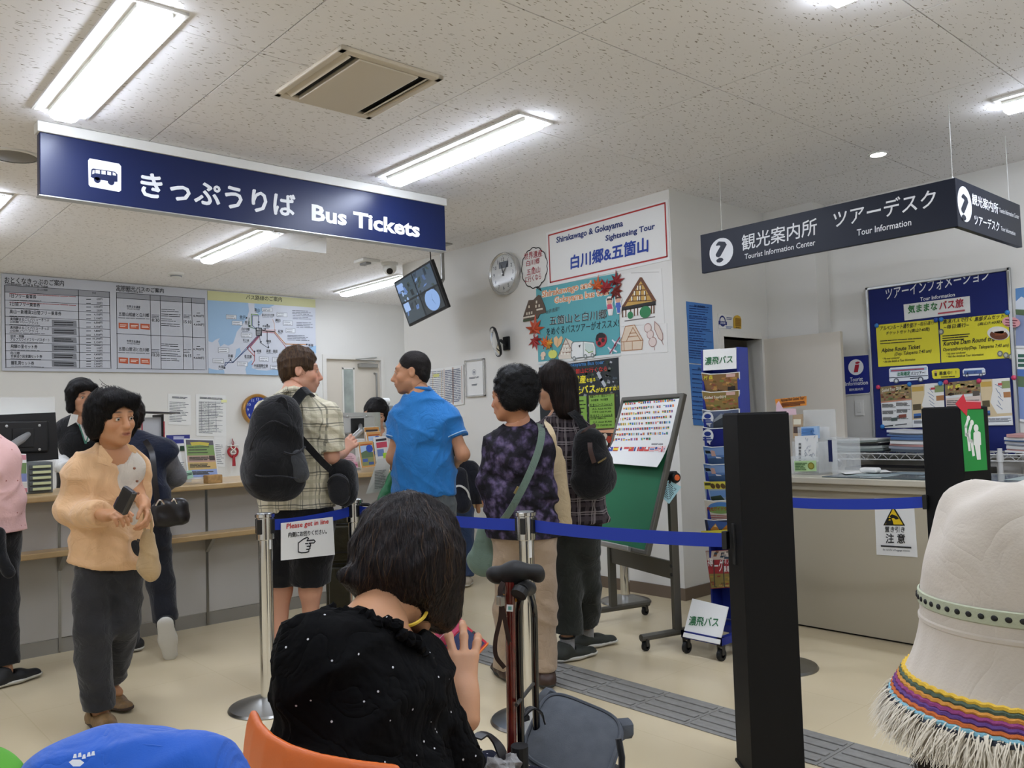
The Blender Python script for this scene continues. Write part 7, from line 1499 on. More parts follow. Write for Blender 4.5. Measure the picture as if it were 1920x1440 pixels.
# ---- elderly woman in the peach shirt, walking towards the camera
d=3.78; f=toward((210,900),d,146)
ow=Fig('elderly woman in an open peach shirt over white, walking with a black wallet in hand',1.47,W(195,1370,3.76),f,
 dict(head=(213,786,d-.02),neck=(215,842,d+.03),chest=(205,905,d+.02),waist=(208,965,d+.02),pelvis=(207,1012,d+.02),sr=(152,872,d-.02),sl=(250,864,d+.06),er=(130,958,d-.04),wr=(203,966,d-.22),el=(257,922,d+.08),wl=(270,944,d-.12),
  hr=(178,1030,d),hl=(238,1030,d+.05),kr=(172,1180,d-.06),kl=(232,1165,d+.05),ar=(186,1336,3.74),al=(203,1282,4.02)),headf=toward((213,786),d,149)+V(0,0,-.06),heads=.98,skin='c08c66',girth=.93,roll=-.06)
hd=[]
ow.body(old=1,nose=.95,hands=[('r',W(228,958,d-.30)-W(203,966,d-.22),V(-.2,-.6,.7),UP,dict(curl=(.9,.95,1.0,1.0),s=.92)),('l',W(281,968,d-.16)-W(273,942,d-.12),toward((275,950),d,100),toward((275,950),d,180),dict(curl=(.6,.7,.75,.8),s=.9))],colkw=dict(lip='96504a',flush=.3,browz=.036))
ow.eyes(ow.hf+V(0,0,-.25))
def ow_hair():
    q=SDF(.0055); T=ow.T; R_=(ow.hr,ow.hf,ow.hu)
    q.ell(T(0,-.022,.05),(.092,.104,.094),R_,k=.03); q.ell(T(-.074,-.02,-.0),(.028,.056,.082),R_,k=.03); q.ell(T(.074,-.03,.0),(.027,.050,.075),R_,k=.03); q.ell(T(0,-.085,-.02),(.075,.04,.085),R_,k=.03)
    q.cap(T(-.06,.062,.085),T(.05,.068,.088),.026,k=.03); q.fold=(.0028,110,4)
    q.ell(T(0,.105,-.03),(.068,.075,.098),R_,k=.014,sub=True); q.cap(T(0,-.03,-.12),T(0,.1,-.2),.07,k=.01,sub=True)
    o=q.mesh('hair','hair_black',ow.root); strands('hair_strands','hair_black',q,o,5200,T(0,-.04,.15),12,.012,.0009,(.0005,.013),3,wob=.6); 
    for a in ((.02,.0,.15,.05,-.02,.185),(.05,-.02,.145,.085,-.04,.19),(.04,.02,.15,.07,.04,.172)): MB().tube([T(*a[:3]),T((a[0]+a[3])/2+.01,a[1],(a[2]+a[5])/2),T(*a[3:])],[.0016,.001,.0005],5).build('hair_wisp','hair_black',o)
ow_hair()
cloth('white_lace','d2cabd',.10,(160,.3)); cloth('peach_cotton','dcb388',.05); cloth('charcoal_trouser','2e2e30',.18)
ow.shirt('undershirt','white_lace',hem=W(220,1030,d),sleeve=(0,0),inf=.004,neckr=.066,fold=(.003,40,7),neck=.02)
def open_(sd):
    J=ow.J; fr=ow.f
    a=J['neck']+fr*.16+ow.side*-.015; b=J['pelvis']+fr*.20+ow.side*-.10-UP*.2
    sd.cap(J['neck']+fr*.10+ow.side*-.02,J['pelvis']+fr*.20+ow.side*-.085-UP*.04,.066,.140,k=.012,sub=True)
ow.shirt('shirt','peach_cotton',hem=W(170,1050,d),clip=(-UP-ow.f*.30),sleeve=(1.72,1.78),inf=.018,fold=(.010,30,5),neckr=.072,loose=1.0,open_front=open_,sl_r=(.054,.050,.042))
# collar wings
for px in ([(190,835),(186,868),(205,874),(212,862),(196,842)],[(240,832),(248,846),(256,850),(253,838)]):
    q=[W(x,y,d-.135+.0*i) for i,(x,y) in enumerate(px)]; MB().prism(q,ow.f*-.012).build('collar','peach_cotton',ow.root,True)
for x,y in ((252,878),(257,902),(259,925)): MB().ball(W(x,y,d-.14),(.006,.006,.006),10).build('button',mat('horn_button','7d4a30',.4),ow.root)
ow.trousers('trousers','charcoal_trouser',top=W(205,985,d),t1=(1.86,1.93),rs=(.088,.074,.070),fold=(.008,26,8))
mat('tan_leather','7a5f3d',.5,noise=(40,.3)); ow.shoe('r',toward((195,1350),d,160),'tan_leather',solem='sole_brown'); ow.shoe('l',toward((205,1300),4,150),'tan_leather',solem='sole_brown')
wl=thing('wallet','black zipped wallet held in the walking woman\'s hand','wallet',W(236,942,3.45)); wu=(W(240,920,3.44)-W(222,958,3.46)).normalized(); wr=W(246,948,3.44)-W(226,938,3.45); wr=(wr-wu*wr.dot(wu)).normalized(); R_=Matrix((wr,wu.cross(wr)*-1,wu)).transposed()
R_=Matrix((wr,wu.cross(wr),wu)).transposed(); wc=W(234,938,3.455); MB().obox(wc,(.062,.024,.115),R_,.010).build('case',mat('black_leather','161214',.4),wl); MB().obox(wc+R_@V(.026,0,.0),(.012,.027,.108),R_,.004).build('zip_edge','dark_metal',wl); MB().obox(wc+R_@V(-.03,.006,-.03),(.016,.014,.05),R_,.004).build('inner_flap',mat('purple_lining','3a2f55',.5),wl)
tb_=thing('tote_bag','beige canvas tote bag hanging from the walking woman\'s left hand','bag',W(283,1070,3.66)); cloth('canvas_beige','b59a72',.08)
blob('bag_body','canvas_beige',tb_,[('c',(W(278,1010,3.68),W(284,1068,3.68),.035,.05),dict(ax=toward((280,1000),3.7,90),st=.8,k=.02)),('c',(W(276,1000,3.68),W(276,1060,3.68),.02,.045),dict(k=.02))],.006,(.004,30,2))
MB().tube(spline([W(273,948,3.66),W(270,975,3.66),W(272,1000,3.67)],8),.006,6).build('handle','canvas_beige',tb_,True); MB().tube(spline([W(279,955,3.63),W(284,980,3.66),W(284,1005,3.67)],8),.006,6).build('handle','canvas_beige',tb_,True)
# ---- man in navy vest at the counter, back turned
d=4.85; f=toward((262,900),d,8)
nm=Fig('person in a navy vest and dark jeans at the counter behind the walking woman',1.56,W(262,1240,d),f,
 dict(head=(240,785,d+.10),neck=(248,822,d+.05),chest=(258,880,d),waist=(262,930,d-.03),pelvis=(262,965,d-.04),sl=(205,842,d+.04),sr=(308,838,d+.02),el=(185,900,d+.12),er=(330,893,d+.10),wl=(205,895,d+.42),wr=(308,912,d+.40),hl=(240,975,d-.02),hr=(285,975,d-.06),kl=(236,1105,d+.05),kr=(301,1090,d-.02),al=(240,1212,d+.18),ar=(312,1172,d-.02)),headf=toward((240,785),d,-10),heads=.98,skin='b98a66')
nm.body(face=False,hands=[('r',toward((300,900),d,-20),UP,toward((300,900),d,-90),dict(curl=(.3,.3,.35,.4)))],colkw=dict(flush=0))
cloth('grey_knit','6d6d70',.1); cloth('navy_vest','161c2e',.1); cloth('dark_jeans','20222a',.15)
nm.shirt('sweater','grey_knit',hem=W(262,975,d),sleeve=(1.8,1.8),inf=.006,fold=(.003,30,2),sl_r=(.056,.052,.042)); nm.shirt('vest','navy_vest',hem=W(262,972,d),sleeve=(0.12,0.12),inf=.020,neckr=.07,fold=(.005,26,4),loose=1.0)
nm.trousers('jeans','dark_jeans',top=W(262,960,d),t1=(1.9,1.9),rs=(.092,.072,.066))
def cap_hair(F_,m,h=.0055,puff=(.090,.104,.098),c=(0,-.024,.045),faceoff=.10,n=600,low=-.02,fold=(.004,80,4),nape=-.07,steps=7,step=.011):
    q=SDF(h); T=F_.T; R_=(F_.hr,F_.hf,F_.hu); q.ell(T(*c),tuple(v*F_.hs for v in puff),R_,k=.02); q.ell(T(0,-.075,-.01),(.068*F_.hs,.036*F_.hs,.06*F_.hs),R_,k=.03)
    q.fold=fold; q.ell(T(0,faceoff+.02,-.035),(.085*F_.hs,.085*F_.hs,.105*F_.hs),R_,k=.012,sub=True); q.clip(T(0,0,nape),-F_.hu)
    for e in (-1,1): q.ell(T(.085*e,-.005,-.02),(.03*F_.hs,.03*F_.hs,.05*F_.hs),R_,k=.01,sub=True)
    o=q.mesh('hair',m,F_.root); 
    if n: strands('hair_strands',m,q,o,n,T(0,-.05,.16),steps,step,.0010,(.0005,.004),5)
    return o
cap_hair(nm,'hair_darkbrown',n=900,nape=-.06)
mat('shoe_black','17181a',.6); nm.shoe('l',toward((235,1235),d,-70),'shoe_black',solem='sole_white'); nm.shoe('r',V(*(toward((312,1200),d,20)*.35))+V(0,0,-.94),'shoe_black',up=toward((312,1200),d,0)*.94+V(0,0,.35),solem='sole_white')
sb=thing('shoulder_bag','black leather shoulder bag hanging at the navy-vested person\'s side','bag',W(318,980,4.68)); 
blob('bag_body','black_leather',sb,[('c',(W(300,952,4.66),W(338,948,4.7),.045),dict(k=.03)),('c',(W(300,972,4.66),W(340,968,4.7),.05),dict(k=.03))],.008,(.004,40,1))
for a,b in (((292,948),(308,945)),((322,940),(332,944))): MB().tube(spline([W(*a,4.60),W((a[0]+b[0])/2,b[1]-8,4.60),W(*b,4.62)],8),.005,6).build('ring','chrome',sb,True)
ribbon('strap','black_leather',spline([W(296,945,4.62),W(290,900,4.62),W(285,850,4.66),W(272,826,4.78)],14),toward((290,900),4.7,180),.03,.005,sb)
# ---- clerk with bobbed hair behind the counter
d=6.05; f=toward((155,800),d,168)
s1=Fig('clerk with black bobbed hair in a black vest behind the counter',1.62,W(155,800,d),f,
 dict(head=(154,744,d-.02),neck=(155,785,d+.03),chest=(155,830,d+.02),waist=(155,885,d+.05),pelvis=(155,925,d+.06),sr=(116,803,d+.02),sl=(196,800,d+.04),er=(108,866,d),wr=(132,880,d-.22),el=(205,865,d),wl=(180,885,d-.22)),headf=toward((159,744),d,158)+V(0,0,-.16),heads=.97,skin='c9987a')
s1.body(hands=[('r',toward((140,880),d,130)+V(0,0,-.2),UP,toward((140,880),d,180),dict(curl=(.5,.5,.5,.6),s=.9))],colkw=dict(lip='a04c4c',flush=.15),legs=True); s1.eyes(s1.hf+V(0,0,-.5))
cloth('white_blouse','d9d8d4',.03,(120,.05)); cloth('black_vest','131316',.1); cloth('black_skirt','141416',.1)
s1.shirt('blouse','white_blouse',hem=W(155,930,d),sleeve=(1.85,1.85),inf=.014,sl_r=(.056,.052,.038),fold=(.006,30,3)); 
def vneck(sd): sd.cap(s1.J['neck']+s1.f*.10,s1.J['chest']+s1.f*.16-UP*.03,.06,.015,k=.01,sub=True)
s1.shirt('vest','black_vest',hem=W(155,938,d),sleeve=(0,0),inf=.024,neckr=.075,fold=(.003,18,4),open_front=vneck); s1.trousers('trousers','black_skirt',top=W(155,925,d)); s1.shoe('l',f,'shoe_black'); s1.shoe('r',f,'shoe_black')
for px in ([(134,776),(127,800),(144,791),(147,778)],[(164,788),(160,803),(167,806),(170,792)]): MB().prism([W(x,y,d-.14) for x,y in px],s1.f*-.01).build('collar','white_blouse',s1.root)
ribbon('lanyard',mat('green_cord','3f7a68',.5),spline([W(148,795,d-.16),W(155,815,d-.17),W(160,832,d-.17)],8),-CF,.008,.003,s1.root); ribbon('lanyard','green_cord',spline([W(170,795,d-.16),W(166,815,d-.17),W(161,832,d-.17)],8),-CF,.008,.003,s1.root)
def bob(F_,m,n,w=.100,low=-.10,hh=.0055,front=.03,seed=2,bang=True,sw=.034):
    q=SDF(hh); T=F_.T; R_=(F_.hr,F_.hf,F_.hu); k=F_.hs
    q.ell(T(0,-.02,.045),(w*k,.106*k,.098*k),R_,k=.03)
    for e in (-1,1): q.cap(T(.078*e,-.0,.03),T(.080*e,.01,low+.02),.030*k,.026*k,k=.03,ax=F_.hf,st=1.7)
    q.cap(T(0,-.085,.02),T(0,-.075,low+.02),.05*k,.045*k,k=.03,ax=F_.hr,st=1.5)
    if bang: q.cap(T(-.055,.068,.08),T(.055,.068,.08),.028*k,k=.03)
    q.fold=(.0035,90,6); q.ell(T(.004,.115,-.04),(.062*k,.085*k,.100*k),R_,k=.012,sub=True); q.cap(T(0,-.02,-.10),F_.J['neck'],.058*k,.06*k,k=.012,sub=True)
    o=q.mesh('hair',m,F_.root); strands('hair_strands',m,q,o,n,T(0,-.03,.16),13,.013*k,.0009,(.0005,.004),seed); return o
bob(s1,'hair_black',1100,low=-.115)
# ---- seated clerk, head bowed behind the silver monitor
d=7.35; f=toward((705,800),d,175)
s2=Fig('clerk with black hair and white shirt bowed behind the silver monitor',1.62,W(712,800,d),f,dict(head=(706,775,d),neck=(710,812,d+.08),chest=(712,850,d+.10),waist=(714,895,d+.14),pelvis=(715,930,d+.16),sr=(684,826,d+.08),sl=(741,824,d+.08),er=(672,870,d-.02),wr=(682,800,d-.08),el=(748,870,d-.02),wl=(730,890,d-.2)),headf=toward((706,775),d,172)+V(0,0,-.55),heads=.98,skin='c9987a')
s2.body(hands=[('r',W(681,762,d-.05)-W(682,800,d-.08),toward((680,770),d,-100),-CF,dict(curl=(.5,.5,.5,.5)))],colkw=dict(flush=.1)); s2.eyes()
s2.shirt('shirt','white_blouse',hem=W(712,940,d),sleeve=(1.6,1.7),inf=.016,sl_r=(.056,.052,.04),fold=(.008,30,9)); s2.trousers('trousers','black_skirt'); s2.shoe('l',f,'shoe_black'); s2.shoe('r',f,'shoe_black'); bob(s2,'hair_black',700,low=-.075)
# ---- man in the plaid shirt with a backpack
d=4.55; f=toward((560,850),d,28)
pm=Fig('man in a cream plaid shirt and black shorts with a black backpack, looking right',1.73,W(553,1250,d),f,
 dict(head=(562,697,d+.06),neck=(550,735,d),chest=(558,805,d),waist=(558,885,d),pelvis=(557,955,d),sl=(502,768,d+.04),sr=(614,770,d-.06),el=(482,860,d+.10),er=(622,856,d-.06),wl=(489,918,d+.2),wr=(640,850,d+.20),hl=(532,975,d),hr=(584,975,d-.03),kl=(527,1105,d+.02),kr=(582,1105,d-.02),al=(523,1222,d),ar=(584,1218,d+.04)),headf=toward((562,697),d,84)+V(0,0,-.05),heads=1.03,girth=1.12,skin='d09c82')
pm.body(nose=1.05,hands=[('r',W(656,832,d+.24)-W(640,850,d+.20),UP*.6+toward((640,850),d,160),UP,dict(curl=(.6,.7,.8,.8),s=1.05,thumb=.1)),('l',W(490,945,d+.22)-W(489,918,d+.2),toward((489,930),d,-90),toward((489,930),d,0),dict(curl=(.4,.5,.5,.6)))],colkw=dict(brow='5a4430',lip='a8584e',flush=.55,stub='8a6a58')); pm.eyes()
def crop(F_,m,puff,c,n,fold=(.002,120,4),back=-.055,brow=.075,side=.0,len_=.006,seed=5,temple=.02):
    q=SDF(.0048); T=F_.T; R_=(F_.hr,F_.hf,F_.hu); k=F_.hs
    q.ell(T(*c),tuple(v*k for v in puff),R_,k=.02); q.ell(T(0,-.070,-.01),(.064*k,.034*k,.055*k),R_,k=.02); q.fold=fold
    q.ell(T(0,brow+.06,.01),(.10*k,.070*k,.075*k),R_,k=.012,sub=True); q.ell(T(0,.07,-.06),(.12*k,.075*k,.075*k),R_,k=.012,sub=True)
    for e in (-1,1): q.ell(T(.085*e,-.008,-.012),(.022*k,.024*k,.038*k),R_,k=.008,sub=True)
    q.clip(T(0,-.06,back),(-F_.hu*.9+F_.hf*.4).normalized()*1.0)
    o=q.mesh('hair',m,F_.root); strands('hair_strands',m,q,o,n,T(0,-.04,.16),4,len_,.0007,(.0008,.004),seed,wob=.6); return o
crop(pm,'hair_brown',(.084,.104,.104),(0,-.014,.042),2200,(.005,90,3),len_=.010)
plc=pm.J['chest']; pattern_mat('plaid_cream',plc,pm.f,'d8d1ba',[('u',.085,.1,.006,'4b4c46',.62),('u',.085,.27,.004,'5d5f54',.6),('u',.085,.55,.020,'b5af94',.6),('z',.085,.0,.006,'4b4c46',.75),('z',.085,.17,.004,'5d5f54',.6),('z',.085,.55,.020,'b5af94',.6)])
pm.shirt('shirt','plaid_cream',hem=W(557,952,d),clip=(W(500,960,d)-W(618,925,d)).cross(CF).normalized()*1.0 if False else None,sleeve=(.86,.86),inf=.015,fold=(.010,30,11),sl_r=(.058,.060,.056),loose=.95,neckr=.066)
blob('shirt_tail','plaid_cream',pm.root,[('c',(W(528,930,d-.02),W(528,965,d-.02),.13,.12),dict(ax=toward((560,900),d,0),st=.8,flat=True))],.009,(.006,24,3))
MB().tube(spline([W(527,742,d-.06),W(540,730,d-.10),W(562,731,d-.09),W(578,745,d+.0)],12),[.014]*12,8).build('collar','plaid_cream',pm.root,True)
cloth('black_shorts','121215',.1); pm.trousers('shorts','black_shorts',top=W(557,950,d),t1=(.90,.90),rs=(.105,.092,.07),inf=.018)
mat('blue_shoe','2452a8',.5); pm.shoe('l',toward((523,1230),d,15),'blue_shoe'); pm.shoe('r',toward((585,1225),d,30),'blue_shoe')
bk=thing('backpack','black backpack with a grey mesh pocket on the plaid-shirted man\'s back','backpack',W(515,930,d-.3)); cloth('pack_black','121214',.12,(260,.2)); cloth('mesh_grey','3d3f42',.1,(400,.4)); cloth('pack_dark','1d1d20',.1)
db=d-.28; blob('bag_body','pack_black',bk,[('c',(W(520,790,db),W(510,880,db),.125,.160),dict(ax=toward((515,850),d,0),st=.72,k=.05)),('c',(W(528,772,db+.03),W(520,800,db),.085,.12),dict(k=.05,ax=toward((515,850),d,0),st=.8)),('c',(W(505,860,db-.06),W(500,895,db-.05),.10,.105),dict(k=.04)),('c',(W(540,880,db+.02),W(540,905,db+.02),.08),dict(k=.05))],.010,(.0045,14,6))
MB().tube(spline([W(470,905,db-.07),W(466,860,db-.10),W(480,815,db-.13),W(510,790,db-.14),W(540,800,db-.08)],22),.0045,6).build('zip_line','pack_dark',bk,True); MB().tube(spline([W(463,885,db-.06),W(490,893,db-.185),W(530,893,db-.17),W(560,898,db-.09)],20),.004,6).build('pocket_seam','pack_dark',bk,True)
blob('mesh_pocket','mesh_grey',bk,[('c',(W(553,862,db-.02),W(560,888,db-.02),.055,.05),dict(ax=toward((555,870),d,0),st=.9,k=.03)),('c',(W(560,875,db),W(566,890,db+.02),.035),dict(k=.03))],.008,(.003,40,2)); MB().tube(spline([W(532,848,db-.11),W(548,852,db-.10),W(562,846,db-.05),W(572,838,db+.0)],14),.006,6).build('pocket_trim','pack_dark',bk,True)
ribbon('side_strap','pack_black',spline([W(500,800,db-.10),W(484,840,db-.06),W(478,880,db-.02)],10),toward((490,850),d,180),.03,.005,bk)
for x0,y0,pts in ((0,0,[(505,782),(500,765),(508,755),(518,760),(524,775)]),(0,0,[(523,775),(520,757),(527,748),(534,752),(538,770)])): ribbon('grab_loop','pack_black',spline([W(x,y,db-.05) for x,y in pts],12),-CF,.02,.005,bk)
ribbon('shoulder_strap','pack_black',spline([W(543,775,db+.05),W(556,750,d-.14),W(572,733,d-.13),W(585,740,d-.04),W(590,770,d+.12)],16),[toward((560,750),d,180)+UP*.6]*16,.055,.012,bk); ribbon('shoulder_strap','pack_black',spline([W(510,775,db+.05),W(505,758,d-.10),W(505,748,d-.03),W(508,752,d+.08),W(512,790,d+.16)],14),[UP+toward((505,750),d,180)*.6]*14,.055,.012,bk)
cb=thing('camera_bag','black camera bag on a strap at the plaid-shirted man\'s hip','bag',W(640,940,d-.05)); e0=toward((640,900),d,0); dc_=d-.05
blob('bag_body','pack_black',cb,[('c',(W(640,885,dc_),W(646,925,dc_),.070,.072),dict(ax=e0,st=.75,k=.03)),('c',(W(652,880,dc_+.06),W(656,915,dc_+.06),.05),dict(k=.04))],.008,(.004,24,3)); blob('front_pocket','pack_dark',cb,[('c',(W(634,908,dc_-.07),W(637,928,dc_-.07),.058,.055),dict(ax=e0,st=.55,k=.03))],.008); MB().tube(spline([W(614,905,dc_-.10),W(625,893,dc_-.105),W(640,893,dc_-.105),W(653,905,dc_-.09),W(656,930,dc_-.08)],16),.004,6).build('pocket_zip','black_plastic',cb,True)
ribbon('sling_strap','pack_black',spline([W(532,780,d-.25),W(556,812,d-.26),W(582,842,d-.22),W(606,868,d-.16),W(626,886,d-.10)],18),[toward((580,840),d,175)]*18,.035,.006,cb)
# ---- man in the blue T-shirt
d=4.98; f=toward((790,850),d,-12)
bm_=Fig('man with cropped dark hair in a bright blue T-shirt, looking left',1.72,W(800,1195,d),f,
 dict(head=(772,700,d+.02),neck=(786,736,d+.0),chest=(795,800,d),waist=(793,865,d),pelvis=(795,920,d),sl=(754,772,d+.03),sr=(838,774,d+.02),el=(737,858,d+.02),er=(868,852,d-.02),wl=(743,880,d+.26),wr=(850,872,d+.24),hl=(768,945,d),hr=(822,945,d),kl=(768,1070,d),kr=(826,1070,d),al=(770,1180,d),ar=(832,1180,d)),headf=toward((772,700),d,-80)+V(0,0,-.04),heads=1.02,skin='c08c6a',girth=1.06)
bm_.body(nose=1.15,hands=[('l',W(745,893,d+.34)-W(743,880,d+.26),UP,V(1,0,0),dict(curl=(.6,.7,.8,.8))),('r',W(843,882,d+.30)-W(850,872,d+.24),UP,-V(1,0,0),dict(curl=(.6,.7,.8,.8)))],colkw=dict(brow='241a14',lip='94524a',flush=.3,stub='6b5040')); bm_.eyes()
crop(bm_,'hair_crop',(.077,.096,.092),(0,-.020,.040),1500,(.0012,140,4),brow=.052,len_=.005)
cloth('blue_tee','2a78be',.08,(300,.1),.75); cloth('white_stitch','a9cbe6',.02); cloth('grey_trouser','5a5f60',.12)
bm_.shirt('t_shirt','blue_tee',hem=W(795,930,d),sleeve=(.55,.55),inf=.014,fold=(.010,28,21),sl_r=(.058,.056,.056),loose=.86,neckr=.062)
J=bm_.J
MB().tube([J['neck']+UP*.012+bm_.side*.068*math.cos(t)+bm_.f*(.062*math.sin(t)+.012)+UP*(-.012*math.sin(t)) for t in [2*math.pi*i/40 for i in range(40)]],.010,8,closed=True).build('collar','blue_tee',bm_.root,True)
def ring_on(F_,name,m,c,ax,r1,r2,tube_r,sidev,n=40):
    ax=Vector(ax).normalized(); u=(Vector(sidev)-ax*Vector(sidev).dot(ax)).normalized(); v=ax.cross(u); return MB().tube([c+u*r1*math.cos(2*math.pi*i/n)+v*r2*math.sin(2*math.pi*i/n) for i in range(n)],tube_r,6,closed=True).build(name,m,F_.root,True)
for a in 'lr':
    c=J['s'+a].lerp(J['e'+a],.49); ring_on(bm_,'sleeve_seam','white_stitch',c,J['e'+a]-J['s'+a],.0745,.0745,.003,bm_.side)
cloth('sleeve_none','2a78be'); bm_.trousers('trousers','grey_trouser',top=W(795,918,d),t1=(1.9,1.9),rs=(.098,.076,.070)); mat('grey_shoe','7d7d78',.7); bm_.shoe('l',f,'grey_shoe'); bm_.shoe('r',f,'grey_shoe')
MB().tube([J['wl'].lerp(J['el'],.12)+ (bm_.side*math.cos(t)+UP*math.sin(t))*.031 for t in [2*math.pi*i/20 for i in range(20)]],.008,6,closed=True).build('wristwatch','black_leather',bm_.root)
pp=thing('held_paper','sheet of grey paper held down by the man in blue','paper',W(712,900,d+.3)); q=[W(708,861,d+.30),W(735,857,d+.32),W(722,921,d+.30),W(686,926,d+.26)]; MB().prism(q,toward((710,890),d,0)*.002).build('sheet',mat('paper_grey2','c4c4ba',.7),pp)
sh=Sheet(q[0]-toward((710,890),d,0)*.001,(q[1]-q[0]).cross(q[3]-q[0])); sh.lines(703,882,724,917,12,'74766f',.005,1,-.1,.3); sh.build('print',pp)
gb=thing('green_bag','green plastic bag held by the man in blue','bag',W(728,930,d+.28)); mat('green_bag','0f6a3a',.45); blob('bag_body','green_bag',gb,[('c',(W(738,882,d+.3),W(728,925,d+.26),.02,.05),dict(k=.02)),('c',(W(728,925,d+.26),W(716,948,d+.24),.05,.035),dict(k=.02)),('c',(W(722,940,d+.25),W(720,950,d+.25),.05),dict(k=.02))],.008,(.008,30,2))
# ---- person in a dark jacket bent over the far end of the counter
d=6.58; f=toward((840,950),d,12)
fp=Fig('short person in a dark jacket and jeans at the counter behind the man in blue',1.16,onZ(862,1099,0),f,dict(head=(838,852,d+.05)),skin='b98a66',girth=1.05)
fp.body(face=False); cloth('dark_jacket','191a22',.1); cloth('blue_jeans','2f3f5c',.15); fp.shirt('jacket','dark_jacket',hem=W(858,950,d),sleeve=(1.8,1.8),inf=.022,fold=(.006,20,3)); fp.trousers('jeans','blue_jeans',t1=(1.9,1.9),rs=(.09,.072,.066)); cap_hair(fp,'hair_black',n=200); mat('shoe_beige','a59a88',.6)
fp.shoe('l',f,'shoe_beige'); fp.shoe('r',f,'shoe_beige'); fb_=thing('backpack','small dark backpack with a white piping arc on the short person at the counter','backpack',W(862,940,d-.25)); blob('bag_body','dark_jacket',fb_,[('c',(W(862,890,d-.10),W(866,945,d-.10),.06,.075),dict(ax=fp.f,st=.8,k=.03))],.008,(.003,20,2)); ribbon('white_piping','white_blouse',spline([W(848,917,d-.18),W(858,911,d-.18),W(868,913,d-.172),W(877,922,d-.15),W(881,938,d-.12)],12),-CF,.014,.006,fb_)
# ---- older woman in the purple flowered blouse
d=4.16; f=toward((965,850),d,-35)
pw=Fig('older woman with curly black hair in a purple flowered blouse and beige trousers',1.55,W(985,1288,d),f,
 dict(head=(959,745,d+.02),neck=(974,795,d+.03),chest=(970,860,d+.02),waist=(970,930,d+.02),pelvis=(982,985,d+.02),sl=(934,826,d+.06),sr=(1010,824,d-.02),el=(916,905,d+.04),er=(1018,915,d-.02),wl=(920,925,d+.22),wr=(1005,945,d+.22),hl=(956,1010,d+.04),hr=(1012,1010,d),kl=(955,1140,d+.05),kr=(1016,1140,d),al=(952,1258,d+.10),ar=(1022,1262,d-.02)),headf=toward((959,745),d,-62)+V(0,0,-.06),heads=.97,skin='b57f5e',girth=1.10)
pw.body(old=1,nose=.9,hands=[('l',V(.3,.5,-.1),UP,V(1,0,0),dict(curl=(.6,.6,.7,.7),s=.9))],colkw=dict(lip='8f4f48',flush=.3)); pw.eyes()
def perm():
    q=SDF(.0055); T=pw.T; R_=(pw.hr,pw.hf,pw.hu); r=random.Random(4)
    q.ell(T(0,-.034,.055),(.102,.108,.096),R_,k=.03); q.ell(T(0,-.088,-.0),(.088,.045,.075),R_,k=.03)
    for e in (-1,1): q.ell(T(.085*e,-.045,-.0),(.034,.06,.07),R_,k=.03)
    for i in range(190):
        a=r.uniform(0,6.28); b=r.uniform(-.35,1.45); dx=math.cos(b)*math.cos(a); dy=math.cos(b)*math.sin(a); dz=math.sin(b)
        if dy>.62 and dz<.45: continue
        q.ell(T(dx*.102,-.032+dy*.108,.05+dz*.096),(r.uniform(.013,.022),)*3,R_,k=.005)
    q.fold=(.003,170,6); q.ell(T(0,.125,-.04),(.075,.09,.105),R_,k=.012,sub=True); q.cap(T(0,0,-.12),T(0,-.15,-.17),.05,k=.02,sub=True); o=q.mesh('hair','hair_curl',pw.root)
    strands('hair_strands','hair_curl',q,o,4200,T(0,-.04,.16),8,.007,.0009,(.001,.010),5,wob=2.2)
perm()
pw.shirt('blouse','floral_purple',hem=W(982,1008,d),sleeve=(1.5,1.5),inf=.013,fold=(.010,30,31),sl_r=(.054,.054,.05),loose=.98,neckr=.062); cloth('beige_trouser','a48f78',.06); pw.trousers('trousers','beige_trouser',top=W(980,1005,d),t1=(1.92,1.92),rs=(.086,.068,.062),fold=(.008,24,6)); mat('brown_shoe','3a261c',.45); pw.shoe('l',toward((950,1270),d,-20),'brown_shoe',solem='sole_dark'); pw.shoe('r',toward((1025,1275),d,-8),'brown_shoe',solem='sole_dark')
sg=thing('sage_bag','sage green shoulder bag with a long strap worn by the woman in purple','bag',W(908,1075,d+.3)); cloth('sage','64776a',.06,(200,.1),.6); e0=toward((910,1030),d,0); ds=d+.12
blob('bag_body','sage',sg,[('c',(W(912,1000,ds),W(908,1055,ds),.055,.075),dict(ax=e0,st=.55,k=.03)),('c',(W(925,1000,ds),W(925,1060,ds),.03,.05),dict(k=.03)),('c',(W(893,1050,ds),W(922,1056,ds),.05),dict(ax=e0,st=.7,k=.03))],.008,(.004,20,4))
ribbon('strap','sage',spline([W(1012,795,d+.02),W(1016,812,d-.12),W(1008,850,d-.19),W(985,905,d-.22),W(955,960,d-.19),W(930,990,d-.05),W(918,1004,ds-.02)],26),[toward((980,900),d,170)]*26,.034,.005,sg); c=W(972,921,d-.215); MB().obox(c,(.034,.006,.038),Matrix((CR,CF,CU)).transposed()@Matrix.Rotation(.5,3,'Y'),.002).build('buckle',mat('brass','9a8a5c',.35,.8),sg)
MB().tube([W(915,990,ds-.06)+CR*.012*math.cos(t)+CU*.016*math.sin(t) for t in [2*math.pi*i/16 for i in range(16)]],.004,6,closed=True).build('ring','brass',sg)
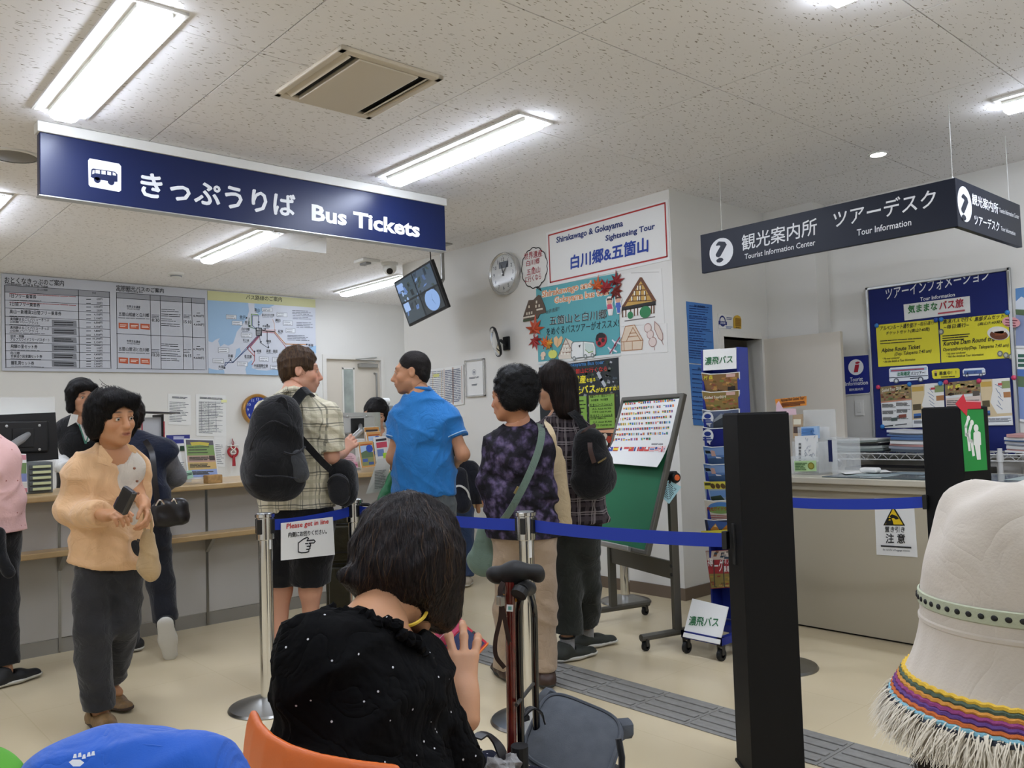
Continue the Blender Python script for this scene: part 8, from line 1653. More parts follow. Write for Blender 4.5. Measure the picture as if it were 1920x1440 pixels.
# ---- woman with long dark hair in the dark plaid shirt
d=4.58; f=toward((1065,880),d,-10)
dw=Fig('woman with long dark hair in a dark plaid shirt and olive trousers with a backpack',1.60,W(1085,1225,d),f,
 dict(head=(1041,727,d+.02),neck=(1054,775,d+.0),chest=(1062,845,d),waist=(1070,910,d),pelvis=(1078,965,d),sl=(1008,812,d+.08),sr=(1094,812,d-.02),el=(1000,890,d+.12),er=(1102,892,d+.02),wl=(1010,930,d+.28),wr=(1090,930,d+.2),hl=(1060,990,d+.02),hr=(1096,990,d-.02),kl=(1066,1110,d+.0),kr=(1098,1105,d+.1),al=(1063,1215,d-.03),ar=(1100,1192,d+.22)),headf=toward((1026,727),d,-78)+V(0,0,-.12),heads=.98,skin='c39474')
dw.body(colkw=dict(lip='a0584f',flush=.2),nose=.95); dw.eyes()
def longhair():
    q=SDF(.0055); T=dw.T; R_=(dw.hr,dw.hf,dw.hu)
    q.ell(T(0,-.014,.05),(.098,.102,.098),R_,k=.03)
    for e in (-1,1): q.cap(T(.075*e,-.035,.02),T(.078*e,-.050,-.15),.034,.024,k=.03,ax=dw.hf,st=1.7)
    q.cap(T(0,-.072,.02),T(0,-.070,-.17),.048,.034,k=.03,ax=dw.hr,st=1.7); q.cap(T(.02,-.02,.12),T(.055,.09,.045),.028,.016,k=.03); q.cap(T(-.02,-.02,.12),T(-.06,.085,.04),.028,.016,k=.03)
    q.fold=(.004,70,6); q.ell(T(0,.13,-.045),(.075,.085,.11),R_,k=.012,sub=True)
    o=q.mesh('hair','hair_darkbrown',dw.root); strands('hair_strands','hair_darkbrown',q,o,4200,T(0,-.02,.16),18,.015,.0009,(.0005,.009),7,wob=.45)
longhair()
pattern_mat('plaid_dark',dw.J['chest'],dw.f,'241e22',[('u',.075,.1,.024,'4d4448',.8),('z',.075,.1,.024,'4d4448',.7),('u',.075,.62,.008,'8f8686',.7),('z',.075,.62,.008,'8f8686',.7),('u',.075,.75,.004,'a39a98',.7),('z',.075,.78,.004,'a39a98',.6)])
dw.shirt('shirt','plaid_dark',hem=W(1078,980,d),sleeve=(1.75,1.75),inf=.014,fold=(.010,30,41),sl_r=(.054,.052,.045),loose=1.0,neckr=.066); cloth('olive_trouser','262822',.1); dw.trousers('trousers','olive_trouser',top=W(1078,980,d),t1=(1.72,1.70),rs=(.088,.074,.070),fold=(.008,24,6))
cloth('sock_grey','8e8d8c',.1,(300,.3)); cloth('sock_band','1d1d20',.1); mat('trainer','2a2d26',.7,noise=(30,.3))
for a,dr in (('l',toward((1063,1240),d,55)),('r',toward((1100,1210),d,62))):
    A=dw.J['a'+a]; k_=dw.J['k'+a]; blob('sock','sock_grey',dw.root,[('c',(A-UP*.02,A.lerp(k_,.20),.042,.040),dict(flat=True,k=.02))],.006); MB().tube([A.lerp(k_,.20)+(V(1,0,0)*math.cos(t)+V(0,1,0)*math.sin(t))*.041 for t in [2*math.pi*i/24 for i in range(24)]],.006,6,closed=True).build('sock_band','sock_band',dw.root); dw.shoe(a,dr,'trainer')
b2=thing('backpack','small black backpack with brown leather tabs worn by the long-haired woman','backpack',W(1112,930,d-.2)); db=d-.22
blob('bag_body','pack_black',b2,[('c',(W(1105,830,db),W(1112,895,db),.085,.118),dict(ax=toward((1110,870),d,0),st=.75,k=.04)),('c',(W(1118,870,db-.03),W(1122,895,db-.03),.075),dict(k=.04))],.009,(.007,18,9)); mat('brown_leather','3a221a',.5)
ribbon('leather_tab','brown_leather',spline([W(1091,815,db-.03),W(1100,806,db-.03),W(1116,797,db+.02)],8),-CF,.022,.006,b2); ribbon('leather_tab','brown_leather',spline([W(1106,830,db-.10),W(1107,845,db-.11),W(1114,868,db-.11)],8),-CF,.024,.006,b2); ribbon('zip_band',mat('gold_dark','6d5c33',.4,.5),spline([W(1121,868,db-.115),W(1131,862,db-.10),W(1140,856,db-.06)],8),-CF,.008,.004,b2)
ribbon('shoulder_strap','pack_black',spline([W(1100,818,db+.05),W(1088,790,d-.14),W(1070,772,d-.10),W(1058,778,d+.04)],14),[UP+toward((1080,790),d,180)]*14,.045,.010,b2); ribbon('shoulder_strap','pack_black',spline([W(1125,835,db+.05),W(1112,812,d-.05),W(1103,800,d+.06)],10),[UP+toward((1110,810),d,180)]*10,.04,.010,b2)
ct=thing('cream_tote','cream cloth tote hanging between the women in purple and plaid','bag',W(1050,985,d-.25)); cloth('cream_cloth','cdb893',.05,(200,.1)); e0=toward((1050,920),d,0)
blob('bag_body','cream_cloth',ct,[('c',(W(1040,850,d-.22),W(1047,960,d-.22),.045,.06),dict(ax=e0,st=.5,k=.03)),('c',(W(1050,870,d-.22),W(1052,975,d-.22),.035,.05),dict(ax=e0,st=.5,k=.03)),('c',(W(1043,960,d-.2),W(1056,978,d-.2),.05),dict(ax=e0,st=.6,k=.03))],.008,(.006,22,8)); ribbon('handle','cream_cloth',spline([W(1040,845,d-.24),W(1036,815,d-.22),W(1026,795,d-.12),W(1024,790,d+.0)],12),toward((1035,820),d,170),.03,.004,ct)
lb=thing('hanging_bag','dark navy bag hanging low behind the olive trousers','bag',W(1112,1120,d+.1)); blob('bag_body',cloth('navy_bag','1a1d28',.1),lb,[('c',(W(1105,1045,d+.12),W(1113,1100,d+.12),.035,.045),dict(k=.03)),('c',(W(1112,1060,d+.12),W(1116,1098,d+.12),.03),dict(k=.03))],.008,(.006,30,2)); ribbon('strap','navy_bag',spline([W(1104,930,d+.16),W(1104,990,d+.17),W(1106,1040,d+.13)],10),-CF,.02,.004,lb)
# ---- person in pink at the left edge
d=4.35; f=toward((-20,900),d,-20)
pk=Fig('person in a pale pink spotted top at the left edge of the photo',1.58,W(-28,1262,d),f,dict(sr=(2,850,d),er=(12,935,d+.05),wr=(-5,985,d+.2),sl=(-80,850,d+.1),chest=(-36,880,d),waist=(-36,945,d),pelvis=(-34,1000,d),neck=(-40,812,d),head=(-48,755,d)),skin='c39474',girth=1.05)
pk.body(face=False); dots_mat('pink_spotted','e3b9b4','b5766e',34,.16,.8,.55); pk.shirt('top','pink_spotted',hem=W(-20,1000,d),sleeve=(1.6,1.4),inf=.024,fold=(.007,22,4),loose=1.1,sl_r=(.064,.062,.055)); cloth('black_trouser','141416',.1); pk.trousers('trousers','black_trouser',top=W(-20,1002,d),t1=(1.9,1.9)); cap_hair(pk,'hair_black',n=100); pk.shoe('l',f,'shoe_black'); pk.shoe('r',toward((-10,1250),d,60),'shoe_black')
bs_=thing('hanging_sleeve','black glove-shaped cloth bag hanging by the person in pink','bag',W(12,1085,4.3)); blob('bag_body','black_trouser',bs_,[('c',(W(-4,1000,4.25),W(2,1050,4.25),.035,.03),dict(k=.03)),('c',(W(2,1050,4.25),W(18,1074,4.25),.03,.026),dict(k=.03))],.007,(.004,40,2))

# olive suitcase standing behind the chrome post
d=4.80; su=thing('suitcase','dark olive upright suitcase behind the chrome post and the queue notice','suitcase',onZ(672,1212,0)); cloth('olive_fabric','3f3c2c',.1,(300,.25))
ex=toward((672,1100),d,100); ey=toward((672,1100),d,10); RS=Matrix((ex,ey,UP)).transposed(); c=Vector(su.location)+ey*.05
MB().obox(c+UP*.43,(.36,.22,.74),RS,.035).build('shell','olive_fabric',su,True)
MB().obox(c+UP*.30-ey*.125,(.30,.05,.36),RS,.02).build('front_pocket','olive_fabric',su,True); MB().obox(c+UP*.62-ey*.12,(.30,.04,.20),RS,.016).build('front_pocket','olive_fabric',su,True)
for z in (.505,.735,.57): MB().tube([c-ey*.147+ex*-.14+UP*z,c-ey*.147+ex*.14+UP*z],.004,6).build('zip','black_plastic',su)
for z,o in ((.50,.03),(.73,-.02)): MB().obox(c-ey*.152+ex*o+UP*(z-.03),(.012,.004,.05),RS,.001).build('zip_pull','steel',su)
MB().tube(spline([c+ex*-.08+UP*.80,c+ex*-.07+UP*.83,c+ex*.07+UP*.83,c+ex*.08+UP*.80],10),.010,8).build('carry_handle','black_plastic',su,True)
for a in (-1,1):
    for b in (-1,1): p=c+ex*a*.14+ey*b*.08; caster(su,p.x,p.y,.065,0,.026)
# ---------------------------------------------------------------- foreground
# ---- woman in black sitting with a phone, back to the camera
d=1.56; f=toward((700,1300),d,48)
sw=Fig('woman in black sitting with her back to the camera, bent over a phone',1.55,W(760,1440,d),f,
 dict(head=(764,1066,1.69),neck=(692,1172,1.575),chest=(690,1320,1.54),waist=(680,1480,1.50),pelvis=(690,1640,1.50),sl=(590,1238,1.47),sr=(772,1258,1.63),el=(575,1480,1.58),er=(834,1412,1.66),wl=(760,1400,1.86),wr=(869,1318,1.715),
  hl=(670,1640,1.55),hr=(790,1640,1.60),kl=(905,1490,2.02),kr=(1000,1520,1.92),al=(960,2120,2.0),ar=(1040,2080,1.85)),headf=toward((766,1052),1.69,50)+V(0,0,-.48),heads=1.0,skin='c08f6c',drop=.0,girth=1.0)
# phone in an open pink case
ph=thing('phone','red smartphone in an open pink flip case held by the seated woman','phone',W(868,1210,1.80)); mat('pink_case','c8355f',.4); mat('red_phone','c01f36',.3); mat('orange_edge','e8772a',.35)
Pq=[W(826,1222,1.82),W(866,1182,1.88),W(914,1198,1.88),W(878,1242,1.82)]; pn=(Pq[1]-Pq[0]).cross(Pq[3]-Pq[0]).normalized(); pn=pn if pn.z>0 else -pn
pu=(Pq[1]-Pq[0]).normalized(); pv=pn.cross(pu); pc=sum(Pq,Vector())/4; 
if pv.dot(Pq[3]-Pq[0])<0: pv=-pv
RP=Matrix((pu,pv,pn)).transposed(); pl=(Pq[1]-Pq[0]).length*1.12; pw_=(Pq[3]-Pq[0]).length*1.02
MB().obox(pc,(pl,pw_,.009),RP,.004).build('phone_body','red_phone',ph); MB().obox(pc+pn*.0048,(pl*.80,pw_*.90,.0008),RP,.0).build('screen',mat('phone_screen','1a1d2c',.12,emit=('3a4468',.18)),ph)
MB().obox(pc+pv*(pw_/2+.001)-pn*.001,(pl*1.0,.004,.010),RP,.0015).build('edge_bumper','orange_edge',ph); MB().obox(pc-pn*.007,(pl*1.08,pw_*1.06,.003),RP,.001).build('case_back','pink_case',ph)
fa=pc-pv*(pw_/2); MB().prism([fa-pu*pl*.53,fa+pu*pl*.53,fa+pu*pl*.50-pv*.052+pn*.012,fa-pu*pl*.55-pv*.052+pn*.012],pn*.003).build('case_flap','pink_case',ph); MB().obox(fa-pv*.018+pn*.006,(pl*.8,.004,.002),RP).build('card_slot',mat('slot_white','d9c9cf',.4),ph)
MB().lathe([(0,.001),(.0035,.001),(.004,0)],pc+pu*pl*.44+pn*.0046-pv*.005,12,RP.to_4x4()).build('front_camera','black_plastic',ph)
tips=[]
hdir=(W(861,1232,1.765)-W(869,1318,1.715)); hback=(CAM-W(862,1270,1.8)).normalized()+V(.15,0,-.1)
sw.body(face=False,ears=True,body_h=.008,head_h=.0045,hands=[('r',hdir,hback,-toward((860,1250),1.8,90),dict(curl=(.42,.30,.34,.42),s=1.12,thumb=.3,spread=.7,tips=tips)),('l',V(.4,.5,.2),UP,toward((800,1300),1.8,-40),dict(curl=(.5,.5,.5,.5)))],colkw=dict(flush=0))
for i,tp_ in enumerate(tips[:4]): pass
dots_mat('black_dotted','060607','c9c9cc',42,.085,.95,.50); wrinkle(M['black_dotted'],.02,.8,7); dots_mat('navy_dotted','15172a','d5d5da',62,.13,.8,.45); wrinkle(M['navy_dotted'])
sw.shirt('blouse','black_dotted',sleeve=(1.05,1.06),inf=.014,h=.006,fold=(.011,36,51),sl_r=(.058,.056,.056),loose=1.0,neckr=.094,neck=-.03)
J=sw.J
# ruffled collar and cuff
def ruffle(name,c,ax,u,r1,r2,amp,w,m,parent,n=90,lobes=13,tilt=.6):
    ax=Vector(ax).normalized(); u=(Vector(u)-ax*Vector(u).dot(ax)).normalized(); v=ax.cross(u); mb=MB()
    def fn(a,b):
        t=2*math.pi*a; q=1+amp*math.sin(lobes*t)*(b)+.02*math.sin(5*t); rr_=q; return c+(u*math.cos(t)*r1+v*math.sin(t)*r2)*(rr_+b*tilt*w/r1)+ax*(w*b+.006*math.sin(lobes*t+1)*b)
    mb.grid(fn,n,5,.004); return mb.build(name,m,parent,True)
cc=W(706,1204,1.575); cax=(W(740,1110,1.64)-W(706,1200,1.57)).normalized(); cu=(sw.side-cax*sw.side.dot(cax)).normalized(); cv=cax.cross(cu)
MB().tube([cc+cu*.100*math.cos(t)+cv*.086*math.sin(t)+cax*(.004*math.sin(9*t)+.003*math.sin(23*t)) for t in [2*math.pi*i/120 for i in range(120)]],[.0115+.003*math.sin(17*i)+.002*math.sin(41*i*.7) for i in range(120)],8,closed=True).build('collar_frill','black_dotted',sw.root,True)
ruffle('cuff_frill',J['er']+(J['wr']-J['er'])*.04,J['wr']-J['er'],sw.side,.058,.058,.05,.022,'black_dotted',sw.root,lobes=14,tilt=.3)
MB().tube(spline([W(752,1172,1.60),W(772,1172,1.585),W(792,1160,1.60),W(800,1148,1.63)],12),.0035,6).build('neck_cord',mat('yellow_cord','d6b43a',.5),sw.root,True)
sw.trousers('trousers','navy_dotted',t1=(1.85,1.85),rs=(.10,.085,.07),inf=.012)
sw.shoe('l',f,'shoe_black'); sw.shoe('r',f,'shoe_black')
def sw_hair():
    q=SDF(.0048); H_=J['head']; rt=toward((766,1052),1.69,90); aw=toward((766,1052),1.69,0)
    P=lambda x,y,d_: W(x,y,d_)
    q.ell(P(766,1044,1.69),(.104,.112,.112),(rt,aw,UP),k=.03); q.ell(sw.T(0,-.02,.045),(.088,.108,.104),(sw.hr,sw.hf,sw.hu),k=.03)
    q.cap(P(735,1060,1.66),P(726,1078,1.66),.074,.056,k=.03); q.cap(P(815,1060,1.70),P(828,1120,1.71),.050,.036,k=.04); q.cap(P(828,1110,1.71),P(838,1162,1.715),.030,.020,k=.03)
    q.cap(P(700,1056,1.64),P(680,1082,1.625),.046,.024,k=.03); q.cap(P(680,1084,1.62),P(644,1078,1.60),.024,.010,k=.03); q.cap(P(780,1080,1.68),P(800,1130,1.69),.055,.035,k=.04); q.cap(P(790,1130,1.72),P(815,1168,1.73),.03,.016,k=.03)
    q.fold=(.0042,120,6); o=q.mesh('hair','hair_soft',sw.root); 
    top=P(760,955,1.70); r_=np.array(tuple(rt))
    strands('hair_strands','hair_soft',q,o,9000,top,26,.0085,.00055,(.0003,.0035),9,wob=.18); strands('hair_strands','hair_brown',q,o,260,top,26,.0085,.0004,(.002,.006),19,wob=.3)
sw_hair()
# orange chair
mat('orange_vinyl','cf6420',.42,bump=(400,.06)); oc=thing('orange_chair','orange vinyl chair the seated woman in black is sitting on','chair',W(640,1500,1.45)); oc.location.z=0
A,B=W(476,1366,1.42),W(745,1524,1.17); B.z=A.z
ch=(B-A).normalized(); cn_=ch.cross(UP); cn_=cn_ if cn_.dot(CF)>0 else -cn_; mid=(A+B)/2-cn_*.05
q=SDF(.006); pts=spline([A,A.lerp(mid,.5)-cn_*.012,mid,B.lerp(mid,.5)-cn_*.012,B],7)
for a,b in zip(pts,pts[1:]): q.cap(a-UP*.105,b-UP*.105,.021,k=.0006,ax=UP,st=6.6)
q.mesh('backrest','orange_vinyl',oc); sc_=(A+B)/2+cn_*.24; sc_.z=.43; RS=Matrix((ch,cn_,UP)).transposed(); MB().obox(sc_,((B-A).length*1.02,.46,.07),RS,.03).build('seat','orange_vinyl',oc,True)
for a,b in ((-1,-1),(1,-1),(-1,1),(1,1)): p=sc_+ch*a*.17+cn_*b*.19; MB().tube([V(p.x,p.y,.4),V(p.x+ch.x*a*.03,p.y+ch.y*a*.03,0)],.013,10).build('leg','chrome',oc)
for a in (-1,1): p=sc_+ch*a*.15-cn_*.2; MB().tube([V(p.x,p.y,.41),V(p.x-cn_.x*.05,p.y-cn_.y*.05,.5),V(p.x-cn_.x*.04,p.y-cn_.y*.04,.62)],.014,10).build('back_support','chrome',oc)
# walking cane
d=1.95; cn=thing('walking_cane','red-brown walking cane with a black T-shaped grip leaning on the shopping cart','cane',W(962,1440,d)); mat('cane_wood','5b1a14',.2,noise=(30,.3),coat=.4); mat('grip_black','0c0c0d',.6)
b0=W(956,1090,d-.015); foot=W(964,1812,d+.0); foot.z=0; MB().tube([b0,b0.lerp(foot,.5),foot],[.0120,.0112,.0105],16).build('shaft','cane_wood',cn,True)
blob('grip','grip_black',cn,[('c',(W(928,1076,d),W(966,1070,d-.005),.016,.019),dict(k=.02)),('c',(W(966,1070,d-.005),W(1006,1072,d-.01),.019,.017),dict(k=.02)),('c',(W(962,1075,d),W(958,1106,d),.018,.021),dict(k=.02)),('c',(W(924,1077,d),W(930,1082,d),.014),dict(k=.015)),('c',(W(1006,1076,d-.01),W(1010,1082,d-.01),.013),dict(k=.015))],.0042)
MB().tube([W(957,1111,d),W(957,1126,d)],.0185,18).build('collar',mat('amber','9c6a24',.25,coat=.5),cn); 
sq=V(0,0,1).rotation_difference((CAM-W(955,1132,d)).normalized()).to_matrix(); MB().obox(W(956,1134,d)-CF*.0285,(.015,.015,.0012),sq@Matrix.Rotation(.78,3,'Z')).build('sticker','paper',cn); MB().obox(W(956,1134,d)-CF*.0295,(.008,.008,.001),sq@Matrix.Rotation(.78,3,'Z')).build('sticker_mark',mat('teal_mark','6aa79c',.5),cn)
mat('strap_brown','2b1a14',.6); ribbon('wrist_strap','strap_brown',spline([W(944,1092,d-.02),W(938,1105,d-.025),W(939,1130,d-.03)],8),-CF,.012,.003,cn); MB().box(W(939,1126,d-.03)-V(.008,.008,.012),W(939,1126,d-.03)+V(.008,.008,.012),.003).build('strap_clip','steel',cn)
ribbon('wrist_strap','strap_brown',spline([W(940,1132,d-.03),W(938,1160,d-.03),W(929,1200,d-.03),W(930,1230,d-.03),W(946,1252,d-.025)],16),-CF,.010,.002,cn); ribbon('wrist_strap','strap_brown',spline([W(941,1132,d-.03),W(946,1160,d-.03),W(953,1195,d-.025),W(962,1225,d-.02)],12),-CF,.010,.002,cn)
# shopping cart with a grey bag
ca=thing('shopping_cart','shopping trolley with black tube handle and a grey lidded bag','shopping trolley',W(1060,1440,2.0)); ca.location.z=0; mat('black_tube','08080a',.16,coat=.5); mat('bag_grey','54585e',.9,noise=(30,.10),bump=(500,.3),spec=.15); cloth('bag_dark','1b1c1f',.1)
base1=W(982,1560,1.95); base1.z=.1; base2=W(1010,1480,2.06); base2.z=.1
MB().tube(spline([W(980,1108,1.93),W(974,1135,1.95),W(973,1180,1.95),W(975,1300,1.95),W(977,1400,1.95)],18)+[base1],.0090,14).build('handle_tube','black_tube',ca,True); MB().tube(spline([W(992,1108,2.02),W(1000,1140,2.06),W(1002,1180,2.06),W(1004,1300,2.06)],14)+[base2],.0090,14).build('handle_tube','black_tube',ca,True)
MB().tube([W(977,1109,1.91),W(984,1098,1.96),W(993,1104,2.02)],.017,16).build('handle_grip','grip_black',ca,True); MB().tube([W(972,1116,1.905),W(977,1106,1.915)],.019,14).build('grip_end','grip_black',ca)
MB().tube([W(968,1322,1.91),W(1000,1282,2.05)],.0045,8).build('brace','dark_metal',ca); MB().tube([W(974,1398,1.90),W(976,1470,1.90)],.020,14).build('tube_socket','grip_black',ca)
ba=toward((1070,1400),2.0,112); bb=toward((1070,1400),2.0,22); C0=W(1066,1384,2.05); C0.z=.0; zt=W(1060,1322,2.12).z
RB=Matrix((ba,bb,UP)).transposed(); Lb,Wb=.215,.20; C0=W(1074,1374,2.04); zc=C0.z; C0.z=0
q=SDF(.0055)
for zz,rr_ in ((.16,.02),(.30,.02),(.44,.02)):
    pass
MB().obox(V(C0.x,C0.y,(.14+zc-.085)/2+.0),(Lb,Wb,zc-.085-.14),RB,.035).build('bag_body','bag_dark',ca,True)
def lid(u,v):
    a=(u-.5); b=(v-.5); e=4.2; m_=(abs(2*a)**e+abs(2*b)**e)**(1/e); sc=1 if m_<=1 else 1/m_
    return V(C0.x,C0.y,0)+ba*a*sc*Lb*1.03+bb*b*sc*Wb*1.05+UP*(zc-.070+.034*(1-(min(1,m_))**2.2)+.105*(b+.5)-.060*a)
MB().grid(lid,28,22,.03).build('bag_lid','bag_grey',ca,True)
e=[]; 
for i in range(64):
    t=2*math.pi*i/64; a=.5*math.copysign(abs(math.cos(t))**(2/4.2),math.cos(t)); b=.5*math.copysign(abs(math.sin(t))**(2/4.2),math.sin(t)); e.append(lid(a*.94+.5,b*.94+.5)+UP*.003)
MB().tube(e,.0045,6,closed=True).build('lid_piping','bag_grey',ca,True)
ribbon('lid_handle','bag_dark',spline([W(986,1352,1.98),W(988,1334,1.98),W(1000,1327,1.99),W(1014,1336,2.0),W(1022,1356,2.0)],12),[UP]*12,.020,.004,ca)
MB().tube([W(1160,1385,1.96),W(1166,1420,1.95),W(1165,1470,1.95)],.008,8).build('side_zip_pull','bag_dark',ca)
mb=MB(); mb.obox(V(C0.x,C0.y,.12),(Lb*1.05,Wb*1.1,.02),RB,.004); mb.build('base_plate','dark_metal',ca)
for a in (-1,1):
    p=V(C0.x,C0.y,.06)+ba*a*Lb*.5+bb*.02; qx=Matrix.Translation(p)@V(0,0,1).rotation_difference(ba).to_matrix().to_4x4(); MB().lathe([(.03,-.012),(.06,-.012),(.06,.012),(.03,.012)],(0,0,0),24,qx).build('wheel','rubber',ca,True)
# dark handbag and fuzzy scarf beside the seated woman
hb=thing('black_handbag','black handbag with a stiff loop handle beside the seated woman','bag',W(925,1420,1.85)); ribbon('handle','black_leather',spline([W(893,1384,1.84),W(910,1376,1.86),W(930,1392,1.86),W(944,1420,1.85),W(946,1450,1.85)],14),[UP]*14,.03,.004,hb); MB().obox(W(915,1500,1.86),(.2,.10,.14),RB,.03).build('bag_body','black_leather',hb,True)
fz=thing('fuzzy_trim','grey fuzzy knitted cloth at the foot of the cane','cloth',W(945,1436,1.83)); blob('cloth','sock_grey',fz,[('c',(W(925,1438,1.83),W(962,1432,1.86),.018),dict(k=.02)),('c',(W(935,1445,1.83),W(955,1450,1.83),.02),dict(k=.02))],.004,(.008,160,3))
# blue bag at the lower left
d=1.0; bb_=thing('blue_bag','bright blue fabric bag with white paw marks at the lower left corner','bag',W(240,1520,d)); cloth('bright_blue','1f57b5',.06,(500,.12),.7); n_=CF
blob('bag_body','bright_blue',bb_,[('c',(W(190,1450,d),W(330,1456,d),.046,.040),dict(k=.05)),('c',(W(130,1482,d-.02),W(350,1482,d-.02),.052,.050),dict(k=.05)),('c',(W(225,1424,d+.02),W(290,1426,d+.02),.031,.031),dict(k=.05)),('c',(W(380,1450,d),W(394,1490,d),.024,.03),dict(k=.04)),('c',(W(110,1580,d-.02),W(380,1580,d-.02),.07),dict(k=.05)),('c',(W(90,1475,d-.03),W(110,1490,d-.03),.024),dict(k=.05))],.005,(.006,34,6))
MB().tube(spline([W(118,1436,d-.05),W(200,1402,d-.035),W(300,1402,d-.035),W(392,1428,d-.03)],16),.003,6).build('seam','bright_blue',bb_,True)
sh=Sheet(W(160,1420,d-.063),(CAM-W(160,1420,d))); PAW=[(131,1428),(138,1423),(146,1424),(152,1431),(146,1436),(137,1436)]
for pts in ([(129,1429),(136,1424),(150,1424),(158,1430),(150,1437),(137,1437)],): sh.poly(pts,'e9eef5',1)
for x_,y,sl in ((140,1419,-.4),(149,1417,-.1),(157,1420,.3),(166,1416,.0),(174,1414,0)): sh.poly([(x_-3.5,y+3),(x_-1.5,y-5),(x_+3,y-6),(x_+4,y+2)],'e9eef5',1)
sh.build('paw_mark',bb_)
gg=thing('green_bag','bright green cloth corner at the lower left edge of the photo','bag',W(-6,1450,.95)); mat('bright_green','4f9a1e',.7); blob('bag_body','bright_green',gg,[('c',(W(-45,1450,.95),W(-22,1470,.95),.026),dict(k=.02)),('c',(W(-50,1520,.95),W(-40,1560,.95),.05),dict(k=.03))],.005,(.005,40,2))
# ---- hat in the lower right corner
d=.80; hc=W(1938,1150,d); ax_=V(0,0,1)
ht=thing('bucket_hat','cream bucket hat with an eyelet band, rainbow knitted trim and fur brim','hat',V(hc.x,hc.y,W(1938,1300,d).z)); mat('hat_cotton','c4bbae',.9,noise=(14,.04),bump=(420,.1),spec=.2,sheen=.2); wrinkle(M['hat_cotton'],.012,.22,11)
px=1575/d; zz=lambda y:1.3-(y-762)/px
prof=[(0,906),(50,907),(84,911),(114,921),(138,940),(156,968),(170,1004),(182,1045),(187,1080),(190,1100),(192,1120),(193,1150),(194,1175),(199,1200),(206,1225),(216,1250),(226,1270),(236,1288),(243,1304)]
rr=random.Random(8)
def hat_r(t,i,r):
    y=prof[i][1]; fade=max(0,min(1,(1110-y)/90)); w_=.055*fade*(math.sin(5*t+.02*y)+.7*math.sin(9*t-.03*y+1)+.5*math.sin(3*t+.015*y+2)); w_+= .008*math.sin(26*t)*(1 if y>1190 else 0)
    return r*(1+w_*.55)
mb=MB(); nS=120; rings=[]
for i,(r,y) in enumerate(prof):
    z=zz(y+ (6*math.sin(3*i) if i<6 else 0)); rings.append([mb.bm.verts.new((hc.x+hat_r(2*math.pi*k/nS,i,r/px)*math.cos(2*math.pi*k/nS),hc.y+hat_r(2*math.pi*k/nS,i,r/px)*math.sin(2*math.pi*k/nS),z+(.006*math.sin(4*2*math.pi*k/nS+1.3)*(1 if 1<i<7 else 0)))) for k in range(nS)] if r else [mb.bm.verts.new((hc.x,hc.y,z))])
for a,b in zip(rings,rings[1:]):
    for k in range(nS):
        if len(a)==1: mb.bm.faces.new((a[0],b[k],b[(k+1)%nS]))
        else: mb.bm.faces.new((a[k],b[k],b[(k+1)%nS],a[(k+1)%nS]))
hat_o=mb.build('crown_and_brim','hat_cotton',ht,True); md=hat_o.modifiers.new('smooth','SUBSURF'); md.levels=1; md.render_levels=1
lh=lambda pr,name,m,parent=ht,seg=120: MB().lathe([(r/px,zz(y)) for r,y in pr],(hc.x,hc.y,0),seg).build(name,m,parent,True)
eb=lh([(192,1111),(195.5,1113),(196,1130),(195.5,1137),(193,1139)],'eyelet_band',mat('band_sage','aeb39a',.8,bump=(300,.2)))
for k in range(64):
    t=2*math.pi*k/64; MB().ball((hc.x+.1955/px*1000*math.cos(t)*1.0,hc.y+.1955/px*1000*math.sin(t),zz(1125)),(.0022,.0022,.0030),8).build('eyelet','black_plastic',eb) if False else None
em=MB().ball((0,0,0),(.0016,.0030,.0026),8).build('eyelet','rubber',eb); first=True
for k in range(56):
    t=2*math.pi*k/56; o=em if first else em.copy(); 
    if not first: COL.objects.link(o); o.parent=eb; o.matrix_parent_inverse=em.matrix_parent_inverse.copy()
    first=False; o.location=(hc.x+196/px*math.cos(t),hc.y+196/px*math.sin(t),zz(1125)); o.rotation_euler=(0,0,t)
lh([(193.5,1158),(196.5,1161),(196.5,1167),(194,1170)],'stitched_seam','hat_cotton')
cols=[('d8b13c','yellow_wool'),('4a5a4a','olive_wool'),('c98a3a','amber_wool'),('8a3a72','magenta_wool'),('5a3a7c','purple_wool'),('c4662e','orange_wool'),('7fb3c4','sky_wool'),('2b2f3a','ink_wool')]
r0,y0=226,1272; mb_=None
kn=bpy.data.objects.new('rainbow_trim',None)
for i,(c,nm_) in enumerate(cols):
    mat(nm_,c,.9,bump=(900,.3)); rr_=(226+i*4.2)/px; z=zz(1268+i*7.2); n=260
    pts=[V(hc.x+(rr_+.0007*math.cos(65*2*math.pi*k/n))*math.cos(2*math.pi*k/n),hc.y+(rr_+.0007*math.cos(65*2*math.pi*k/n))*math.sin(2*math.pi*k/n),z+.0007*math.sin(65*2*math.pi*k/n)) for k in range(n)]
    MB().tube(pts,.0026,6,closed=True).build('knit_row',nm_,ht,True)
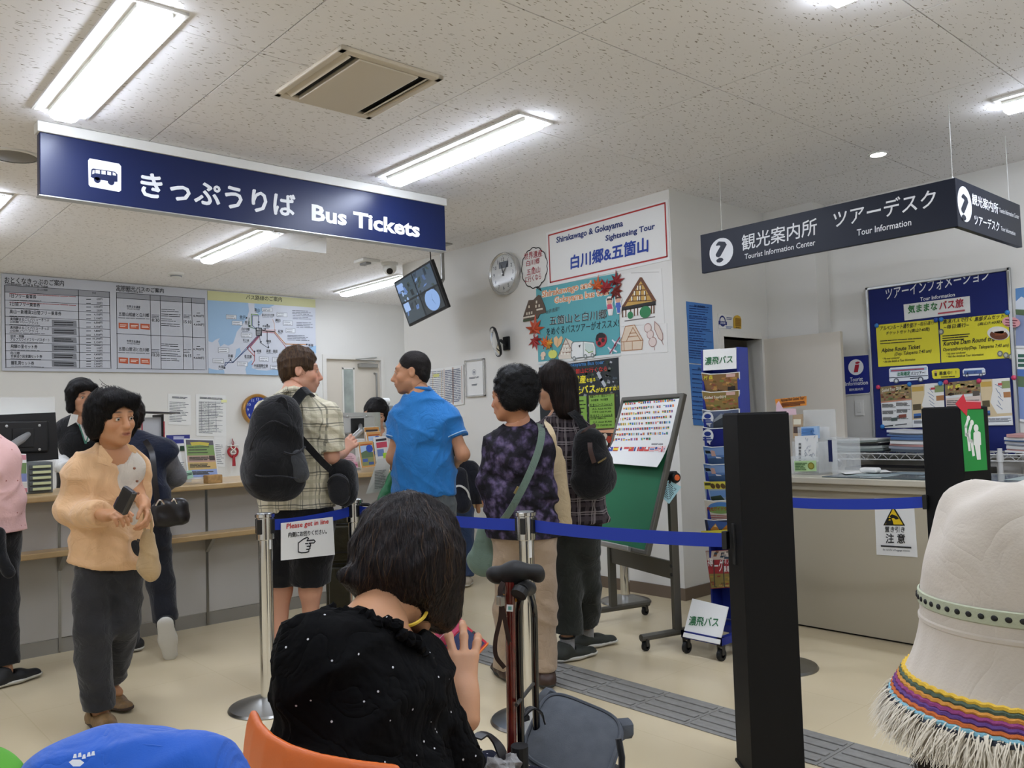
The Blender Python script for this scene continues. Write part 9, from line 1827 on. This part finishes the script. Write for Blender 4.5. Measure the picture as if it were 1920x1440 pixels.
# fur fringe under the brim
mat('fur','d3cab6',.9,sheen=.4); nF=15000; rg=np.random.default_rng(4); t=rg.uniform(0,2*math.pi,nF); v0=np.zeros((nF,5,3)); r_=(248+rg.uniform(-14,6,nF))/px; z=np.array([zz(1318)]*nF)+rg.uniform(-.012,.006,nF); dr=rg.uniform(.3,1.3,nF); L_=rg.uniform(.012,.027,nF); tw=rg.uniform(-.6,.6,nF)
for k in range(5):
    s_=k/4; rr_=r_+L_*dr*s_*.8; zz_=z-L_*s_*(.15+.75*s_); tt=t+tw*s_*s_*.12; v0[:,k]=np.stack([hc.x+rr_*np.cos(tt),hc.y+rr_*np.sin(tt),zz_],1)
tang=np.stack([-np.sin(t),np.cos(t),np.zeros(nF)],1)[:,None,:]; wv=.0008*np.linspace(1,.3,5)[None,:,None]
A_=(v0-tang*wv).reshape(-1,3); B_=(v0+tang*wv).reshape(-1,3); o=len(A_); i=(np.arange(nF)[:,None]*5+np.arange(4)[None,:]).ravel(); fu=skin_mesh('fur_fringe','fur',np.concatenate([A_,B_]),np.stack([i,i+1,i+1+o,i+o],1),ht); fu['kind']='stuff'
lh([(190,1290),(243,1304),(252,1318),(246,1340),(225,1345),(190,1330)],'fur_backing','fur')
hp=Fig('person under the cream hat at the lower right corner, dark hair below the brim',1.55,V(hc.x,hc.y,0),toward((1900,1200),d,25),dict(head=V(hc.x,hc.y,zz(1290)-.02),neck=V(hc.x,hc.y,zz(1290)-.17),chest=V(hc.x,hc.y,zz(1290)-.36),waist=V(hc.x,hc.y,zz(1290)-.55),pelvis=V(hc.x,hc.y,zz(1290)-.70),
  **{('s'+a):V(hc.x,hc.y,zz(1290)-.235)+toward((1938,1200),d,115 if a=='r' else -65)*.16 for a in 'lr'},**{('e'+a):V(hc.x,hc.y,zz(1290)-.48)+toward((1938,1200),d,115 if a=='r' else -65)*.19 for a in 'lr'},**{('w'+a):V(hc.x,hc.y,zz(1290)-.58)+toward((1938,1200),d,60 if a=='r' else -20)*.22 for a in 'lr'},
  **{('h'+a):V(hc.x,hc.y,.45)+toward((1938,1200),d,115 if a=='r' else -65)*.09 for a in 'lr'},**{('k'+a):V(hc.x,hc.y,.46)+toward((1938,1200),d,25)*.40+toward((1938,1200),d,115 if a=='r' else -65)*.10 for a in 'lr'},**{('a'+a):V(hc.x,hc.y,.07)+toward((1938,1200),d,25)*.38+toward((1938,1200),d,115 if a=='r' else -65)*.10 for a in 'lr'}),heads=.74,skin='c08f6c')
hp.body(face=False); hp.shirt('jacket','black_vest',sleeve=(1.8,1.8),inf=.015); hp.trousers('trousers','black_trouser',t1=(1.9,1.9)); hp.shoe('l',hp.f,'shoe_black'); hp.shoe('r',hp.f,'shoe_black')
q=SDF(.006); q.cap(hp.T(0,-.03,-.02),hp.T(0,-.05,-.13),.098,.085,k=.03); q.fold=(.005,90,3); q.clip(V(0,0,zz(1318)),UP); o=q.mesh('hair','hair_darkbrown',hp.root); strands('hair_strands','hair_darkbrown',q,o,1200,hp.T(0,0,.1),9,.012,.0007,(.001,.006),3)
for p in (V(hc.x,hc.y,.20),):
    stl=thing('bench_seat','grey upholstered bench under the person with the hat','bench',V(hc.x,hc.y,0)); MB().box((hc.x-.3,hc.y-.25,.30),(hc.x+.3,hc.y+.2,.375),.02).build('seat',mat('bench_grey','55585c',.7),stl)
    for a,b in ((-1,-1),(1,-1),(-1,1),(1,1)): MB().tube([(hc.x+a*.25,hc.y-.03+b*.19,.31),(hc.x+a*.25,hc.y-.03+b*.19,0)],.015,10).build('leg','chrome',stl)
